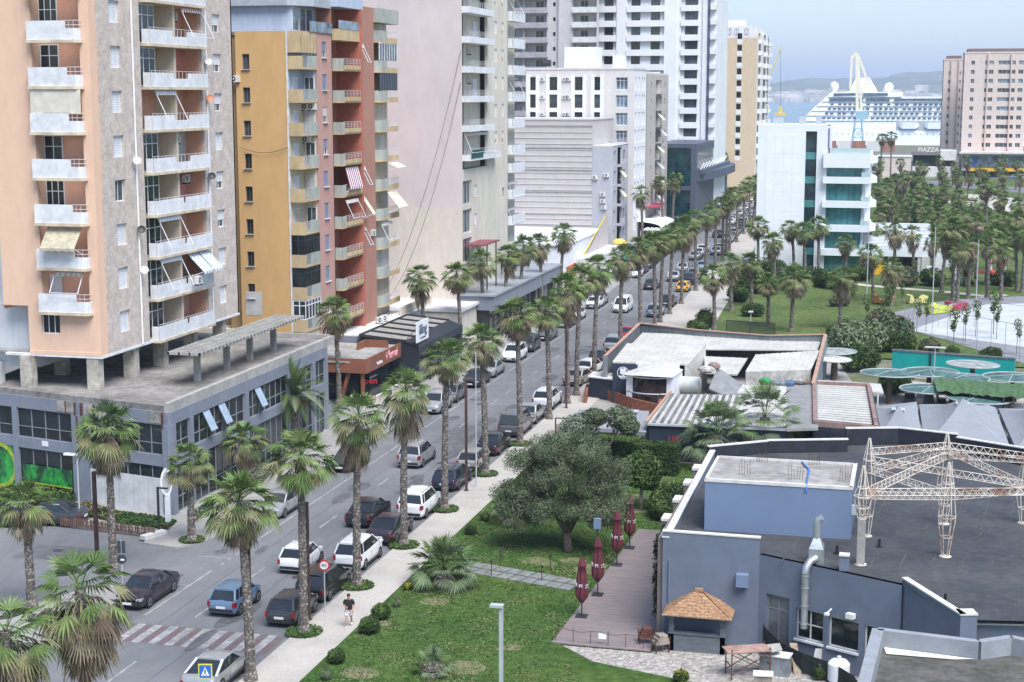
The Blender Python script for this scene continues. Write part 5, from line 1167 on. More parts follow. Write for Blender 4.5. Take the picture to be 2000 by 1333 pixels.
# closed parasols
par=mat('maroon_canvas',(.115,.022,.035),.85,.15,3); 
PP=[(-16.4,79.3,3.5,'nearest closed maroon parasol at the front of the deck edge'),(-16.3,83.1,3.6,'second closed maroon parasol from the front of the deck'),(-16.3,88.9,3.4,'third closed maroon parasol from the front of the deck'),(-16.2,92.6,3.55,'farthest closed maroon parasol at the back of the deck edge')]
def parmesh(sd):
    rr=random.Random(sd); b=MB(); rs=[]; n=24
    for z,r in ((3.5,.03),(3.3,.1),(2.95,.19),(2.92,.15),(2.5,.2),(2.0,.24),(1.6,.27),(1.25,.26),(1.05,.16),(.95,.1)):
        rs.append([(r*(1+.2*math.cos(8*a))*math.cos(a),r*(1+.2*math.cos(8*a))*math.sin(a),z+(.05*math.cos(8*a) if z<1.2 else 0)) for a in [2*math.pi*k/n for k in range(n)]])
    b.rings(rs); return b.mesh('canopy',par,smooth=50)
pm=parmesh(1)
pole=MB(); pole.tube([(0,0,.17),(0,0,3.55)],.035,8).box(-.3,.3,-.3,.3,.17,.22); polem=pole.mesh('pole',darkmetal)
for x,y,h,l in PP:
    t=thing('parasol',l,'parasol',(x,y,0),0,'closed maroon parasols on the deck'); part(pm,'canopy',t,rz=R.random(),sc=(1.1,1.1,1)); part(polem,'pole',t)
    for k,ch in enumerate(('AZA','PI','ZZ')): text(ch,'lettering',.27,white,t,(.27*math.sin(-1.2+1.2*k)*1.15,-.27*math.cos(-1.2+1.2*k)*1.2,1.95-.04*k),(rad(90),0,-1.2+1.2*k),.006)
# wire barrier at deck front
t=thing('wire_barrier','thin rusty wire barrier with a small white notice across the front of the deck','barrier',(-16.9,75.3,.17))
b=MB()
for k in range(6): b.beam((k*.9,-.02*k,0),(k*.9,-.02*k,.65+.1*(k%2)),.03)
b.tube([(k*.45,-.01*k,.6+.06*math.sin(k*1.7)) for k in range(11)],.014,5); b.build('wire',rust,t); MB().box(2.2,2.6,-.06,-.04,.3,.6).build('notice',white,t)
# gas tank, scaffold, crates, screen net
t=thing('gas_tank','upright white gas tank below the windows of the blue grey building','tank',(-2.75,74.1-.9,0))
b=MB(); b.tube([(0,0,.1),(0,0,.2),(0,0,1.0),(0,0,1.15),(0,0,1.24)],[.4,.52,.52,.38,.12],18); b.build('body',white,t,smooth=40); MB().tube([(0,0,1.2),(0,0,1.35)],.1,8).box(-.25,.25,-.25,.25,0,.12).build('valve',offwhite,t)
t=thing('scaffold_table','rusty tubular scaffold with a worn pinkish board top on the gravel yard','scaffold',(*G(1460,1322,0),0),rad(25))
b=MB()
for x in (-.95,.95):
    for y in (-.45,.45): b.beam((x,y,0),(x,y,1.55),.05)
for y in (-.45,.45): b.beam((-.95,y,.3),(.95,y,1.3),.035).beam((.95,y,.3),(-.95,y,1.3),.035).beam((-.95,y,1.35),(.95,y,1.35),.04)
for x in (-.95,.95): b.beam((x,-.45,.7),(x,.45,.7),.04)
b.build('frame',rust,t); MB().box(-1.15,1.0,-.5,.5,1.36,1.42).build('board',mat('worn_board',(.36,.25,.22),.9,.0,2,col2=(.24,.13,.10)),t); MB().prism([(1.0,-.5),(1.6,-.3),(1.8,.6),(1.0,.5)],1.3,1.35).build('board_extension',concrete,t)
t=tag(MB().box(-.7,.7,-.35,.35,0,1.0).box(-.75,.75,-.4,.4,1.0,1.06,1).build('metal_cabinet',[mat('dull_zinc',(.28,.31,.34),.5,.2,2,metal=.3),offwhite],loc=(*G(1514,1318),0),rz=rad(-8)),'dull zinc cabinet on the gravel yard beside the scaffold','cabinet')
t=tag(MB().box(-.42,.42,-.3,.3,0,.7).box(-.47,.47,-.35,.35,.7,.75,1).build('crate',[mat('crate_board',(.30,.26,.22),.9,.2,2),offwhite],loc=(*G(1490,1345),0),rz=.1),'wooden crate with a pale lid at the bottom edge of the yard','crate')
t=tag(MB().box(-.18,.18,-.9,.9,0,.12).build('plank',mat('old_plank',(.30,.24,.18),.9,.2,3),loc=(*G(1553,1310),.5)),'leaning wooden plank beside the dark green screen','plank'); t.rotation_euler=(rad(40),0,rad(15))
netm=mat('green_black_net',(.018,.03,.03),.9,.3,2); t=thing('screen_net','dark green screen net sagging along a curve in front of the windows','screen',(-6.6,76.3,0))
pts=[(0,0,.1,1.5),(.9,-1.3,.1,1.2),(2.1,-2.4,.1,1.1),(3.6,-3.3,.1,1.05),(4.6,-4.6,.1,1.0),(5.0,-6,.1,1.0)]
b=MB(); 
for p,q in zip(pts,pts[1:]):
    for k in range(6):
        f0=k/6;f1=(k+1)/6; A_=[p[i]+(q[i]-p[i])*f0 for i in range(4)];B_=[p[i]+(q[i]-p[i])*f1 for i in range(4)]; w0=.07*math.sin(k*2.1+p[0]*9); w1=.07*math.sin((k+1)*2.1+p[0]*9)
        b.poly([(A_[0]+w0,A_[1],A_[2]),(B_[0]+w1,B_[1],B_[2]),(B_[0],B_[1],B_[3]),(A_[0],A_[1],A_[3])])
b.build('net',netm,t); b=MB()
for p in pts: b.beam((p[0],p[1]+.03,0),(p[0],p[1]+.03,p[3]+.1),.04)
b.build('stakes',darkmetal,t)
for k,(px,py,l,m_) in enumerate(((1448,1252,'heap of white sacks on a trolley between the kiosk and the door',white),(1262,1262,'rusty wire stand with a pale cloth at the corner of the kiosk',rust),(1290,1275,'brown wooden stand beside the kiosk post',mat('crate_board',(.30,.26,.22),.9,.2,2)))):
    x,y=G(px,py); b=MB()
    for i in range(3): b.box(-.4+.1*i,.35-.05*i,-.3,.25,.45+.16*i,.6+.16*i,0)
    for sx_ in (-.35,.35):
        for sy in (-.25,.2): b.beam((sx_,sy,0),(sx_*1.1,sy,.6+.2*(k>0)),.05,.05,1)
    tag(b.build(['sack_trolley','wire_stand','wooden_stand'][k],[m_,rust],loc=(x,y,.05),rz=.3*k),l,'stand' if k else 'trolley')
# leaning boards and red cone by the wall
tag(MB().beam((0,0,0),(.05,.3,1.0),.9,.04,0,up=(1,0,0)).build('leaning_board',offwhite,loc=(-3.9,74.7,.02),rz=rad(-26)),'pale board leaning on the wall under the first window','board')
# ---------------------------------------------------------------- restaurant compound with white metal roofs
metw=mat('white_metal_roof',(.54,.54,.515),.55,.0,.5,col2=(.43,.42,.385),fine=(3,.16)); terr=mat('salmon_coping',(.42,.26,.19),.8,.15,1.5); cgrey=mat('compound_grey',(.16,.18,.20),.8,.1,1)
navyw=mat('navy_board',(.022,.032,.055),.6,.15,1)
def slab(b,quads,th=.12,m=0):   # list of (px,py,z)
    p=[Vector((*G(x,y,z),z)) for x,y,z in quads]; n=len(p); a=[b.av(v) for v in p]; c=[b.av(v-Vector((0,0,th))) for v in p]
    for k in range(n): b.f.append([c[k],c[(k+1)%n],a[(k+1)%n],a[k]]); b.m.append(m)
    b.f.append(a); b.m.append(m); b.f.append(c[::-1]); b.m.append(m); return p
def ribs(b,q,n,w=.07,h=.05,m=0,along=0):  # ribs on a quad roof; q four px,z corners (a,b,c,d); ribs from edge ab to edge dc
    P=[Vector((*G(x,y,z),z+.02)) for x,y,z in q]
    if along: P=[P[1],P[2],P[3],P[0]]
    for k in range(n+1): f=k/n; b.beam(P[0].lerp(P[1],f),P[3].lerp(P[2],f),w,h,m)
def wallp(b,pts,z0,m=0,th=.2):   # walls under roof points
    for (x,y,z),(x2,y2,z2) in zip(pts,pts[1:]):
        p=Vector((*G(x,y,z),0));q=Vector((*G(x2,y2,z2),0)); d=(q-p).normalized(); n=Vector((-d.y,d.x,0))*th
        i=[b.av(v) for v in (p+Vector((0,0,z0)),q+Vector((0,0,z0)),q+Vector((0,0,z2)),p+Vector((0,0,z)),p+n+Vector((0,0,z0)),q+n+Vector((0,0,z0)),q+n+Vector((0,0,z2)),p+n+Vector((0,0,z)))]
        for f in ((0,1,2,3),(7,6,5,4),(3,2,6,7),(0,3,7,4),(1,5,6,2)): b.f.append([i[k] for k in f]); b.m.append(m)
t=thing('restaurant_hall','large white metal roofed hall behind grey walls with salmon coping beside the right pavement','building',(-27,140,0))
def pb_(b,n,m,**k): o=b.build(n,m,None,**k); o.parent=t; o.matrix_parent_inverse=Matrix.Translation(-t.location); return o
b=MB(); wallp(b,[(1182,708,3.0),(1182,696,4.0),(1250,632,4.1),(1360,645,4.0),(1500,656,3.9),(1612,654,4.1),(1588,750,3.2)],0,0,.22); pb_(b,'wall',cgrey)
b=MB()
for (x,y,z),(x2,y2,z2) in zip([(1182,708,3.0),(1182,696,4.0),(1250,632,4.1),(1360,645,4.0),(1500,656,3.9),(1612,654,4.1),(1588,750,3.2)],[(1182,696,4.0),(1250,632,4.1),(1360,645,4.0),(1500,656,3.9),(1612,654,4.1),(1588,750,3.2)]):
    b.beam((*G(x,y,z),z+.03),(*G(x2,y2,z2),z2+.03),.3,.08)
pb_(b,'coping',terr)
for nm,q,n_ in (('metal_roof',[(1256,650,3.4),(1604,664,3.4),(1597,684,3.35),(1375,682,3.35),(1215,690,3.35)],0),('raised_roof',[(1226,671,3.85),(1378,674,3.85),(1345,712,3.5),(1197,707,3.5)],12),('metal_roof',[(1477,693,3.7),(1600,685,3.7),(1584,722,3.2),(1457,726,3.2)],12),('metal_roof',[(1376,696,2.8),(1460,700,2.8),(1440,732,2.6),(1378,728,2.6)],6)):
    b=MB(); slab(b,q); 
    if n_: ribs(b,q,n_)
    pb_(b,nm,metw)
b=MB(); qa=[(1256,650,3.43),(1604,664,3.43),(1597,682,3.38),(1235,672,3.38)]; ribs(b,qa,26,.05,.04); pb_(b,'roof_ribs',metw)
b=MB(); wallp(b,[(1457,727,3.2),(1584,723,3.2)],0,0,.2); pb_(b,'wall',mat('dirty_white_wall',(.50,.49,.46),.85,.2,1,fine=(3,.2)))
b=MB(); wallp(b,[(1200,708,3.4),(1338,712,3.4)],0,0,.2); pb_(b,'opening_dark_sheet',mat('painted_dark_interior',(.008,.008,.010),.8,.1))  # solid black sheet; the unlit interior is painted, not open
b=MB(); p=[Vector((*G(x,y,z),z)) for x,y,z in ((1345,712,3.5),(1378,674,3.85))]; b.poly([p[0],p[1],(p[1].x+.4,p[1].y-1,0),(p[0].x+.1,p[0].y,0)]); b.poly([p[0],(p[0].x+.1,p[0].y,0),(p[0].x-.35,p[0].y-.02,0),(p[0].x-.35,p[0].y-.02,3.4)])
for k in range(11): f=k/11; a_=p[0].lerp(p[1],f); c_=Vector((p[0].x+.1,p[0].y,0)).lerp(Vector((p[1].x+.4,p[1].y-1,0)),f); b.beam(a_,c_,.06,.06)
pb_(b,'side_sheet',metw)
gg=mat('corrugated_grey',(.24,.25,.26),.8,.15,1); q=[(1402,718,3.2),(1450,752,2.2),(1455,790,2.0),(1385,760,2.3)]; b=MB(); slab(b,q); ribs(b,q,14,.06,.05); q2=[(1402,718,3.6),(1385,760,2.6),(1378,782,2.2)]; pb_(b,'gable_roof',gg)
b=MB(); slab(b,[(1378,768,2.3),(1420,790,2.3),(1412,805,2.2),(1376,800,2.2)]); pb_(b,'small_roof',mat('brownish_roof',(.25,.20,.18),.9,.2))
for k,(px,py,z,c) in enumerate(((1495,745,2.6,(.03,.30,.08)),(1520,750,2.6,(.20,.23,.25)),(1540,750,2.6,(.10,.16,.28)),(1560,745,2.7,(.3,.3,.3)),(1575,748,2.6,(.22,.15,.12)),(1380,722,3.5,(.5,.48,.45)),(1395,715,3.5,(.3,.2,.18)))):
    pb_(MB().ell((*G(px,py,z),z),(.6+.2*(k%2),.5,.35),8,5),'roof_clutter',mat('clutter%d'%k if False else 'clutter_'+'abcdefg'[k],c,.8,.3,3))
# logo wall
x0,y0=G(1196,744,2.05); x1,y1=G(1243,747,2.05); wd=math.hypot(x1-x0,y1-y0); a=math.atan2(y1-y0,x1-x0); t=thing('logo_wall','dark navy cube with a white ringed emblem in front of the white roofed hall','wall',(x0,y0,0),a)
zt_=onY(1197,711,y0)[1]; MB().box(0,wd,0,.4,0,zt_).build('panel',navyw,t)
b=MB(); n=32; cx,cz=wd/2-.12,(zt_+2.05)/2; r=.56
for k in range(n):
    a0=2*math.pi*k/n;a1=2*math.pi*(k+1)/n; b.poly([(cx+r*math.cos(a0),-.012,cz+r*math.sin(a0)),(cx+r*math.cos(a1),-.012,cz+r*math.sin(a1)),(cx+(r-.06)*math.cos(a1),-.012,cz+(r-.06)*math.sin(a1)),(cx+(r-.06)*math.cos(a0),-.012,cz+(r-.06)*math.sin(a0))])
b.box(cx-.28,cx+.28,-.02,-.01,cz-.12,cz+.38).box(cx-.06,cx+.12,-.02,-.01,cz-.3,cz-.12).box(cx-.38,cx+.38,-.02,-.01,cz-.42,cz-.26); b.box(cx-.18,cx-.1,-.02,-.01,cz+.38,cz+.44).box(cx+.05,cx+.2,-.02,-.01,cz+.38,cz+.46); b.build('emblem',white,t)
t=thing('navy_annexe','low navy boarded annexe with a pale flat roof beside the pavement','building',(*G(1150,778,0),0))
x0,y0=G(1150,778,0); x1,y1=G(1238,790,0); b=MB(); b.prism([(0,0),(x1-x0,y1-y0),(x1-x0,y1-y0+3.4),(0,2.6)],0,1.95); b.build('wall',navyw,t); b=MB(); b.prism([(-.1,-.1),(x1-x0+.1,y1-y0-.1),(x1-x0+.1,y1-y0+3.4),(-.1,2.6)],1.95,2.05); b.build('roof',offwhite,t)
# booth
t=thing('glazed_booth','round fronted white booth with dark curved glazing and an arched white roof','booth',(-22.35,136.3,0),rad(-4)); t.scale=(.9,.85,1.0)
rb_=2.25
b=MB(); rs=[]; n=14; arc=[(rb_*math.sin(a),1.6-1.6*math.cos(a)*1.0) for a in [(-.95+1.9*k/n) for k in range(n+1)]]
g=MB()
for p,q in zip(arc,arc[1:]): g.poly([(p[0]*.93,p[1]+.05,.0),(q[0]*.93,q[1]+.05,.0),(q[0]*.93,q[1]+.05,2.9),(p[0]*.93,p[1]+.05,2.9)])
g.build('curved_glazing',mat('brown_glass',(.05,.035,.035),.12,.5,.6),t,smooth=True)
for z in (1.35,2.75): b.rings([[(p[0]*.96,p[1],z) for p in arc],[(p[0]*.96,p[1],z+.1) for p in arc]],0,False,False)
b.box(-2.35,-1.7,.55,4.2,0,3.0).box(1.7,2.45,.55,4.6,0,3.1).box(-2.2,2.2,4.0,4.4,0,3.6)
b.build('white_frame',white,t)
b=MB(); rs=[]
for fy,sc_,zz in ((-.15,1.0,3.0),(.9,1.06,3.05),(2.2,1.06,3.05),(4.6,1.06,3.05)):
    rs.append([(x*sc_,(fy if fy>0 else .15-.9*math.cos(x/2.4*1.4)),zz+(.6 if fy>.5 else .1)*math.cos(x/2.4*math.pi/2)**1.2) for x in [-2.4+4.8*k/16 for k in range(17)]])
b.rings(rs,0,False,False); b.build('arched_roof',mat('white_roof_membrane',(.5,.51,.52),.7,.15,2),t,smooth=True)
t=thing('brick_planter','curving low brick planter wall with a thin black railing before the navy annexe','planter',(0,0,0))
pts=[Vector((*G(px,py),0)) for px,py in ((1143,790),(1148,772),(1190,783),(1235,800),(1285,812),(1290,800))]; t.location=pts[0]
b=MB(); r_=MB()
brk=mat('red_brick',(.28,.10,.065),.9,.25,3)
for p,q in zip(pts,pts[1:]):
    b.beam(p-pts[0]+Vector((0,0,.5)),q-pts[0]+Vector((0,0,.5)),.25,1.0); r_.beam(p-pts[0]+Vector((0,0,1.5)),q-pts[0]+Vector((0,0,1.5)),.05,.05); r_.beam(p-pts[0]+Vector((0,0,1.0)),p-pts[0]+Vector((0,0,1.5)),.06,.06)
b.build('brick_wall',brk,t); r_.build('railing',darkmetal,t)
# water tank
t=thing('water_tank','large pale grey horizontal cylindrical water tank on a steel stand behind the booth','tank',(*G(1340,790,0),0))
x,y=G(1340,790,0); za=onY(1340,770,y)[1]; zb_=onY(1340,735,y)[1]; rr_=(zb_-za)/2*.98; W=(onY(1368,750,y)[0]-onY(1312,750,y)[0])/2
b=MB(); b.tube([(-W,0,(za+zb_)/2),(-W+.15,0,(za+zb_)/2),(W-.15,0,(za+zb_)/2),(W,0,(za+zb_)/2)],[rr_*.7,rr_,rr_,rr_*.7],20); b.build('drum',mat('tank_grey',(.42,.45,.44),.6,.1,1),t,smooth=40)
b=MB()
for sx_ in (-W*.8,W*.8): b.beam((sx_,-.5,0),(sx_,-.5,za+.2),.1).beam((sx_,.5,0),(sx_,.5,za+.2),.1)
b.box(-W,W,-.6,.6,za-.1,za); b.build('stand',darkmetal,t)
# front building with ribbed roof
t=thing('ribbed_roof_building','low navy walled building with a white ribbed metal roof behind the hedges','building',(-19.2,118.5,0))
b=MB(); q=[(1308,770,3.1),(1537,774,3.1),(1537,836,2.9),(1266,826,2.9)]; slab(b,q,.12); ribs(b,q,44,.05,.05); pb_(b,'metal_roof',metw)
b=MB(); P=[Vector((*G(x,y,z),z+.035)) for x,y,z in q]
for k in range(11): f=.03+.055*k; b.beam(P[0].lerp(P[1],f),P[3].lerp(P[2],f+.01),.26,.05)
pb_(b,'translucent_strip',mat('dirty_clear_strip',(.20,.195,.19),.5,.3,1.5,stretch=(1,.3,1)))
b=MB(); wallp(b,[(1308,773,3.0),(1268,829,2.8),(1535,839,2.8),(1535,776,3.0)],0,0,-.2); pb_(b,'wall',navyw)
b=MB(); b.beam((*G(1262,824,3.1),3.1),(*G(1310,765,3.2),3.2),.22,.1); pb_(b,'salmon_edge',terr); b=MB(); b.beam((*G(1264,829,2.85),2.85),(*G(1540,840,2.85),2.85),.2,.16); pb_(b,'gutter',frame_al)
x,y=G(1395,850,0)
for px in (1302,1320): x,y=onY(px,838,G(1300,828,2.9)[1])[0],G(1300,828,2.9)[1]; pb_(MB().box(x-.28,x+.28,y-.12,y-.04,.7,2.0),'red_shutter',mat('dark_red_paint',(.22,.04,.05),.6,.1))
b=MB(); slab(b,[(1452,752,3.3),(1535,755,3.3),(1535,772,3.2),(1440,768,3.2)]); ribs(b,[(1452,752,3.3),(1535,755,3.3),(1535,772,3.2),(1440,768,3.2)],8); pb_(b,'upper_roof',metw)
b=MB(); slab(b,[(1536,756,3.0),(1597,750,3.0),(1598,836,3.0),(1536,838,3.0)],.2); pb_(b,'flat_roof',mat('grey_walk_roof',(.22,.225,.23),.9,.1,1))
t=thing('slatted_roof_building','low navy walled building with a white slatted roof and pink edged parapet','building',(-6.8,120,0))
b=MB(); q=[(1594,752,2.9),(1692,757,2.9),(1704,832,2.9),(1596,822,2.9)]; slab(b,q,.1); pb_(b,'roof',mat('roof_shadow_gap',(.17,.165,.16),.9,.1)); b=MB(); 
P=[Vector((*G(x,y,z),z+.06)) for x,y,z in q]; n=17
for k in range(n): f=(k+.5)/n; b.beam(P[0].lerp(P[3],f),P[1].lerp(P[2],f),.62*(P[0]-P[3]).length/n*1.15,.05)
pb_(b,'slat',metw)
b=MB(); P=[Vector((*G(x,y,3.1),3.05)) for x,y in ((1590,748),(1696,753),(1712,836),(1592,826))]
for p,q_ in zip(P,P[1:]+P[:1]): b.beam(p,q_,.3,.4)
pb_(b,'parapet',mat('pink_brown_parapet',(.26,.17,.15),.85,.2,1)); b=MB(); wallp(b,[(1590,826,2.9),(1714,836,2.9),(1697,755,2.9)],0,0,-.2); pb_(b,'wall',navyw)
t=thing('white_lean_to','small flat white canopy on posts behind the slatted roof building','canopy',(*G(1690,800,0),0))
b=MB(); slab(b,[(1592,742,2.8),(1720,750,2.8),(1726,768,2.8),(1592,758,2.8)],.15); o=b.build('roof',metw); o.parent=t; o.matrix_parent_inverse=Matrix.Translation(-t.location)
for px in (1715,1690): x,y=G(px,768,2.8); o=MB().beam((x,y,0),(x,y,2.7),.12).build('post',offwhite); o.parent=t; o.matrix_parent_inverse=Matrix.Translation(-t.location)
# grey tents
tent=mat('grey_tent_fabric',(.245,.26,.29),.85,.0,.8,col2=(.21,.225,.255))
def tentobj(pts,apx,z0,label):
    P=[Vector((*G(x,y,z0),z0)) for x,y in pts]; c=Vector((sum(p.x for p in P)/len(P),sum(p.y for p in P)/len(P),z0+apx)); t=thing('tent',label,'tent',(c.x,c.y,0))
    o=Vector((c.x,c.y,0)); b=MB(); n=len(P)
    for i in range(n):
        p,q=P[i],P[(i+1)%n]; K=8
        for k in range(K):
            f0,f1=k/K,(k+1)/K
            def pt(a,f): v=a.lerp(c,f); v.z-=.25*apx*math.sin(math.pi*f)*.6; return v-o
            b.poly([pt(p,f0),pt(q,f0),pt(q,f1),pt(p,f1)])
        b.poly([p-o,q-o,q-o-Vector((0,0,.3)),p-o-Vector((0,0,.3))])
    b.build('roof_fabric',tent,t); MB().tube([(0,0,0),(0,0,z0+apx-.05)],.07,8).box(-.5,.5,-.5,.5,z0+apx*.8,z0+apx*.83).build('mast',frame_al,t)
    for p in P: MB().beam(p-o-Vector((0,0,z0)),p-o,.08).build('post',darkmetal,t)
tentobj([(1708,795),(1790,785),(1803,872),(1716,850)],1.2,2.5,'grey fabric tent nearest the slatted roof building')
tentobj([(1795,790),(1942,790),(1975,880),(1806,866)],2.0,2.5,'largest grey fabric tent in the middle of the tent row')
tentobj([(1950,798),(2080,800),(2110,890),(1985,878)],1.8,2.5,'grey fabric tent cut by the right edge of the picture')
tentobj([(1133,800),(1200,802),(1198,838),(1095,834)],.9,2.3,'small grey tent behind the bent tree, nearest the pavement')
tentobj([(1205,800),(1268,803),(1262,845),(1200,838)],.9,2.3,'small grey tent beside the ribbed roof building')
t=thing('terrace_fence','thin black post and rail fence behind the hedge along the small tents','fence',(*G(1085,852),0)); p=Vector((*G(1085,852),0)); q=Vector((*G(1268,865),0)); b=MB(); b.beam(Vector((0,0,1.5)),q-p+Vector((0,0,1.5)),.08)
for k in range(6): v=(q-p)*k/5; b.beam(v,v+Vector((0,0,1.5)),.1)
b.build('rails',darkmetal,t); b=MB(); b.beam(Vector((0,0,.55)),q-p+Vector((0,0,.55)),.04,.9); b.build('lower_panel',mat('beige_panel',(.34,.31,.26),.8,.2),t)
# green disc canopies, green net roof, teal wall
disc=mat('green_mesh_disc',(.075,.165,.155),.7,.25,1.2,fine=(5,.3)); rimm=mat('grey_rim',(.32,.36,.37),.6,.1); pt_=mat('fibre_trunk',(.16,.12,.09),.95,.3,5)
D=[(1738,729,2.6,'green mesh disc canopy leftmost of the group'),(1815,727,2.6,'green mesh disc canopy second from the left, before the teal wall'),(1900,712,2.4,'pale grey disc canopy standing against the teal wall'),(1978,737,2.6,'green mesh disc canopy at the right edge behind the net roof'),(1878,739,2.4,'green mesh disc canopy just behind the net roof'),(1818,760,2.6,'green mesh disc canopy in front of the left end of the net roof'),(1912,777,2.7,'nearest green mesh disc canopy, in front of the net roof'),(1632,687,2.0,'grey disc canopy behind the east end of the large hall'),(1628,702,1.7,'cream disc canopy in front of the grey one by the hall')]
for k,(px,py,r_,l) in enumerate(D):
    x,y=G(px,py,2.8); t=thing('disc_canopy',l,'canopy',(x,y,0),R.random()*3,'round mesh canopies'); b=MB(); n=26
    ty=R.uniform(-.04,.04); ring=[(r_*math.cos(2*math.pi*i/n),r_*math.sin(2*math.pi*i/n),2.8+ty*r_*math.cos(2*math.pi*i/n)) for i in range(n)]
    for i in range(n): b.poly([ring[i],ring[(i+1)%n],(0,0,3.0)])
    b.build('mesh_top',disc if k not in (2,7,8) else (mat('grey_mesh',(.30,.33,.33),.8,.2) if k!=8 else cap),t)
    b=MB(); b.tube(ring+[ring[0]],.07,6)
    for i in range(0,n,5 if k%2 else 6): b.beam(ring[i],(0,0,3.03),.06)
    b.build('rim',rimm,t); MB().tube([(0,0,0),(0,0,1.5),(0,0,2.9)],[.28,.25,.18],8).build('trunk_post',pt_,t)
t=thing('net_roof','long bright green net roof over the terrace between the disc canopies','canopy',(0,0,0)); q=[(1822,737,3.2),(2030,752,3.2),(2030,783,3.2),(1830,765,3.2)]
p=[G(x,y,z) for x,y,z in q]; t.location=(p[0][0],p[0][1],0); P=[Vector((x-p[0][0],y-p[0][1],3.2)) for x,y in p]; b=MB()
gn=mat('green_net',(.09,.19,.075),.9,.3,3,fine=(8,.5))
for i in range(24):
    for j in range(6):
        def pp(i,j): a=P[0].lerp(P[1],i/24);c=P[3].lerp(P[2],i/24);v=a.lerp(c,j/6); v.z+=noise.noise(Vector((i*1.7,j*1.9,0)))*.25; return v
        b.poly([pp(i,j),pp(i+1,j),pp(i+1,j+1),pp(i,j+1)])
b.build('net',gn,t,smooth=True)
for f in (0,.33,.66,1): v=P[3].lerp(P[2],f); MB().beam((v.x,v.y,0),(v.x,v.y,3.2),.12).build('post',darkmetal,t)
x0,y0=G(1741,735); x1,y1=G(1979,754); t=thing('teal_wall','long bright teal painted wall with a dark top behind the disc canopies','wall',(x0,y0,0),math.atan2(y1-y0,x1-x0)); wl_=math.hypot(x1-x0,y1-y0)
MB().box(0,wl_,0,.5,.3,2.5).build('panel',mat('teal_paint',(.0,.30,.28),.7,.06,1),t); MB().box(-.05,wl_+.05,-.05,.6,2.5,2.65).build('top',mat('dark_top',(.10,.12,.13),.8,.2),t); MB().box(0,wl_,-.12,0,0,.28).build('white_base',offwhite,t); MB().box(wl_*.31,wl_*.33,-.06,-.0,.3,2.5).build('pilaster',darkmetal,t)
# terrace furniture under canopies
rr=random.Random(11)
for k in range(16):
    px=1770+rr.random()*210; py=775+rr.random()*22; x,y=G(px,py); b=MB(); dk=rr.random()<.4; b.box(-.45,.45,-.4,.4,0,.4).box(-.45,.45,.25,.4,.4,.8); 
    o=b.build('lounge_seat',darkmetal if dk else cap,loc=(x,y,.05),rz=rr.choice((0,1.57,3.14,.2))); tag(o,('dark' if dk else 'cream')+' lounge seat on the terrace between the disc canopies and the grey tents','seat','lounge seats on the terrace')
# ---------------------------------------------------------------- palms
pl_g=lm('palm_green',(.085,.14,.04)); pl_g2=lm('palm_green_light',(.16,.225,.08)); pl_d=lm('palm_green_dark',(.045,.08,.027)); pl_b=lm('palm_dry',(.23,.185,.13),.9); pl_b2=lm('palm_dry_dark',(.13,.10,.075),.9); pl_b3=lm('palm_dry_pale',(.34,.29,.215),.9)
pl_yg=lm('palm_yellow_green',(.20,.20,.10),.8)
def palmtrunk_mat():
    m=mat('palm_trunk',(.125,.108,.098),.95,.0,3,col2=(.06,.05,.045),bump=.8,bscale=9,world=False); n=m.node_tree.nodes; L=m.node_tree.links
    b=n['Principled BSDF']; src=b.inputs['Base Color'].links[0].from_socket
    tc=n.new('ShaderNodeTexCoord'); mp=n.new('ShaderNodeMapping'); mp.inputs['Scale'].default_value=(6,6,7); nd_=n.new('ShaderNodeTexNoise'); nd_.inputs['Scale'].default_value=7; va=n.new('ShaderNodeVectorMath'); va.operation='MULTIPLY_ADD'; va.inputs[1].default_value=(.22,.22,.22); L.new(tc.outputs['Object'],nd_.inputs['Vector']); L.new(nd_.outputs['Color'],va.inputs[0]); L.new(tc.outputs['Object'],va.inputs[2]); L.new(va.outputs[0],mp.inputs[0])
    v=n.new('ShaderNodeTexVoronoi'); v.inputs['Scale'].default_value=1; L.new(mp.outputs[0],v.inputs['Vector'])
    r=n.new('ShaderNodeValToRGB'); r.color_ramp.elements[0].position=.12; r.color_ramp.elements[1].position=.5; r.color_ramp.elements[0].color=(1,1,1,1); r.color_ramp.elements[1].color=(0,0,0,1); L.new(v.outputs['Distance'],r.inputs[0])
    mx=n.new('ShaderNodeMix'); mx.data_type='RGBA'; L.new(r.outputs[0],mx.inputs[0]); L.new(src,mx.inputs[6]); mx.inputs[7].default_value=(.33,.30,.265,1); L.new(mx.outputs[2],b.inputs['Base Color']); return m
ptm=palmtrunk_mat()
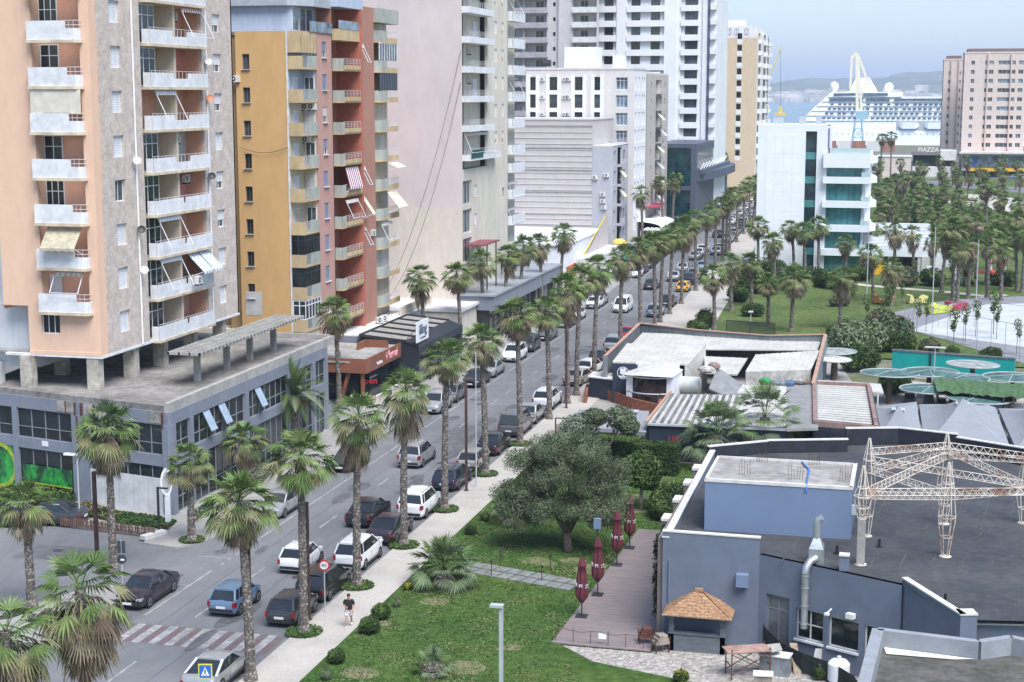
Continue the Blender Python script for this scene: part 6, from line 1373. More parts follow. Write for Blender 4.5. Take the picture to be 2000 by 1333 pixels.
def fanleaf(b,az,el,pet,bl,m,rr,droop=.3,nseg=15,spread=1.25,z0=0,fold=.25,narrow=1):
    """petiole then pleated fan with separate drooping tips"""
    d=Vector((math.cos(az)*math.cos(el),math.sin(az)*math.cos(el),math.sin(el))); s=Vector((-math.sin(az),math.cos(az),0)); o=Vector((0,0,z0))+d*.1
    # petiole sags
    e=o+d*pet*.5+Vector((0,0,-droop*.06*pet)); h=o+d*pet+Vector((0,0,-droop*.35*pet))
    for p,q in ((o,e),(e,h)): b.poly([p-s*.025,p+s*.025,q+s*.02,q-s*.02],m)
    f=(h-e).normalized(); u=f.cross(s).normalized()*-1
    if u.z<0: u=-u
    tw=rr.uniform(-.5,.5); s2=s*math.cos(tw)+u*math.sin(tw); u2=u*math.cos(tw)-s*math.sin(tw)
    last=None
    for k in range(nseg+1):
        a=(-1+2*k/nseg)*spread; L=bl*(.72+.28*math.cos(a*.9))*rr.uniform(.88,1.08)*narrow
        dr=f*math.cos(a)+s2*math.sin(a)
        mid=h+dr*L*.55+u2*(fold*L*.25*abs(math.sin(a)))-Vector((0,0,droop*.12*L))
        tip=h+dr*L*.97-Vector((0,0,(droop*.75+rr.uniform(0,.25))*L*.55))
        w=(f*-math.sin(a)+s2*math.cos(a))*L*.55*spread/nseg
        pl=u2*(.02 if k%2 else -.02)
        b.poly([h,mid-w*.8+pl,tip-w*.1,mid+w*.8-pl],m)
def crown(seed,ng=30,nd=54,pet=.85,bl=1.0,skirt=1,el_hi=80,dz=1.0):
    rr=random.Random(seed); g=MB(); d=MB()
    for k in range(ng):
        t_=(k+.5)/ng; el=rad(el_hi-(el_hi+20)*t_**.9+rr.uniform(-11,11)); az=k*2.39996+rr.uniform(-.3,.3)
        fanleaf(g,az,el,pet*rr.uniform(.85,1.15),bl*rr.uniform(.85,1.1),(3 if t_>.6 and rr.random()<.4 else 1 if rr.random()<.4 else 0 if rr.random()<.75 else 2),rr,droop=.25+.55*t_+rr.uniform(0,.2))
    for k in range(nd):
        t_=(k+.5)/nd; el=rad(0-72*t_**.8+rr.uniform(-14,14)); az=k*2.39996+1+rr.uniform(-.4,.4)
        fanleaf(d,az,el,pet*rr.uniform(.6,1.1)*skirt*(1-.25*t_),bl*rr.uniform(.7,1.0)*skirt,(3 if t_<.5 and rr.random()<.45 else rr.choice((0,0,1,2))),rr,droop=.8+rr.uniform(0,.6),nseg=11,spread=rr.uniform(.5,1.05),z0=-.1-1.35*t_*dz,fold=.6)
    for k in range(26):   # hanging shreds
        az=rr.uniform(0,6.28); r0=rr.uniform(.12,.4); z=-rr.uniform(.6,1.6)*dz; p=Vector((math.cos(az)*r0,math.sin(az)*r0,z)); q=p+Vector((math.cos(az)*.15,math.sin(az)*.15,-rr.uniform(.4,.9))); s=Vector((-math.sin(az),math.cos(az),0))*.06
        d.poly([p-s,p+s,q+s*.3,q-s*.3],rr.choice((1,0,1)))
    return g.mesh('crown',[pl_g,pl_g2,pl_d,pl_yg]),d.mesh('dry_skirt',[pl_b,pl_b2,pl_b3,pl_yg])
CR=[crown(s,34+3*(s%4),34+10*(s%3),.80+.05*(s%4),.90+.05*(s%3),dz=.55+.2*(s%3)) for s in range(1,9)]
CRf=[crown(s,24,34,.8,1.0) for s in (21,22,23,24)]
def trunk(h,r0,r1,lean,seed):
    rr=random.Random(seed); b=MB(); n=max(8,int(h/.28)); rs=[]; S=10
    for i in range(n+1):
        f=i/n; z=h*f; r=r0*(1-f)+r1*f; r*=(1.55-.55*min(1,z/.7)) ; r*=1+.09*(i%2)+rr.uniform(-.04,.04)
        cx=lean[0]*f*f; cy=lean[1]*f*f; rs.append([(cx+r*(1+rr.uniform(-.07,.07))*math.cos(2*math.pi*k/S+i*.3*0),cy+r*(1+rr.uniform(-.07,.07))*math.sin(2*math.pi*k/S),z) for k in range(S)])
    b.rings(rs); return b.mesh('trunk',ptm)
def palm(x,y,h,label,group=None,far=False,sc=1.0,seed=0,lean=None,dead=False,r=(.24,.17),crn=None):
    rr=random.Random(seed*7+3); lean=lean if lean is not None else (rr.uniform(-.5,.5),rr.uniform(-.5,.5))
    t=thing('palm_tree',label,'palm tree',(x,y,.05),rr.uniform(0,6.28) if False else 0,group)
    hh=round(h-.85*sc,1)
    if far: hh=round(hh*2)/2; tm=cached(('tr',hh,seed%3),lambda:trunk(hh,.25,.19,lean if lean else (.2,.1),seed%3)); l2=CACHE.setdefault(('tl',hh,seed%3),lean)
    else: tm=trunk(hh,r[0],r[1],lean,seed); l2=lean
    part(tm,'trunk',t); cg,cd_=crn or (CRf if far else CR)[seed%(4 if far else 8)]
    tilt=(rr.uniform(-.08,.08),rr.uniform(-.08,.08),rr.uniform(0,6.28)); s=(sc*rr.uniform(.93,1.07))
    gx=(s*rr.uniform(.98,1.14),)*2+(s*rr.uniform(.85,1.08),); dx=(s*rr.uniform(.9,1.12),)*2+(s*rr.uniform(.65,1.1),)
    part(cg,'crown',t,(l2[0],l2[1],hh-.1),rot=tilt,sc=gx if not dead else s*.7); part(cd_,'dry_skirt',t,(l2[0],l2[1],hh-.1),rot=tilt,sc=dx)
    return t
def ptop(px,pyb,pyt):
    x,y=G(px,pyb); return x,y,onY(px,pyt,y)[1]
ordn=['first','second','third','fourth','fifth','sixth','seventh','eighth','ninth','tenth','eleventh','twelfth','thirteenth','fourteenth','fifteenth','sixteenth','seventeenth','eighteenth','nineteenth','twentieth','twenty-first','twenty-second','twenty-third','twenty-fourth','twenty-fifth','twenty-sixth','twenty-seventh','twenty-eighth','twenty-ninth','thirtieth']
turf=MB(); n=0
# right kerb row
RP=[(490,1333,945,460),(590,1240,862,588),(700,1150,783,700),(790,1070,733,792),(873,1000,672,873),(942,930,640,940),(993,870,590,990),(1048,820,585,1048),(1097,790,545,1105),(1130,775,525,1140),(1165,745,505,1180),(1197,700,485,1215),(1232,665,470,1240),(1255,640,462,1262),(1299,632,450,1300),(1321,616,440,1322),(1345,596,430,1350)]
rowR=[]
for i,(px,pb0,pt0,pxt) in enumerate(RP):
    x,y,z=ptop(px,pb0,pt0); x=-29.75 if i>0 else x
    x2=onY(pxt,pt0+60,y)[0]
    palm(x,y,z,'%s tall shaggy fan palm from the near end of the right kerb row'%ordn[i],'fan palms along the right kerb',seed=i+1,lean=(max(-.35,min(.35,x2-x)),0)); rowR.append((x,y))
for j,(px,pb0,pt0) in enumerate([(1365,570,415),(1383,548,405),(1400,525,395),(1414,508,385),(1425,500,378),(1437,492,372),(1448,475,365),(1458,459,358),(1463,445,350),(1468,432,343),(1473,420,336)]):
    x,y,z=ptop(px,pb0,pt0); palm(-29.6+bend(y),y,min(13.5,z),'%s tall shaggy fan palm from the near end of the right kerb row'%ordn[17+j],'fan palms along the right kerb',far=True,seed=j+30)
# left kerb row
LPm=[(222,1118,812,222),(375,1062,882,375),(480,960,835,480),(663,792,585,663),(830,700,525,835),(900,690,522,900),(945,665,498,945),(985,650,485,985),(1015,632,470,1018),(1058,615,465,1058),(1095,590,443,1098)]
for i,(px,pb0,pt0,pxt) in enumerate(LPm):
    x,y,z=ptop(px,pb0,pt0); palm(x,y,z,'%s fan palm from the near end of the left pavement row'%ordn[i],'fan palms along the left pavement',seed=i+60,sc=.92 if i in(1,2) else 1,lean=(0,0) if i<3 else None)
for j,(px,y_,z_) in enumerate([(1225,262,9),(1290,290,14),(1320,305,15),(1345,322,15),(1362,335,15),(1385,345,15),(1400,360,15),(1420,375,15),(1435,390,15),(1446,405,15),(1455,425,15)]):
    x,zz=onY(px,400,y_); palm(-42.6+bend(y_),y_,12.5,'distant fan palm, %s in the far part of the left kerb row'%ordn[j],'far fan palms along the left kerb',far=True,seed=j+90)
# lower left foreground palms
x,y,z=ptop(62,1190,955); palm(x,y,z,'small fan palm standing in front of the picket fence at the left','fan palms by the side street',seed=101,sc=.95)
SHAG=crown(55,24,110,.9,.95,dz=1.2)
def palmtop(px,py,d,h,label,seed,sc=1,lean=(0,0)):
    a,b_,c=ray(px,py); k=d/math.hypot(a,b_); return palm(a*k,b_*k,H+c*k,label,None,seed=seed,sc=sc,lean=lean,r=(.3,.2),crn=SHAG)
palmtop(155,1105,62,0,'largest shaggy fan palm, nearest to the camera at the lower left',106,1.12)
palmtop(8,1190,58,0,'shaggy fan palm cut by the left edge of the picture',104,1.0)
# bushes and turf around palm feet
def turfring(x,y,r,label):
    def mk(): return leafmesh('grass_ring',lambda rr:((lambda a,q:((q*math.cos(a),q*math.sin(a),rr.uniform(0,.14)),(0,0,1),rr.choice((1,1,2))))(rr.uniform(0,6.28),math.sqrt(rr.random()))),1500,.09,[lf_d,lf_m,lf_l])
    o=part(cached('turf',mk),'grass_ring',None,(x,y,.14),rz=R.random()*6,sc=(r,r,1)); tag(o,label,'grass',None,'stuff')
for i,(x,y) in enumerate(rowR[1:7]): turfring(x,y,.95,'ring of grass at the foot of the %s right kerb palm'%ordn[i+1])
turfring(*G(375,1060),.8,'ring of grass at the foot of the corner palm')
# park palms (pixel of crown centre, crown height, base distance)
park=[(1392,545,1395,645,'fan palm beside the pavement end, west edge of the park'),(1465,520,1468,600,'shaggy park palm over the hedge bushes left of centre'),(1553,548,1545,650,'full crowned park palm in front of the white office'),(1645,545,1640,645,'full crowned park palm below the slatted pavilion'),(1742,530,1740,600,'park palm above the yellow bench seat'),(1700,505,1705,590,'park palm between the office and the pavilion roof'),(1480,450,1480,560,'ragged palm left of the white office'),(1510,480,1512,570,'palm at the lower left corner of the white office'),(1545,455,1550,540,'thin palm before the office wall, leftmost of three'),(1568,460,1572,545,'middle palm of the three before the office wall'),(1598,450,1598,540,'thinnest palm before the office glass strip'),(1652,485,1650,560,'palm before the office balconies'),(1748,455,1745,585,'half dead palm rising through the pavilion roof line'),(1820,480,1822,560,'pale drooping palm right of the pavilion'),(1862,455,1860,590,'tall double crowned palm near the playground'),(1905,440,1905,560,'park palm right of the playground'),(1925,375,1925,500,'isolated thick palm in the middle of the park'),(1480,385,1470,450,'palm behind the far right kerb row'),(1980,470,1985,570,'park palm near the right edge, behind the court'),(1960,440,1958,530,'slim park palm at the right above the court'),(1425,520,1428,610,'palm overhanging the pavement trees'),(1500,560,1500,640,'bushy low palm among the shrubs')]
for i,(px,py,pxb,pb0,l) in enumerate(park):
    x,y=G(pxb,pb0); z=onY(px,py-22,y)[1]; palm(x,y,z,l,None,far=False,seed=i+120,lean=(onY(px,py,y)[0]-x,0),dead=i in (12,13),sc=1.15 if i in (2,3,14,16) else 1)
rr=random.Random(77); cnt=0; bands=[('far',300,345),('back',345,380),('middle',380,430),('front',430,500)]; lst=[]
for k in range(400):
    px=rr.uniform(1712,2005); py=rr.uniform(318,500); 
    if px<1830 and py>470: continue
    if any(abs(px-a)<20 and abs(py-b_)<12 for a,b_ in lst): continue
    if 1855<px<1995 and 372<py<402 and rr.random()<.7: continue
    if any(abs(px-p[0])<20 and abs(py-p[1])<26 for p in park): continue
    lst.append((px,py))
lst=sorted(lst[:112])
import collections
cc=collections.Counter()
for k,(px,py) in enumerate(lst):
    x,y=G(px,py,6.5); bn=[b_[0] for b_ in bands if b_[1]<=py<b_[2]]; bn=bn[0] if bn else 'front'; cc[bn]+=1
    palm(x,y,8.0+rr.uniform(-1,1.2),'%s palm from the left in the %s band of the park grove'%(ordn[cc[bn]-1] if cc[bn]<=30 else 'far right',bn),'palms of the grove in the park',far=True,seed=k+200,sc=.97)
for k,(px,py,d) in enumerate(((1722,268,520),(1742,266,520))): 
    x,zc=onY(px,py,d); palm(x,d,zc+1,'%s of the two tall palms against the ship hull'%('left','right')[k],None,far=True,seed=400+k,sc=1.3)
for k in range(12):
    px=1640+k*7 if k<8 else 1780+k*12; x,y_=G(px,303,6); palm(x,y_,7.5,'small distant palm in the strip of planting before the quay',"palms before the quay",far=True,seed=420+k)
# feather palms and bush palms
def feather(b,az,el,L,rr,m,droop):
    d=Vector((math.cos(az)*math.cos(el),math.sin(az)*math.cos(el),math.sin(el))); s=Vector((-math.sin(az),math.cos(az),0)); p=Vector((0,0,0)); v=d.copy(); n=13; st=L/n
    for i in range(n):
        q=p+v*st; b.poly([p-s*.02,p+s*.02,q+s*.015,q-s*.015],m)
        up=v.cross(s).normalized(); up=up if up.z>0 else -up
        ll=L*.17*math.sin(math.pi*min(1,(i+2)/(n+1.5)))+.06
        for sd in (-1,1):
            for h_ in (.15,.5,.85):
                o=p.lerp(q,h_); t_=o+(s*sd*.85+v*.55+up*.35).normalized()*ll*rr.uniform(.85,1.1)-Vector((0,0,.1*ll)); w=v*.035; b.poly([o-w,o+w,t_+w*.2,t_-w*.2],m)
        v=(v+Vector((0,0,-droop/n))).normalized(); p=q
def featherpalm(x,y,h,L,label,n=46,seed=1,orange=False):
    rr=random.Random(seed); t=thing('date_palm',label,'palm tree',(x,y,.1)); part(trunk(h,.38,.34,(0,0),seed),'trunk',t); b=MB()
    for k in range(n): f=(k+.5)/n; feather(b,k*2.399+rr.uniform(-.2,.2),rad(82-95*f+rr.uniform(-8,8)),L*rr.uniform(.85,1.05),rr,rr.choice((0,0,1,2)),1.0+.5*f)
    part(b.mesh('crown',[pl_g,ol_l,pl_d]),'crown',t,(0,0,h))
    if orange:
        b=MB()
        for k in range(5):
            a=rr.uniform(0,6.28); 
            for i in range(16): b.beam((math.cos(a)*.3,math.sin(a)*.3,h-.1),(math.cos(a)*1.0+rr.uniform(-.25,.25),math.sin(a)*1.0+rr.uniform(-.25,.25),h-.6+rr.uniform(-.3,.3)),.03)
        b.build('fruit_stalks',mat('orange_fruit',(.50,.16,.03),.7,.2),t)
x,y,z=ptop(575,880,800); featherpalm(x,y,4.2,3.4,'feathery date palm with orange fruit stalks before the podium glazing',seed=3,orange=True)
featherpalm(*G(1888,560),1.2,3.0,'low feather palm before the playground',n=26,seed=5)
featherpalm(*G(650,770),.8,1.5,'small feather palm beside the brown restaurant posts',n=20,seed=6)
def bushpalm(x,y,h,pet,bl,label,seed,n=52,dry=18,sc=1):
    rr=random.Random(seed); t=thing('fan_palm_bush',label,'palm tree',(x,y,.12)); part(trunk(max(.5,h),.4,.35,(0,0),seed),'trunk',t); b=MB(); d=MB()
    for k in range(n): f=(k+.5)/n; fanleaf(b,k*2.399+rr.uniform(-.3,.3),rad(84-100*f**.9+rr.uniform(-8,8)),pet*rr.uniform(.8,1.15),bl*rr.uniform(.85,1.1),rr.choice((0,1,1,2)) ,rr,droop=.15+.5*f,nseg=16,spread=1.35,fold=.1)
    for k in range(dry): f=(k+.5)/dry; fanleaf(d,k*2.399+1+rr.uniform(-.3,.3),rad(-10-50*f),pet*rr.uniform(.7,1),bl*.9,rr.choice((0,2,2)),rr,droop=1.0,nseg=10,spread=.9)
    part(b.mesh('crown',[ol_m,lm('silver_palm',(.15,.21,.11)),pl_g]),'crown',t,(0,0,h),sc=sc)
    if dry: part(d.mesh('dry_skirt',[pl_b,pl_b2,pl_b3]),'dry_skirt',t,(0,0,h),sc=sc)
bushpalm(*G(868,1148),.9,1.3,1.0,'wide silvery green fan palm bush on the lawn beside the pavement',1,n=60,dry=14)
x,y=G(1400,915); bushpalm(x,y,2.4,1.9,1.2,'large stemless fan palm left of the pair behind the raised grey block',2,n=56,dry=26)
x,y=G(1492,900); bushpalm(x,y,3.2,1.9,1.2,'large fan palm right of the pair with a skirt of dry leaves',3,n=50,dry=34)
bushpalm(*G(998,1025),1.2,.9,.8,'small dark fan palm beside the olive tree near the pavement',4,n=26,dry=6)
bushpalm(*G(845,1322),.3,.6,.6,'low brownish fan palm seedling at the bottom of the lawn',5,n=24,dry=6)
# olive tree
def olive(x,y,lobes,limbs,label,n,seed,size=.15,name='olive_tree',mats=None,cat='tree',tm=bark,shell=.5):
    t=thing(name,label,cat,(x,y,.12)); b=MB()
    for pts,rs in limbs: b.tube(pts,rs,8)
    b.build('trunk',tm,t,smooth=True); part(leafmesh('crown',lambda rr:clump(rr,lobes,shell=shell),n,size,mats or [ol_d,ol_m,ol_l],seed),'crown',t); return t
x,y=G(1110,1082)
lob=[((-.3,0,5.6),(3.0,2.7,1.9)),((-2.6,0,4.6),(2.2,2.2,1.9)),((2.2,.2,4.6),(2.1,2.2,1.8)),((-3.4,.2,3.3),(1.7,1.8,1.5)),((3.1,0,3.4),(1.2,1.5,1.2)),((-.6,-.8,4.0),(2.2,1.8,1.6)),((1.0,.8,5.9),(2.0,2.0,1.5)),((-1.6,.5,6.1),(1.8,1.8,1.4)),((-2.0,-.6,2.9),(1.4,1.4,1.0)),((1.6,-.6,3.1),(1.4,1.4,1.0)),((-3.6,-.4,2.6),(1.2,1.2,.9)),((-.2,.3,6.4),(1.9,1.9,1.1))]
rr=random.Random(44); lob0=lob; lob=[]
for c_,r_ in lob0:
    for k in range(11):
        u=Vector((rr.gauss(0,1),rr.gauss(0,1),rr.gauss(0,1)+.1)).normalized(); f=rr.uniform(.6,.95); s=rr.uniform(.55,1.0); lob.append(((c_[0]+u.x*r_[0]*f,c_[1]+u.y*r_[1]*f,max(1.9,c_[2]+u.z*r_[2]*f)),(s*1.15,s*1.15,s*.85)))
    lob.append((c_,(r_[0]*.6,r_[1]*.6,r_[2]*.6)))
olive(x,y,lob,[([(0,0,-.1),(-.05,0,.6),(-.1,0,1.3)],[.42,.3,.28]),([(-.1,0,1.2),(-.8,0,2.3),(-1.8,0,3.5),(-2.6,0,4.5)],[.24,.18,.12,.05]),([(-.1,0,1.2),(.5,0,2.2),(1.4,.1,3.3),(2.4,.2,4.5)],[.24,.18,.12,.05]),([(-.1,0,1.2),(-.1,.1,2.8),(.1,0,5)],[.2,.14,.05])],'broad grey green olive tree on the lawn beside the maroon parasols',150000,5,.065,shell=.15).scale=(.87,.87,.96)
x,y=G(1195,930); olive(x,y,[((-2.4,0,3.4),(1.5,1.3,1.0)),((-1.4,.3,4.1),(1.0,1.0,.7)),((.5,.2,4.2),(1.2,1.0,.9)),((1.2,.2,3.6),(.8,.8,.7))],[([(-1.3,0,0),(-.9,0,1.4),(.1,0,2.6),(.7,0,4)],[.16,.13,.09,.04]),([(-.9,0,1.4),(-1.6,0,2.4),(-2.3,0,3.2)],[.1,.08,.04])],'thin bent olive tree with a pale leaning branch behind the broad olive',7000,8,.11)
x,y=G(1252,1000); olive(x,y,[((0,0,2.9),(1.45,1.4,1.0)),((-.2,0,2.3),(1.55,1.4,.7)),((.1,0,3.6),(.7,.7,.5))],[([(0,0,0),(0,0,1.2),(.05,0,2.4)],[.14,.11,.07])],'bright green round headed small tree with a whitewashed trunk on the back lawn',11000,9,.11,'small_tree',[lf_d,lf_m,lf_l],tm=mat('whitewashed_trunk',(.40,.36,.30),.9,.25,2))
x,y=G(1275,985); olive(x,y,[((0,0,1.7),(.45,.4,.9))],[([(0,0,0),(0,0,1.6)],[.06,.04])],'slim dark young tree beside the parasols and the grey building',1500,12,.09,'small_tree',[lf_d,lf_d,lf_m])
# hedges and bushes
def hedge(pts,wd,h,label,n,seed,mats=None,cat='hedge'):
    P=[Vector((*G(*p),0)) for p in pts]; o=P[0]; t=thing('hedge',label,cat,(o.x,o.y,.1)); d=P[-1]-P[0]; L=d.length; t.rotation_euler=(0,0,math.atan2(d.y,d.x))
    def f(rr):
        s=rr.random(); x=rr.uniform(0,L)
        if s<.45: return (x,rr.uniform(-wd/2,wd/2),h+rr.uniform(-.08,.06)+.08*noise.noise(Vector((x,0,0)))),(0,0,1),(2 if rr.random()<.5 else 1)
        if s<.9: return (x,-wd/2+rr.uniform(-.08,.08),rr.uniform(.05,h)),(0,-1,0),(1 if rr.random()<.5 else 0)
        return ((0 if rr.random()<.5 else L)+rr.uniform(-.08,.08),rr.uniform(-wd/2,wd/2),rr.uniform(.05,h)),(1,0,0),0
    MB().box(.06,L-.06,-wd/2+.06,wd/2-.06,0,h-.06).build('dark_core',lf_d,t); part(leafmesh('foliage',f,n,.1,mats or [lf_d,lf_m,lf_l],seed),'foliage',t)  # solid box inside the leaves, inner shade given by its dark colour
hedge([(1165,912),(1248,916)],2.2,2.1,'bright green clipped hedge behind the round headed tree',9000,1,[lf_d,lf_m,lf_l])
hedge([(1238,925),(1325,930)],1.6,2.2,'darker green clipped hedge joined to the bright one',8000,2,[lf_d,lf_d,lf_m])
hedge([(1551,880),(1650,880)],1.6,1.3,'long low clipped hedge below the slatted roof building',6000,3)
hedge([(1660,820),(1720,826)],1.5,1.6,'dark hedge block between the slatted roof building and the tents',4000,4,[lf_d,lf_d,lf_m]) if False else None
def bmesh_(kind,seed):
    lob={'round':[((0,0,.55),(.7,.7,.6))],'shrub':[((0,0,.9),(1.1,1.1,.9)),((.7,.3,.7),(.8,.8,.7)),((-.7,-.2,.8),(.8,.8,.8))]}[kind]
    return cached(('bush',kind,seed),lambda:leafmesh('foliage',lambda rr:clump(rr,lob,shell=.5),1800 if kind=='round' else 2600,.09 if kind=='round' else .13,[lf_d,lf_m,lf_l] if seed<3 else [lf_d,lf_y,lf_y] if seed==3 else [ol_d,ol_m,lf_dry] if seed==4 else [ol_m,ol_l,lf_m],seed))
stemm=cached('stem',lambda:MB().tube([(0,0,0),(0,0,.7)],.05,6).mesh('stem',bark))
def bush(px,py,s,label,kind='round',seed=1,group=None,z=.12):
    x,y=G(px,py); t=thing('bush',label,'bush',(x,y,z),R.random()*6,group); part(bmesh_(kind,seed),'foliage',t,sc=s if hasattr(s,'__len__') else (s,s,s)); part(stemm,'stem',t); return t
for a in [(744,1214,.75,'round clipped bush, upper of the two beside the walking man',),(722,1242,.8,'round clipped bush, lower of the two beside the walking man'),(657,1300,.65,'small round bush on the bottom left edge of the lawn'),(948,1022,.5,'round bush on the lawn edge below the olive shade'),(920,1048,.55,'round bush nearest the wide fan palm bush'),(1265,960,.6,'round bush at the brick edging of the back lawn')]: bush(*a)
for a in [(798,1157,.4,'small yellow green bush in front of the wide fan palm','round',3),(1330,1338,.55,'yellow flowering bush at the bottom edge by the gravel yard','round',3),(1205,905,(1.1,.8,1.2),'orange and yellow shrub before the hedges','shrub',3),(775,1190,.35,'spiky grey agave like plant by the lawn edge','round',5),(638,1333,.4,'spiky plant at the bottom of the lawn edge','round',5),(1310,1000,1.1,'leafy dark shrub against the side of the grey building','shrub',1),(1290,1015,.9,'smaller leafy shrub against the side of the grey building','shrub',2),(1600,1330,.5,'green herb box plant in the yard by the screen','round',1)]: bush(*a)
for a in [(1362,655,1.0),(1378,640,1.2),(1345,668,.9)]: bush(a[0],a[1],a[2],'green shrub at the corner of the park pavement by the hall, %s of three'%('left' if a[0]<1350 else 'middle' if a[0]<1370 else 'right'),'shrub',2)
for i,a in enumerate([(1660,700,2.2,5,'large flowering oleander shrub behind the hall'),(1700,690,2.0,5,'second flowering oleander shrub behind the hall'),(1735,672,1.9,4,'dry brown tinted shrub left of the teal wall'),(1720,650,1.6,4,'brownish shrub above the oleanders'),(1755,690,1.3,1,'green shrub at the left end of the teal wall'),(1640,672,1.2,1,'green shrub at the hall corner beside the path'),(1680,725,1.4,2,'green shrub in front of the oleanders'),(1715,800,.0,1,''),(1740,770,1.1,1,'dark green shrub between the white canopy and the tents'),(1760,765,1.0,2,'green shrub under the leftmost disc canopy'),(1860,700,.7,1,'small shrub at the foot of the court fence'),(1935,705,.8,1,'small shrub at the right of the court fence'),(1815,690,.9,4,'brown shrub behind the lamp post by the teal wall'),(1490,575,1.6,1,'dense shrub left of the park palms'),(1455,560,1.8,1,'dense shrub by the far pavement'),(1500,545,1.8,2,'tall shrub before the office wall'),(1530,560,1.6,4,'pale shrub before the office wall'),(1585,560,1.6,1,'shrub below the office glass strip'),(1620,565,1.5,2,'shrub below the office balconies'),(1675,550,1.4,1,'shrub before the yellow box of the pavilion'),(1440,590,1.3,2,'shrub on the park edge by the pavement'),(1470,620,1.0,1,'shrub on the park lawn near the fence'),(1640,600,1.0,4,'reddish shrub on the park lawn'),(1770,560,1.6,4,'brown green shrub mass before the pavilion'),(1820,560,1.5,1,'green shrub left of the playground'),(1960,560,1.4,1,'green shrub right of the playground')]):
    if a[2]: bush(a[0],a[1],a[2],a[4],'shrub',a[3])
rr=random.Random(5)
grp=['dense','loose']
for k in range(52):
    px=rr.uniform(1715,1850 if k<26 else 1990); py=rr.uniform(345,480); x,y=G(px,py); t=thing('park_shrub','leafy green shrub growing between the palms of the grove','bush',(x,y,.1),rr.random()*6,'shrubs between the grove palms'); part(bmesh_('shrub',rr.choice((1,2,2,4))),'foliage',t,sc=(rr.uniform(1.0,1.8),)*2+(rr.uniform(1.0,1.9),)); part(stemm,'stem',t)
# saplings by the court
sap=cached('sapl',lambda:leafmesh('foliage',lambda rr:clump(rr,[((0,0,3.2),(.5,.5,.8)),((.15,.1,2.3),(.3,.3,.5))],shell=.2),260,.13,[lf_m,lf_l,lf_l],3)); saps=cached('saps',lambda:MB().tube([(0,0,0),(.03,0,1.6),(0,0,3.3)],[.035,.03,.02],6).mesh('stem',bark))
for i,(px,py,s) in enumerate([(1668,610,1),(1790,655,1.1),(1808,650,1),(1862,690,1.25),(1885,670,1.1),(1905,660,1.1),(1940,655,1.35),(1946,665,1.1),(1985,695,1),(1735,640,1.3),(1690,640,1),(1652,600,1.1),(1725,640,.9),(1760,600,.8),(1855,560,1.1),(1785,560,1.0)]):
    x,y=G(px,py); t=thing('sapling','thin young tree with a small leafy top near the sports court','tree',(x,y,.1),R.random()*6,'saplings near the sports court'); part(sap,'foliage',t,sc=s); part(saps,'stem',t,sc=s)
# garden strip plants by the podium, grass tufts
def tufts(name,poly,n,size,label,seed,mats=None,h=.25):
    xs=[p[0] for p in poly]; ys=[p[1] for p in poly]
    def inside(x,y):
        c=False; j=len(poly)-1
        for i in range(len(poly)):
            if (poly[i][1]>y)!=(poly[j][1]>y) and x<(poly[j][0]-poly[i][0])*(y-poly[i][1])/(poly[j][1]-poly[i][1])+poly[i][0]: c=not c
            j=i
        return c
    def f(rr):
        while True:
            x,y=rr.uniform(min(xs),max(xs)),rr.uniform(min(ys),max(ys))
            if inside(x,y): break
        g=noise.noise(Vector((x*.5,y*.5,seed)))
        return (x,y,.12+rr.uniform(0,h)*max(.3,.6+g)),(0,0,1),(2 if g>.15 and rr.random()<.6 else rr.randrange(2))
    o=part(leafmesh(name,f,n,size,mats or [lf_d,lf_m,lf_dry],seed),name); tag(o,label,'plants',None,'stuff')
gs=[G(*p) for p in [(120,985),(345,1022),(330,1040),(250,1030),(100,1000)]]; tufts('ground_cover',gs,7000,.11,'weeds and low plants in the strip before the podium hoarding',2,h=.35)
gs=[G(*p) for p in [(0,930),(150,985),(130,1005),(0,985)]]; tufts('ground_cover',gs,6000,.14,'thick low planting before the green mural',3,h=.9,mats=[lf_d,lf_m,lf_l])
gs=[G(*p) for p in [(365,1010),(480,935),(520,900),(620,830),(632,845),(480,975),(375,1030)]]; tufts('ground_cover',gs,5000,.10,'dry grass strip along the podium glazing',4,h=.25)
tufts('lawn_tufts',[(-27.2,60),(-14.5,70),(-17,75),(-16.6,96),(-12.5,97.5),(-12.5,115),(-27.2,115)],60000,.07,'short uneven grass blades over the near lawn',6,[mat('blade_green',(.05,.11,.022),.8,.1),mat('blade_light',(.085,.15,.035),.8,.1),mat('blade_dry',(.16,.17,.07),.8,.1)],h=.06)
# ---------------------------------------------------------------- cars
PAINT={}
def paint(n,c,metal=.0,rough=.28):
    if n not in PAINT: PAINT[n]=mat('car_paint_'+n,c,rough,.03,2,metal=metal,coat=.5,world=False); PAINT[n]['c']=c
    return PAINT[n]
paint('white',(.70,.71,.72)); paint('silver',(.42,.43,.44),.5); paint('black',(.012,.012,.014)); paint('graphite',(.045,.05,.058),.3); paint('grey',(.15,.155,.16),.4); paint('blue',(.14,.22,.34),.3); paint('navy',(.018,.028,.055),.2); paint('red',(.30,.02,.03)); paint('yellow',(.75,.38,.02)); paint('purple_black',(.035,.028,.04),.2); paint('light_blue',(.24,.34,.43),.3); paint('green',(.08,.35,.06)); paint('champagne',(.40,.38,.34),.4)
cglass=mat('car_glass',(.022,.027,.031),.05,.15,1.2,spec=.9); tail=mat('tail_light',(.22,.010,.012),.3,.1); headl=mat('head_light',(.30,.32,.34),.15,.1); plate=mat('number_plate',(.62,.63,.65),.5,.05); tyre=mat('tyre',(.018,.018,.02),.85,.1); rim=mat('wheel_rim',(.38,.39,.40),.35,.1,metal=.6); trimb=mat('black_trim_and_arch_shade',(.02,.02,.022),.6,.1)
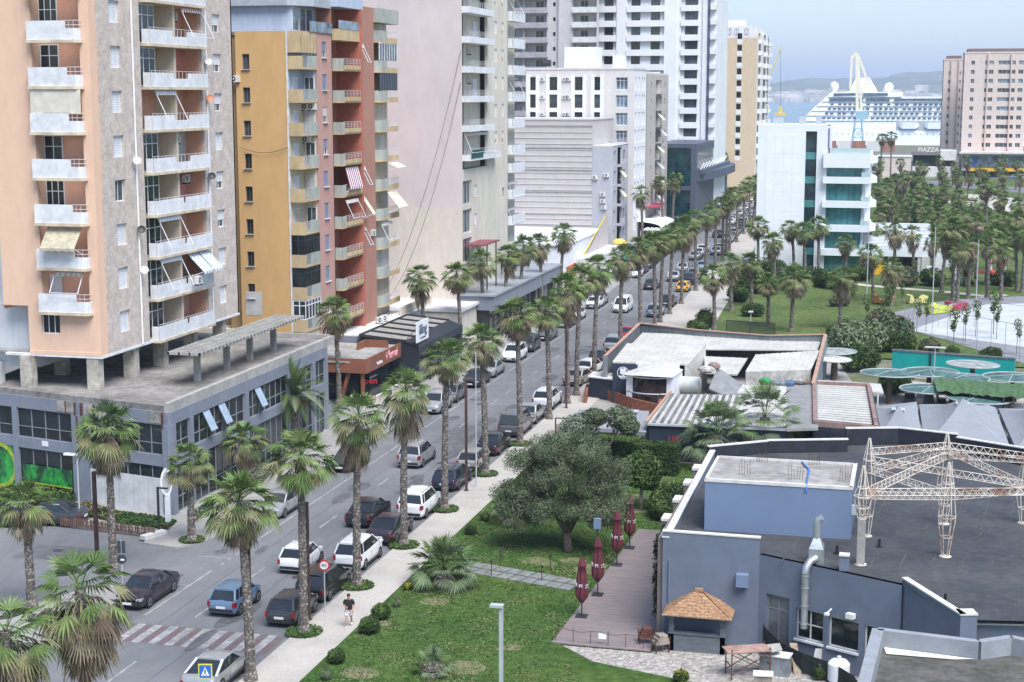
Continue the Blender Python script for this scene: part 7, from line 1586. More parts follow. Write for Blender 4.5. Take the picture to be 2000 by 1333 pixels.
#            L    W    H    belt hood  rear glass base, rear roof, front roof, windscreen base (x from rear, fraction of L)
KINDS={'hatch':(3.75,1.66,1.48,.95,.92,(.03,.13,.60,.80),.30),'compact':(3.55,1.64,1.50,.96,.93,(.04,.15,.58,.78),.28),'mpv':(4.15,1.78,1.66,1.05,1.02,(.02,.10,.64,.84),.26),'sedan':(4.65,1.80,1.45,.96,.92,(.17,.32,.60,.76),.34),'wagon':(4.75,1.82,1.50,.98,.94,(.03,.12,.60,.76),.30),'suv':(4.5,1.86,1.70,1.10,1.05,(.03,.11,.62,.77),.32),'van':(4.9,1.90,1.92,1.12,1.05,(.005,.03,.74,.88),.2),'coupe':(4.4,1.78,1.38,.92,.88,(.08,.33,.58,.74),.34)}
def carmesh(kind,pn):
    L,W,Hc,belt,hood,(a,b_,c_,d_),hl=KINDS[kind]; w=W/2; pm=PAINT[pn]; ra,rb,rc,rd=[f*L for f in (a,b_,c_,d_)]
    # y forward, rear at 0
    trunk_=kind in('sedan','coupe'); rearz=belt+ (.02 if not trunk_ else 0)
    def sec(y,hw,zb,zt,z_sh):
        return [(-hw*.86,y,zb),(-hw*.98,y,zb+.12),(-hw,y,zb+.32),(-hw*.985,y,z_sh-.16),(-hw*.93,y,z_sh-.03),(-hw*.72,y,zt),(0,y,zt+.025),(hw*.72,y,zt),(hw*.93,y,z_sh-.03),(hw*.985,y,z_sh-.16),(hw,y,zb+.32),(hw*.98,y,zb+.12),(hw*.86,y,zb)]
    S=[(0.0,.80,.32,belt-.22,belt-.2),(.04,.90,.26,belt-.1,belt-.08),(.14,.965,.22,belt-.01,belt),(.45,1.0,.2,belt,belt+.01),(ra+.25,1.0,.2,belt,belt+.01),(L*.5,1.0,.19,belt,belt+.0),(rd-.1,1.0,.19,belt-.005,belt-.0),(rd+.15,.995,.19,hood+.01,hood+.0),(L-.55,.98,.2,hood-.06,hood-.06),(L-.22,.93,.22,hood-.14,hood-.14),(L-.06,.84,.26,hood-.24,hood-.24),(L,.72,.32,hood-.34,hood-.34)]
    S=sorted(S,key=lambda s:s[0]); body=MB(); body.rings([sec(y,hw*w,zb,zt,zs) for y,hw,zb,zt,zs in S],0,True,True)
    # cabin: glass frustum with paint roof and pillars
    def cab(o,zt): # ring points at belt then roof
        return
    wb=w*.90; wr=w*.74; zb=belt-.02; zr=Hc-.05
    B=[(-wb,ra,zb),(wb,ra,zb),(wb*1.0,(ra+rd)/2,zb),(wb*.93,rd,zb),(-wb*.93,rd,zb),(-wb,(ra+rd)/2,zb)]
    T=[(-wr*.95,rb,zr-.03),(wr*.95,rb,zr-.03),(wr,(rb+rc)/2,zr),(wr*.93,rc,zr-.02),(-wr*.93,rc,zr-.02),(-wr,(rb+rc)/2,zr)]
    g=MB(); g.rings([B,T],0,True)
    # roof cap
    cap_=[]; 
    for fy in (0,.12,.5,.88,1): 
        y=rb-.03+(rc-rb+.06)*fy; zz=zr-.02+(.05 if .1<fy<.9 else .015); ww=wr*(1.02 if .1<fy<.95 else .84); cap_.append([(-ww,y,zz-.05),(-ww*.93,y,zz+.005),(-ww*.5,y,zz+.035),(0,y,zz+.045),(ww*.5,y,zz+.035),(ww*.93,y,zz+.005),(ww,y,zz-.05)])
    body.rings(cap_,0,True,True)
    def pil(p,q,wd,m=4): body.beam(p,q,wd,.05,m)
    for s in (-1,1):
        pil((s*wb*.99,ra+.04,zb),(s*wr*.97,rb+.02,zr),.10 if not trunk_ else .12); pil((s*wb*.95,rd-.02,zb),(s*wr*.95,rc,zr),.07)
        def pq(y0,y1,wd,m):
            q=[(s*(wb+.012),y0-wd/2,zb),(s*(wb+.012),y0+wd/2,zb),(s*(wr+.014),y1+wd/2,zr),(s*(wr+.014),y1-wd/2,zr)]; body.poly(q if s>0 else q[::-1],m)
        m1=(ra+rd)/2-.05; pq(m1,(rb+rc)/2-.05,.08,1 if kind!='van' else 0)
        if kind in('hatch','compact','mpv','wagon','suv','van'):
            pq(ra+.6,rb+.5,.11,0)
        if kind=='van':
            body.poly([(s*(wb+.012),ra+.1,zb),(s*(wb+.012),m1+.2,zb),(s*(wr+.014),(rb+rc)/2+.1,zr),(s*(wr+.014),rb+.1,zr)])
        # sills; flat black discs stand for the darkness inside the wheel arches
        for y in (L*.19,L*.81):
            n=12; r=.37; body.poly([(s*(w+.004),y+r*math.cos(math.pi*k/n*2),.33+r*math.sin(math.pi*k/n*2)) for k in range(n)],1)
        body.box(s*w*.97,s*(w+.006),L*.28,L*.72,.2,.3,1)
        if kind in('suv','wagon'): body.beam((s*wr*.9,rb+.2,zr+.07),(s*wr*.9,rc-.15,zr+.07),.04,.04,2)
        # door line
        body.box(s*(w*.994),s*(w+.003),m1,m1+.015,.35,belt-.1,1)
    body.box(-w*.8,w*.8,-.035,.02,.34,.5,1); body.box(-w*.7,w*.7,L-.02,L+.03,.34,.52,1); body.box(-w*.35,w*.35,L-.1,L-.02,.56,.68,1)
    if kind=='suv' or kind=='wagon': body.box(-.5,.5,rb+.35,rc-.25,zr+.028,zr+.05,3)
    me=body.mesh('body',[pm,trimb,rim,cglass,mat('pillar_'+pn,tuple(pm['c']),.7,.03,2,world=False)],smooth=38); return me,g.mesh('windows',cglass)
def wheelmesh():
    def mk():
        b=MB(); b.tube([(-.11,0,0),(-.09,0,0),(.09,0,0),(.11,0,0)],[.28,.325,.325,.28],18); return b.mesh('tyre',tyre,smooth=40)
    return cached('wheel',mk)
def rimmesh():
    def mk():
        b=MB(); b.tube([(-.118,0,0),(.118,0,0)],.2,14); 
        for s in (-.121,.121):
            for k in range(5): a=2*math.pi*k/5; b.poly([(s,.05*math.cos(a+.9),.05*math.sin(a+.9)),(s,.17*math.cos(a+.3),.17*math.sin(a+.3)),(s,.17*math.cos(a-.3),.17*math.sin(a-.3)),(s,.05*math.cos(a-.9),.05*math.sin(a-.9))],1)
        return b.mesh('rim',[rim,black])
    return cached('rim',mk)
def small(kind):
    L,W,Hc,belt,hood,_,_2=KINDS[kind]; w=W/2
    def tl(): 
        h=.26 if kind in('hatch','mpv','suv','van','compact') else .13; return MB().rings([[(-.08,-.02,belt-.34),(.07,-.025,belt-.34),(.07,-.01,belt-.34+h),(-.08,0,belt-.34+h)],[(-.04,.16,belt-.32),(.13,.2,belt-.32),(.12,.2,belt-.34+h),(-.04,.16,belt-.34+h)]]).mesh('taillight',tail)
    def hd(): return MB().rings([[(-.15,.015,.57),(.11,-.035,.58),(.11,-.035,.68),(-.15,0,.68)],[(-.08,-.25,.62),(.17,-.3,.64),(.14,-.3,.74),(-.08,-.25,.72)]]).mesh('headlight',headl)
    return cached(('tl',kind),tl),cached(('hd',kind),hd)
PLM=cached('pl',lambda:MB().box(-.26,.26,-.02,.02,0,.12).mesh('number_plate',plate)); 
def car(kind,pn,x,y,rz,label,group,cat='car'):
    L,W,Hc,belt,hood,f,_=KINDS[kind]; t=thing('parked_car' if 'parked' in (group or '') else 'car',label,cat,(x,y,.008 if x<-30.3 and x>-41.4 else .02),rz,group)
    bm,gm_=cached(('car',kind,pn),lambda:carmesh(kind,pn)); o=(0,-L/2,0)
    part(bm,'body',t,o); part(gm_,'windows',t,o); w=W/2
    for y_ in (L*.19,L*.81):
        for s in (-1,1): wl_=part(wheelmesh(),'wheel',t,(s*(w-.1),y_-L/2,.33)); part(rimmesh(),'rim',wl_)
    tl,hd=small(kind)
    for s in (-1,1):
        part(tl,'taillight',t,(s*(w*.86),-L/2,0),sc=(s,1,1)); part(hd,'headlight',t,(s*(w*.74),L/2,0),sc=(s,1,1))
        part(cached(('mir',pn),lambda:MB().box(-.1,.1,-.06,.06,-.06,.07).mesh('mirror',PAINT[pn])),'mirror',t,(s*(w+.08),f[3]*L-L/2-.15,belt+.04))
    part(PLM,'number_plate',t,(0,-L/2-.045,.52)); part(PLM,'number_plate',t,(0,L/2+.04,.38)); return t
ROAD_G='cars parked along the right kerb'; LEFT_G='cars parked along the left kerb'; MOVE_G='cars driving on the avenue'
def carpx(kind,pn,px,py,label,group,x=None,away=True,rz=None,ahead=True):
    """px,py: ground point under the bumper that faces the camera"""
    gx,gy=G(px,py); L=KINDS[kind][0]; yy=gy+L/2; r_=0 if away else math.pi
    if rz is not None: r_=rz
    return car(kind,pn,(x if x is not None else gx)+bend(yy),yy,r_,label,group)
XR=-31.35
for a in [('hatch','graphite',538,1228,'small dark grey hatchback parked nearest to the crossing',XR),('wagon','black',597,1180,'black estate car with roof rails parked behind the speed limit sign',XR),('mpv','white',668,1118,'tall white compact car parked between the black estate and the black saloon',XR),('sedan','purple_black',745,1068,'dark saloon parked behind the tall white compact car',XR),('suv','white',806,1018,'white off-road car with red tail lights parked at the third palm',XR),('wagon','navy',858,962,'dark blue estate car parked behind the white off-road car',XR),('hatch','champagne',908,924,'silver hatchback parked beside the brown lamp post',XR),('sedan','black',948,893,'black saloon with red tail lights half hidden by the olive tree',XR),('van','grey',1003,857,'grey people carrier van parked beyond the olive tree',XR),('sedan','silver',1040,832,'silver saloon parked in front of the grey van',XR),('suv','white',1068,803,'white car parked under the eighth palm',XR),('sedan','champagne',1122,757,'silver car parked at an angle by the navy annexe',-30.9),('hatch','white',1152,735,'white hatchback parked at an angle by the navy annexe',-31.0),('hatch','black',1178,715,'black car behind the white hatchback by the annexe',XR),('suv','silver',1190,690,'silver off-road car near the salmon wall corner',XR),('sedan','red',1212,668,'dark red car by the salmon wall corner',XR),('mpv','light_blue',1285,622,'pale blue van like car beyond the salmon wall corner',XR),('sedan','black',1318,602,'black saloon beyond the pale blue car',XR),('hatch','yellow',1336,572,'bright yellow orange car far along the right kerb',XR)]:
    carpx(a[0],a[1],a[2],a[3],a[4],ROAD_G,a[5],rz=(-.18 if 'angle' in a[4] else None))
for a in [('hatch','blue',432,1208,'pale blue hatchback driving away just beyond the crossing'),('compact','white',567,1124,'small rounded white car driving away in the right lane'),('sedan','black',697,1034,'black saloon driving away beside the parked cars'),('suv','silver',797,917,'silver off-road car driving away in the middle of the avenue'),('coupe','silver',385,1362,'silver car at the bottom edge, behind the crossing sign')]: carpx(*a,MOVE_G)
carpx('van','white',1210,613,'white delivery van coming towards the camera',MOVE_G,away=False); carpx('sedan','graphite',1272,568,'dark car driving away beyond the white van',MOVE_G)
XL=-40.35
for a in [('sedan','purple_black',262,1196,'dark saloon parked by the side street corner'),('sedan','silver',535,1018,'silver saloon parked before the podium glazing'),('sedan','graphite',655,925,'dark grey car parked beside the large shaggy palms'),('suv','silver',848,812,'silver car parked at the brown restaurant terrace'),('hatch','grey',893,790,'grey hatchback parked behind the silver terrace car'),('sedan','black',925,760,'black car half hidden by palm leaves on the left kerb'),('sedan','silver',948,740,'silver saloon between the palms on the left kerb'),('suv','white',1008,710,'white crossover car parked on the left kerb'),('mpv','graphite',1032,690,'black people carrier parked behind the white crossover'),('sedan','grey',1062,668,'grey saloon parked behind the black people carrier'),('mpv','navy',1118,643,'dark blue car parked farther along the left kerb'),('hatch','white',1140,628,'white hatchback parked behind the dark blue car'),('sedan','white',1160,605,'white saloon parked near the white van'),('hatch','silver',1182,598,'silver hatchback parked beyond the white saloon')]:
    carpx(a[0],a[1],a[2],a[3],a[4],LEFT_G,XL,away=False)
rr=random.Random(9); y=232; kk=0; names=list(PAINT)
while y<400:
    for xx,sd in ((XR,'right'),(XL,'left')):
        if rr.random()<.8:
            pn=rr.choice(['white','silver','black','graphite','grey','navy','light_blue','green' if kk in (13,14) else 'silver']); kd=rr.choice(['hatch','sedan','suv','mpv']); kk+=1
            car(kd,pn,xx+bend(y),y+rr.uniform(-.4,.4),0 if sd=='right' else math.pi,'%s car parked far up the avenue on the %s side'%(pn.replace('_',' '),sd),'far cars parked along the avenue')
    if rr.random()<.3: car('sedan',rr.choice(['white','black','silver']),-34.2+bend(y),y+3,0,'car driving far up the avenue between the parked rows','far cars driving on the avenue')
    y+=6.2
for px,py,pn,l in ((20,1025,'black','black car parked at the left edge behind the picket fence'),(100,1022,'graphite','dark car beside the end of the picket fence')): x,y=G(px,py); car('sedan',pn,x,y,rad(98),l,'cars in the side street')
for px,py,kind,pn,l in ((1955,500,'hatch','white','x'),):
    pass
cols=['white','silver','black','graphite','red','blue','white','grey','navy','silver']
for k in range(44):
    px=1700+rr.random()*300; py=rr.choice((316,322,328,334,340))+ (px-1700)*.035; x,y=G(px,py); pn=rr.choice(cols); car(rr.choice(['hatch','sedan','suv','mpv']),pn,x,y,rr.choice((rad(80),rad(100),0,rad(-90))),'%s car in the distant car park before the pink towers'%pn,'cars in the distant car park')
# ---------------------------------------------------------------- street furniture
def pole(px,pb_,pt_,label,m,r=.09,name='steel_pole',arm=None,sq=True,x=None):
    gx,gy=G(px,pb_); z=onY(px,pt_,gy)[1]; t=thing(name,label,'pole',(gx,gy,.1)); b=MB()
    if sq: b.box(-r,r,-r,r,0,z)
    else: b.tube([(0,0,0),(0,0,z)],[r,r*.7],8)
    b.box(-r*1.8,r*1.8,-r*1.8,r*1.8,0,.06); b.build('shaft',m,t)
    if arm: MB().box(*arm,z-.16,z).build('arm',m,t)
    return t,z
brownp=mat('brown_pole_paint',(.085,.042,.038),.7,.3,2)
pole(190,1092,925,'brown square steel pole with a short arm by the corner palm',brownp,.1,arm=(0,1.4,-.08,.08))
pole(603,1215,985,'brown square steel pole behind the second right kerb palm',brownp,.09)
pole(492,1330,1040,'leaning rusty orange streaked pole next to the first right kerb palm',rust,.07)
pole(911,962,750,'brown square steel pole on the pavement edge near the olive tree',brownp,.08)
pole(1106,800,635,'brown square steel pole beside the navy annexe',brownp,.08)
pole(665,790,690,'thin brown pole with arm at the restaurant corner',brownp,.06)
t,z=pole(156,1022,893,'grey street lamp with a flat white head before the podium corner',frame_al,.06,'street_lamp',sq=False); MB().box(-.9,0,-.15,.15,z-.02,z+.1).build('lamp_head',white,t)
t,z=pole(979,1375,1190,'pale grey street lamp with a square head at the bottom of the lawn',frame_al,.085,'street_lamp'); MB().box(-.5,.1,-.17,.17,z-.02,z+.1).build('lamp_head',frame_al,t)
t,z=pole(930,955,690,'thin grey metal post beside the brown pole near the olive tree',frame_al,.05,'thin_post',sq=False)
t,z=pole(1822,790,682,'grey double headed lamp before the teal wall',frame_al,.06,'street_lamp',sq=False); MB().box(-.9,.9,-.12,.12,z,z+.1).build('lamp_head',offwhite,t)
t,z=pole(1465,680,612,'short lamp post beside the net fence in the park',frame_al,.06,'street_lamp',sq=False); MB().box(-.25,.25,-.2,.2,z,z+.12).build('lamp_head',offwhite,t)
for px,pb0,pt0,l in ((1820,625,445,'tallest slim grey mast between the path and the pavilion'),(1904,640,470,'tall slim grey mast over the left end of the court'),(1692,600,440,'slim grey mast before the pavilion'),(1830,540,500,'short slim mast beside the tallest one')): pole(px,pb0,pt0,l,frame_al,.07,'light_mast',sq=False)
t,z=pole(311,1043,955,'black square post carrying nothing beside the round shop sign',darkmetal,.06); MB().box(0,.7,-.05,.05,z-.1,z).build('arm',darkmetal,t)
t=thing('round_sign','tall white oval shop sign board standing at the podium corner','sign',(*G(328,1025),.1))
gy=G(328,1025)[1]; zc=onY(328,945,gy)[1]; b=MB(); n=24; b.prism([(.38*math.cos(2*math.pi*k/n),.9*math.sin(2*math.pi*k/n)) for k in range(n)],-.08,.08); o=b.build('disc',white,t,(0,0,zc)); o.rotation_euler=(rad(90),0,rad(20))
b=MB(); b.prism([(.27*math.cos(2*math.pi*k/n),.72*math.sin(2*math.pi*k/n)) for k in range(n)],.081,.085); o=b.build('emblem',mat('pale_grey_print',(.42,.43,.45),.6,.2,4),t,(0,0,zc)); o.rotation_euler=(rad(90),0,rad(20)); MB().box(-.15,.2,-.06,.06,0,zc-.8).build('stand',white,t)
# picket fence
t=thing('picket_fence','low brown wooden picket fence along the side street pavement','fence',(*G(120,1030),.1)); p=Vector((*G(120,1030),0));q=Vector((*G(303,1052),0)); d=q-p; n=44; pk_=mat('old_picket',(.16,.10,.08),.9,.3,3); b=MB()
for z in (.18,.42): b.beam(Vector((0,0,z)),d+Vector((0,0,z)),.04,.06)
b.build('rails',pk_,t); pm_=MB().box(-.05,.05,-.02,.02,0,.55).rings([[(-.05,-.02,.55),(.05,-.02,.55),(.05,.02,.55),(-.05,.02,.55)],[(-.005,-.02,.66),(.005,-.02,.66),(.005,.02,.66),(-.005,.02,.66)]]).mesh('picket',pk_)
for k in range(n+1): v=d*k/n; part(pm_,'picket',t,(v.x,v.y-.04,0),rot=(R.uniform(-.05,.05),R.uniform(-.1,.1),0))
tag(MB().box(-.25,.25,-.9,.9,0,.25).build('concrete_block',cap,loc=(*G(300,1052),.12),rz=rad(-20)),'pale concrete block at the end of the picket fence','block')
# signs
def disc(name,r,m,parent,loc,rz=0,n=24,t_=.02):
    b=MB(); b.prism([(r*math.cos(2*math.pi*k/n),r*math.sin(2*math.pi*k/n)) for k in range(n)],-t_,t_); o=b.build(name,m,parent,loc); o.rotation_euler=(rad(90),0,rz); return o
x,y=G(635,1200); t=thing('speed_limit_sign','round red and white 40 speed limit sign on a thin pole on the right pavement','road sign',(x,y,.12),rad(14)); MB().tube([(0,0,0),(0,0,2.75)],.03,8).build('post',frame_al,t)
disc('rim',.3,mat('sign_red',(.50,.03,.04),.4,.05),t,(0,-.05,2.6)); disc('face',.215,white,t,(0,-.065,2.6)); text('40','numerals',.3,mat('sign_black',(.01,.01,.01),.5,.05),t,(0,-.09,2.6),(rad(90),0,0),.004)
a_,b__,c__=ray(401,1310); k_=66.5/math.hypot(a_,b__); t=thing('crossing_sign','blue pedestrian crossing sign with a yellow border at the bottom of the road','road sign',(a_*k_,b__*k_,0),rad(14)); zc=H+c__*k_
MB().tube([(0,0,0),(0,0,zc-.3)],.035,8).build('post',frame_al,t); MB().box(-.30,.30,-.03,.0,zc-.36,zc+.3).build('border',mat('sign_yellow',(.65,.60,.05),.4,.05),t); MB().box(-.25,.25,-.045,-.031,zc-.31,zc+.25).build('blue_face',mat('sign_blue',(.02,.13,.48),.4,.05),t)
b=MB(); b.poly([(-.18,-.05,zc-.22),(.18,-.05,zc-.22),(0,-.05,zc+.18)]); b.build('triangle',white,t); b=MB(); sb_=b
b.poly([(-.03,-.055,zc+.06),(.03,-.055,zc+.06),(.03,-.055,zc+.0),(-.03,-.055,zc+.0)]); b.poly([(-.035,-.055,zc-.01),(.035,-.055,zc-.01),(.02,-.055,zc-.1),(-.03,-.055,zc-.1)]); b.poly([(-.02,-.055,zc-.1),(0,-.055,zc-.1),(-.06,-.055,zc-.2),(-.09,-.055,zc-.2)]); b.poly([(0,-.055,zc-.1),(.02,-.055,zc-.1),(.08,-.055,zc-.2),(.05,-.055,zc-.2)]); b.build('walker',black,t)
x,y=G(240,1150); t=thing('back_of_signs','two dark road signs seen from behind on a grey pole by the side street','road sign',(x,y,.12),rad(10)); MB().tube([(0,0,0),(0,0,2.7)],.035,8).build('post',frame_al,t); MB().box(-.22,.22,-.03,.0,1.95,2.65).build('upper_plate',mat('sign_back',(.03,.04,.05),.6,.1),t); disc('lower_plate',.28,mat('sign_back',(.03,.04,.05),.6,.1),t,(0,-.02,1.6)); MB().box(-.05,.16,-.055,-.045,1.52,1.62).build('label',white,t)
x,y=G(1166,1140); t=thing('floodlight','blue grey floodlight on a pole behind the second parasol','lamp',(x,y,.12)); MB().tube([(0,0,0),(0,0,3.3)],.04,8).build('post',darkmetal,t); MB().box(-.2,.2,-.12,.1,3.1,3.7).build('lamp_head',bg2,t)
for px,py,l in ((960,1130,'leftmost garden light before the stepping stones'),(978,1110,'garden light behind the left end of the stepping stones'),(1058,1140,'garden light before the right end of the stepping stones'),(1075,1118,'garden light behind the right end of the stepping stones')):
    x,y=G(px,py); t=thing('garden_light','thin black '+l,'lamp',(x,y,.12)); MB().tube([(0,0,0),(0,0,.85)],.025,6).build('post',darkmetal,t); MB().tube([(0,0,.85),(0,0,.93)],.09,8).build('cap',darkmetal,t)
# overhead fence frames in the park
t=thing('net_fence','dark net fence panel between tall posts at the back of the hall','fence',(*G(1416,700),0)); p=Vector((*G(1418,690),0));q=Vector((*G(1512,697),0)); o=Vector(t.location); b=MB(); zt1=onY(1418,626,p.y)[1]; zt2=onY(1512,630,q.y)[1]
for f,zz in ((0,zt1),(.5,zt1),(1,zt1)): v=p.lerp(q,f)-o; b.beam(v,v+Vector((0,0,zt1)),.08)
b.beam(p-o+Vector((0,0,zt1)),q-o+Vector((0,0,zt1)),.08); b.build('posts',darkmetal,t)
nm=bpy.data.materials.new('black_netting'); nm.use_nodes=True; nn=nm.node_tree.nodes; bb=nn['Principled BSDF']; bb.inputs['Base Color'].default_value=(.02,.022,.025,1); bb.inputs['Alpha'].default_value=.5
b=MB(); b.poly([p-o+Vector((0,0,zt1-1.2)),q-o+Vector((0,0,zt1-1.2)),q-o+Vector((0,0,zt1)),p-o+Vector((0,0,zt1))]); b.build('netting',nm,t)
t=thing('court_fence','tall thin post fence around the pale sports court','fence',(*G(1775,662),0)); o=Vector(t.location); P_=[Vector((*G(*q),0)) for q in ((1765,648),(1790,668),(1880,690),(1990,715),(2060,730))]; b=MB()
for p,q in zip(P_,P_[1:]):
    n=max(2,int((q-p).length/2.2))
    for k in range(n): v=p.lerp(q,k/n)-o; b.beam(v,v+Vector((0,0,4.2)),.05)
    for z in (1.0,4.2): b.beam(p-o+Vector((0,0,z)),q-o+Vector((0,0,z)),.04)
b.build('posts',mat('fence_grey',(.22,.24,.25),.6,.1),t)
t=thing('court_fence','thin inner fence line across the pale court','fence',(*G(1850,600),0)); o=Vector(t.location); P_=[Vector((*G(*q),0)) for q in ((1832,640),(1900,628),(2000,640))]; b=MB()
for p,q in zip(P_,P_[1:]):
    n=max(2,int((q-p).length/2.4))
    for k in range(n): v=p.lerp(q,k/n)-o; b.beam(v,v+Vector((0,0,2.6)),.05)
    b.beam(p-o+Vector((0,0,2.6)),q-o+Vector((0,0,2.6)),.04)
b.build('posts',MATS['fence_grey'],t)
# park seats
def seat(px,py,c,label,rz):
    x,y=G(px,py); b=MB(); prof=[(-1.3,.1),(-1.2,1.1),(-.9,1.15),(-.6,.55),(.3,.45),(1.0,1.0),(1.3,1.0),(1.1,.1)]
    b.rings([[(a,-.8,z) for a,z in prof],[(a,.8,z) for a,z in prof]]); tag(b.build('lounger_bench',mat('seat_'+c[0],c[1],.5,.1),loc=(x,y,.1),rz=rz),label,'seat')
seat(1725,594,('orange',(.60,.22,.06)),'orange sculpted park seat left of the yellow one on the grass',.2); seat(1790,594,('yellow',(.62,.58,.22)),'pale yellow sculpted park seat on the grass',.4); seat(1838,612,('lime',(.52,.56,.12)),'lime yellow sculpted seat beside the crimson one at the court',-.2); seat(1867,607,('crimson',(.38,.05,.10)),'crimson sculpted seat at the edge of the court',.5); seat(1826,614,('lime',(.52,.56,.12)),'second lime seat, left of the pair by the court',.9)
# playground
x,y=G(1850,548); t=thing('playground_letter','white block shaped play structure with an opening beside the playground','play structure',(x,y,0)); MB().box(-1.8,-.6,0,1,0,4.6).box(-.6,1.6,0,1,4.0,4.6).box(-.6,.9,0,1,2.0,3.0).box(1.0,1.8,0,1,0,2.4).box(-3.0,-1.8,0,1,0,2.0).build('frame',white,t); MB().ell((-.8,-.6,.7),(.5,.5,.7),8,6).build('figure',darkmetal,t)
x,y=G(1920,556); t=thing('playground_tower','red and white play tower with slides right of the white play structure','play structure',(x,y,0)); rd_=mat('play_red',(.50,.05,.06),.5,.1); b=MB()
for sx_ in (-3,-1,1,3):
    for sy in (-1,1): b.beam((sx_,sy,0),(sx_,sy,4.6),.22)
b.build('posts',white,t); MB().box(-3.2,-.8,-1.2,1.2,3.9,4.3).box(.8,3.2,-1.2,1.2,3.2,3.5).box(-1,1,-1,1,1.8,2.0).build('roof',rd_,t); MB().box(-3.1,-.9,-1.1,-1.0,.9,1.9).build('panel',mat('cream_panel',(.60,.50,.42),.6,.1),t); MB().tube([(1,-1,2),(2.2,-2,1.2),(3.5,-2.4,.3)],.45,10).build('slide',rd_,t); MB().tube([(2.6,-1.3,1.4),(2.6,-1.2,1.4)],.9,16).build('ring',rd_,t)
# statue
x,y=G(1832,505); t=thing('statue','small white statue on a pale stepped plinth among the grove palms','statue',(x,y,0)); MB().prism([(-.9,-.9),(.9,-.9),(.9,.9),(-.9,.9)],0,.5).prism([(-.6,-.6),(.6,-.6),(.6,.6),(-.6,.6)],.5,1.6).build('plinth',concrete,t); MB().tube([(0,0,1.6),(0,0,2.2),(.05,0,2.8),(0,0,3.1)],[.3,.22,.26,.1],10).ell((0,0,3.25),.16,8,6).build('figure',cap,t)
# overhead cable on the tower walls
b=MB(); pts=[(-49.28+.0,171.0,0)]
def cable(p,q,sag,label,r=.025):
    p=Vector(p);q=Vector(q); b=MB(); pts=[]
    for k in range(25): f=k/24; v=p.lerp(q,f); v.z-=sag*4*f*(1-f); pts.append(v-p)
    b.tube(pts,r,5); tag(b.build('cable',darkmetal,loc=p),label,'cable')
P3=lambda px,py,Y:(onY(px,py,Y)[0],Y,onY(px,py,Y)[1])
cable(P3(900,160,170.8),P3(745,600,168.0),4.0,'thin black cable sagging across the blank pink wall, upper one'); cable(P3(900,100,170.8),P3(752,570,168.0),3.0,'thin black cable across the blank pink wall, steeper one')
cable(P3(470,288,134.3),P3(562,288,134.3),.5,'short black cable sagging across the yellow wall')
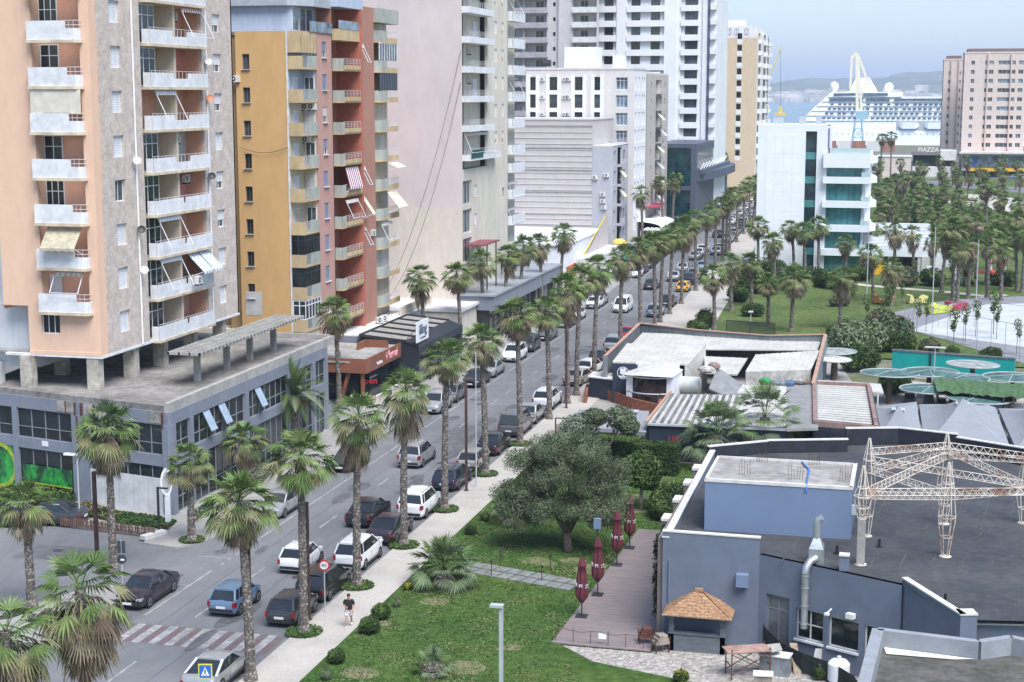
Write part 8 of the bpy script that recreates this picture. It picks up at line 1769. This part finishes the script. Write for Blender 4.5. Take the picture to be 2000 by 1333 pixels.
# ---------------------------------------------------------------- walking man
def person(x,y,rz):
    t=thing('person','man in a black t-shirt and white shorts walking on the pale pavement looking down','person',(x,y,.13),rz)
    def skin(name,verts,edges,rad_,m,sub=2):
        me=bpy.data.meshes.new(name); me.from_pydata(verts,edges,[]); o=bpy.data.objects.new(name,me); C.objects.link(o); md=o.modifiers.new('s','SKIN'); md.use_smooth_shade=True
        for i,r in enumerate(rad_): me.skin_vertices[0].data[i].radius=(r,r) if not hasattr(r,'__len__') else r
        me.skin_vertices[0].data[0].use_root=True
        sb=o.modifiers.new('b','SUBSURF'); sb.levels=sub; sb.render_levels=sub
        bpy.context.view_layer.update(); m2=bpy.data.meshes.new_from_object(o.evaluated_get(bpy.context.evaluated_depsgraph_get())); bpy.data.objects.remove(o); m2.materials.clear(); m2.materials.append(m); m2.name=name
        for p in m2.polygons: p.use_smooth=True
        return part(m2,name,t)
    sk=mat('skin',(.42,.24,.17),.6,.05,world=False)
    V=[(0,0,.92),(0,.01,1.12),(0,.0,1.34),(0,-.02,1.46),(0,-.05,1.53),(0,-.07,1.62),(0,-.06,1.70),
       (-.10,-.02,.86),(-.10,-.20,.48),(-.10,-.28,.08),(-.10,-.40,.04), (.10,.02,.86),(.11,.06,.47),(.10,.26,.13),(.10,.17,.05),
       (-.19,0,1.38),(-.24,-.04,1.12),(-.14,-.22,1.08),(-.06,-.27,1.12), (.19,0,1.38),(.25,.06,1.12),(.22,-.10,.95),(.21,-.17,.90)]
    E_=[(0,1),(1,2),(2,3),(3,4),(4,5),(5,6),(0,7),(7,8),(8,9),(9,10),(0,11),(11,12),(12,13),(13,14),(2,15),(15,16),(16,17),(17,18),(2,19),(19,20),(20,21),(21,22)]
    Rr=[(.15,.11),(.14,.10),(.165,.10),(.065,.06),(.075,.085),(.085,.095),(.05,.06),(.09,.09),(.06,.06),(.04,.04),(.04,.035),(.09,.09),(.06,.06),(.04,.04),(.04,.035),(.06,.06),(.045,.045),(.035,.035),(.03,.02),(.06,.06),(.045,.045),(.035,.035),(.03,.02)]
    skin('body',V,E_,Rr,sk)
    skin('t_shirt',[(0,0,.86),(0,.01,1.12),(0,0,1.33),(0,-.01,1.44),(-.20,0,1.37),(-.245,-.03,1.18),(.20,0,1.37),(.255,.05,1.18)],[(0,1),(1,2),(2,3),(2,4),(4,5),(2,6),(6,7)],[(.215,.165),(.195,.15),(.215,.15),(.10,.09),(.10,.10),(.085,.08),(.10,.10),(.085,.08)],mat('black_cotton',(.012,.012,.014),.9,.1,world=False))
    skin('shorts',[(0,0,.95),(-.10,-.03,.82),(-.11,-.16,.56),(.10,.02,.82),(.11,.05,.55)],[(0,1),(1,2),(0,3),(3,4)],[(.18,.14),(.135,.135),(.125,.125),(.135,.135),(.125,.125)],mat('white_cotton',(.62,.66,.74),.9,.05,world=False))
    MB().ell((0,-.045,1.69),(.095,.105,.095),12,8).build('hair',mat('dark_hair',(.02,.014,.01),.8,.1,world=False),t,smooth=True)
    b=MB(); b.ell((-.10,-.36,.04),(.05,.14,.05),10,6).ell((.10,.20,.07),(.05,.13,.06),10,6); b.build('shoes',white,t,smooth=True)
    for hx,hy,hz in ((-.06,-.29,1.13),(.21,-.19,.86)):
        b=MB(); b.ell((hx,hy,hz),(.03,.02,.045),8,6)
        for k in range(4): b.tube([(hx-.022+.015*k,hy,hz-.03),(hx-.022+.015*k,hy-.02,hz-.07),(hx-.02+.015*k,hy-.01,hz-.095+.004*abs(k-1.5))],[.008,.007,.005],6)
        b.tube([(hx+.025,hy,hz+.01),(hx+.05,hy-.02,hz-.02),(hx+.05,hy-.03,hz-.045)],[.01,.009,.006],6); b.build('hand',sk,t,smooth=True)
    b=MB(); b.ell((0,-.17,1.61),(.015,.025,.025),6,5); b.ell((-.085,-.06,1.62),(.012,.02,.03),6,5); b.ell((.085,-.06,1.62),(.012,.02,.03),6,5); b.build('nose_and_ears',sk,t,smooth=True)
    b=MB(); b.ell((-.032,-.155,1.64),(.012,.008,.008),6,4).ell((.032,-.155,1.64),(.012,.008,.008),6,4).box(-.025,.025,-.152,-.146,1.566,1.573); b.build('eyes_and_mouth',black,t)
x,y=G(682,1228); person(x,y,rad(12))
# ---------------------------------------------------------------- haze
hm=bpy.data.materials.new('haze'); hm.use_nodes=True; hn=hm.node_tree.nodes; hn.clear(); ho=hn.new('ShaderNodeOutputMaterial'); hv=hn.new('ShaderNodeVolumePrincipled'); hv.inputs['Color'].default_value=(.68,.80,1,1); hv.inputs['Density'].default_value=.00012; hv.inputs['Anisotropy'].default_value=.0
hm.node_tree.links.new(hv.outputs[0],ho.inputs['Volume']); b=MB(); b.box(-33000,33000,-100,33500,-30,420); o=b.build('haze',hm); o['kind']='stuff'; o['label']='pale bluish sea haze over the town and the bay'
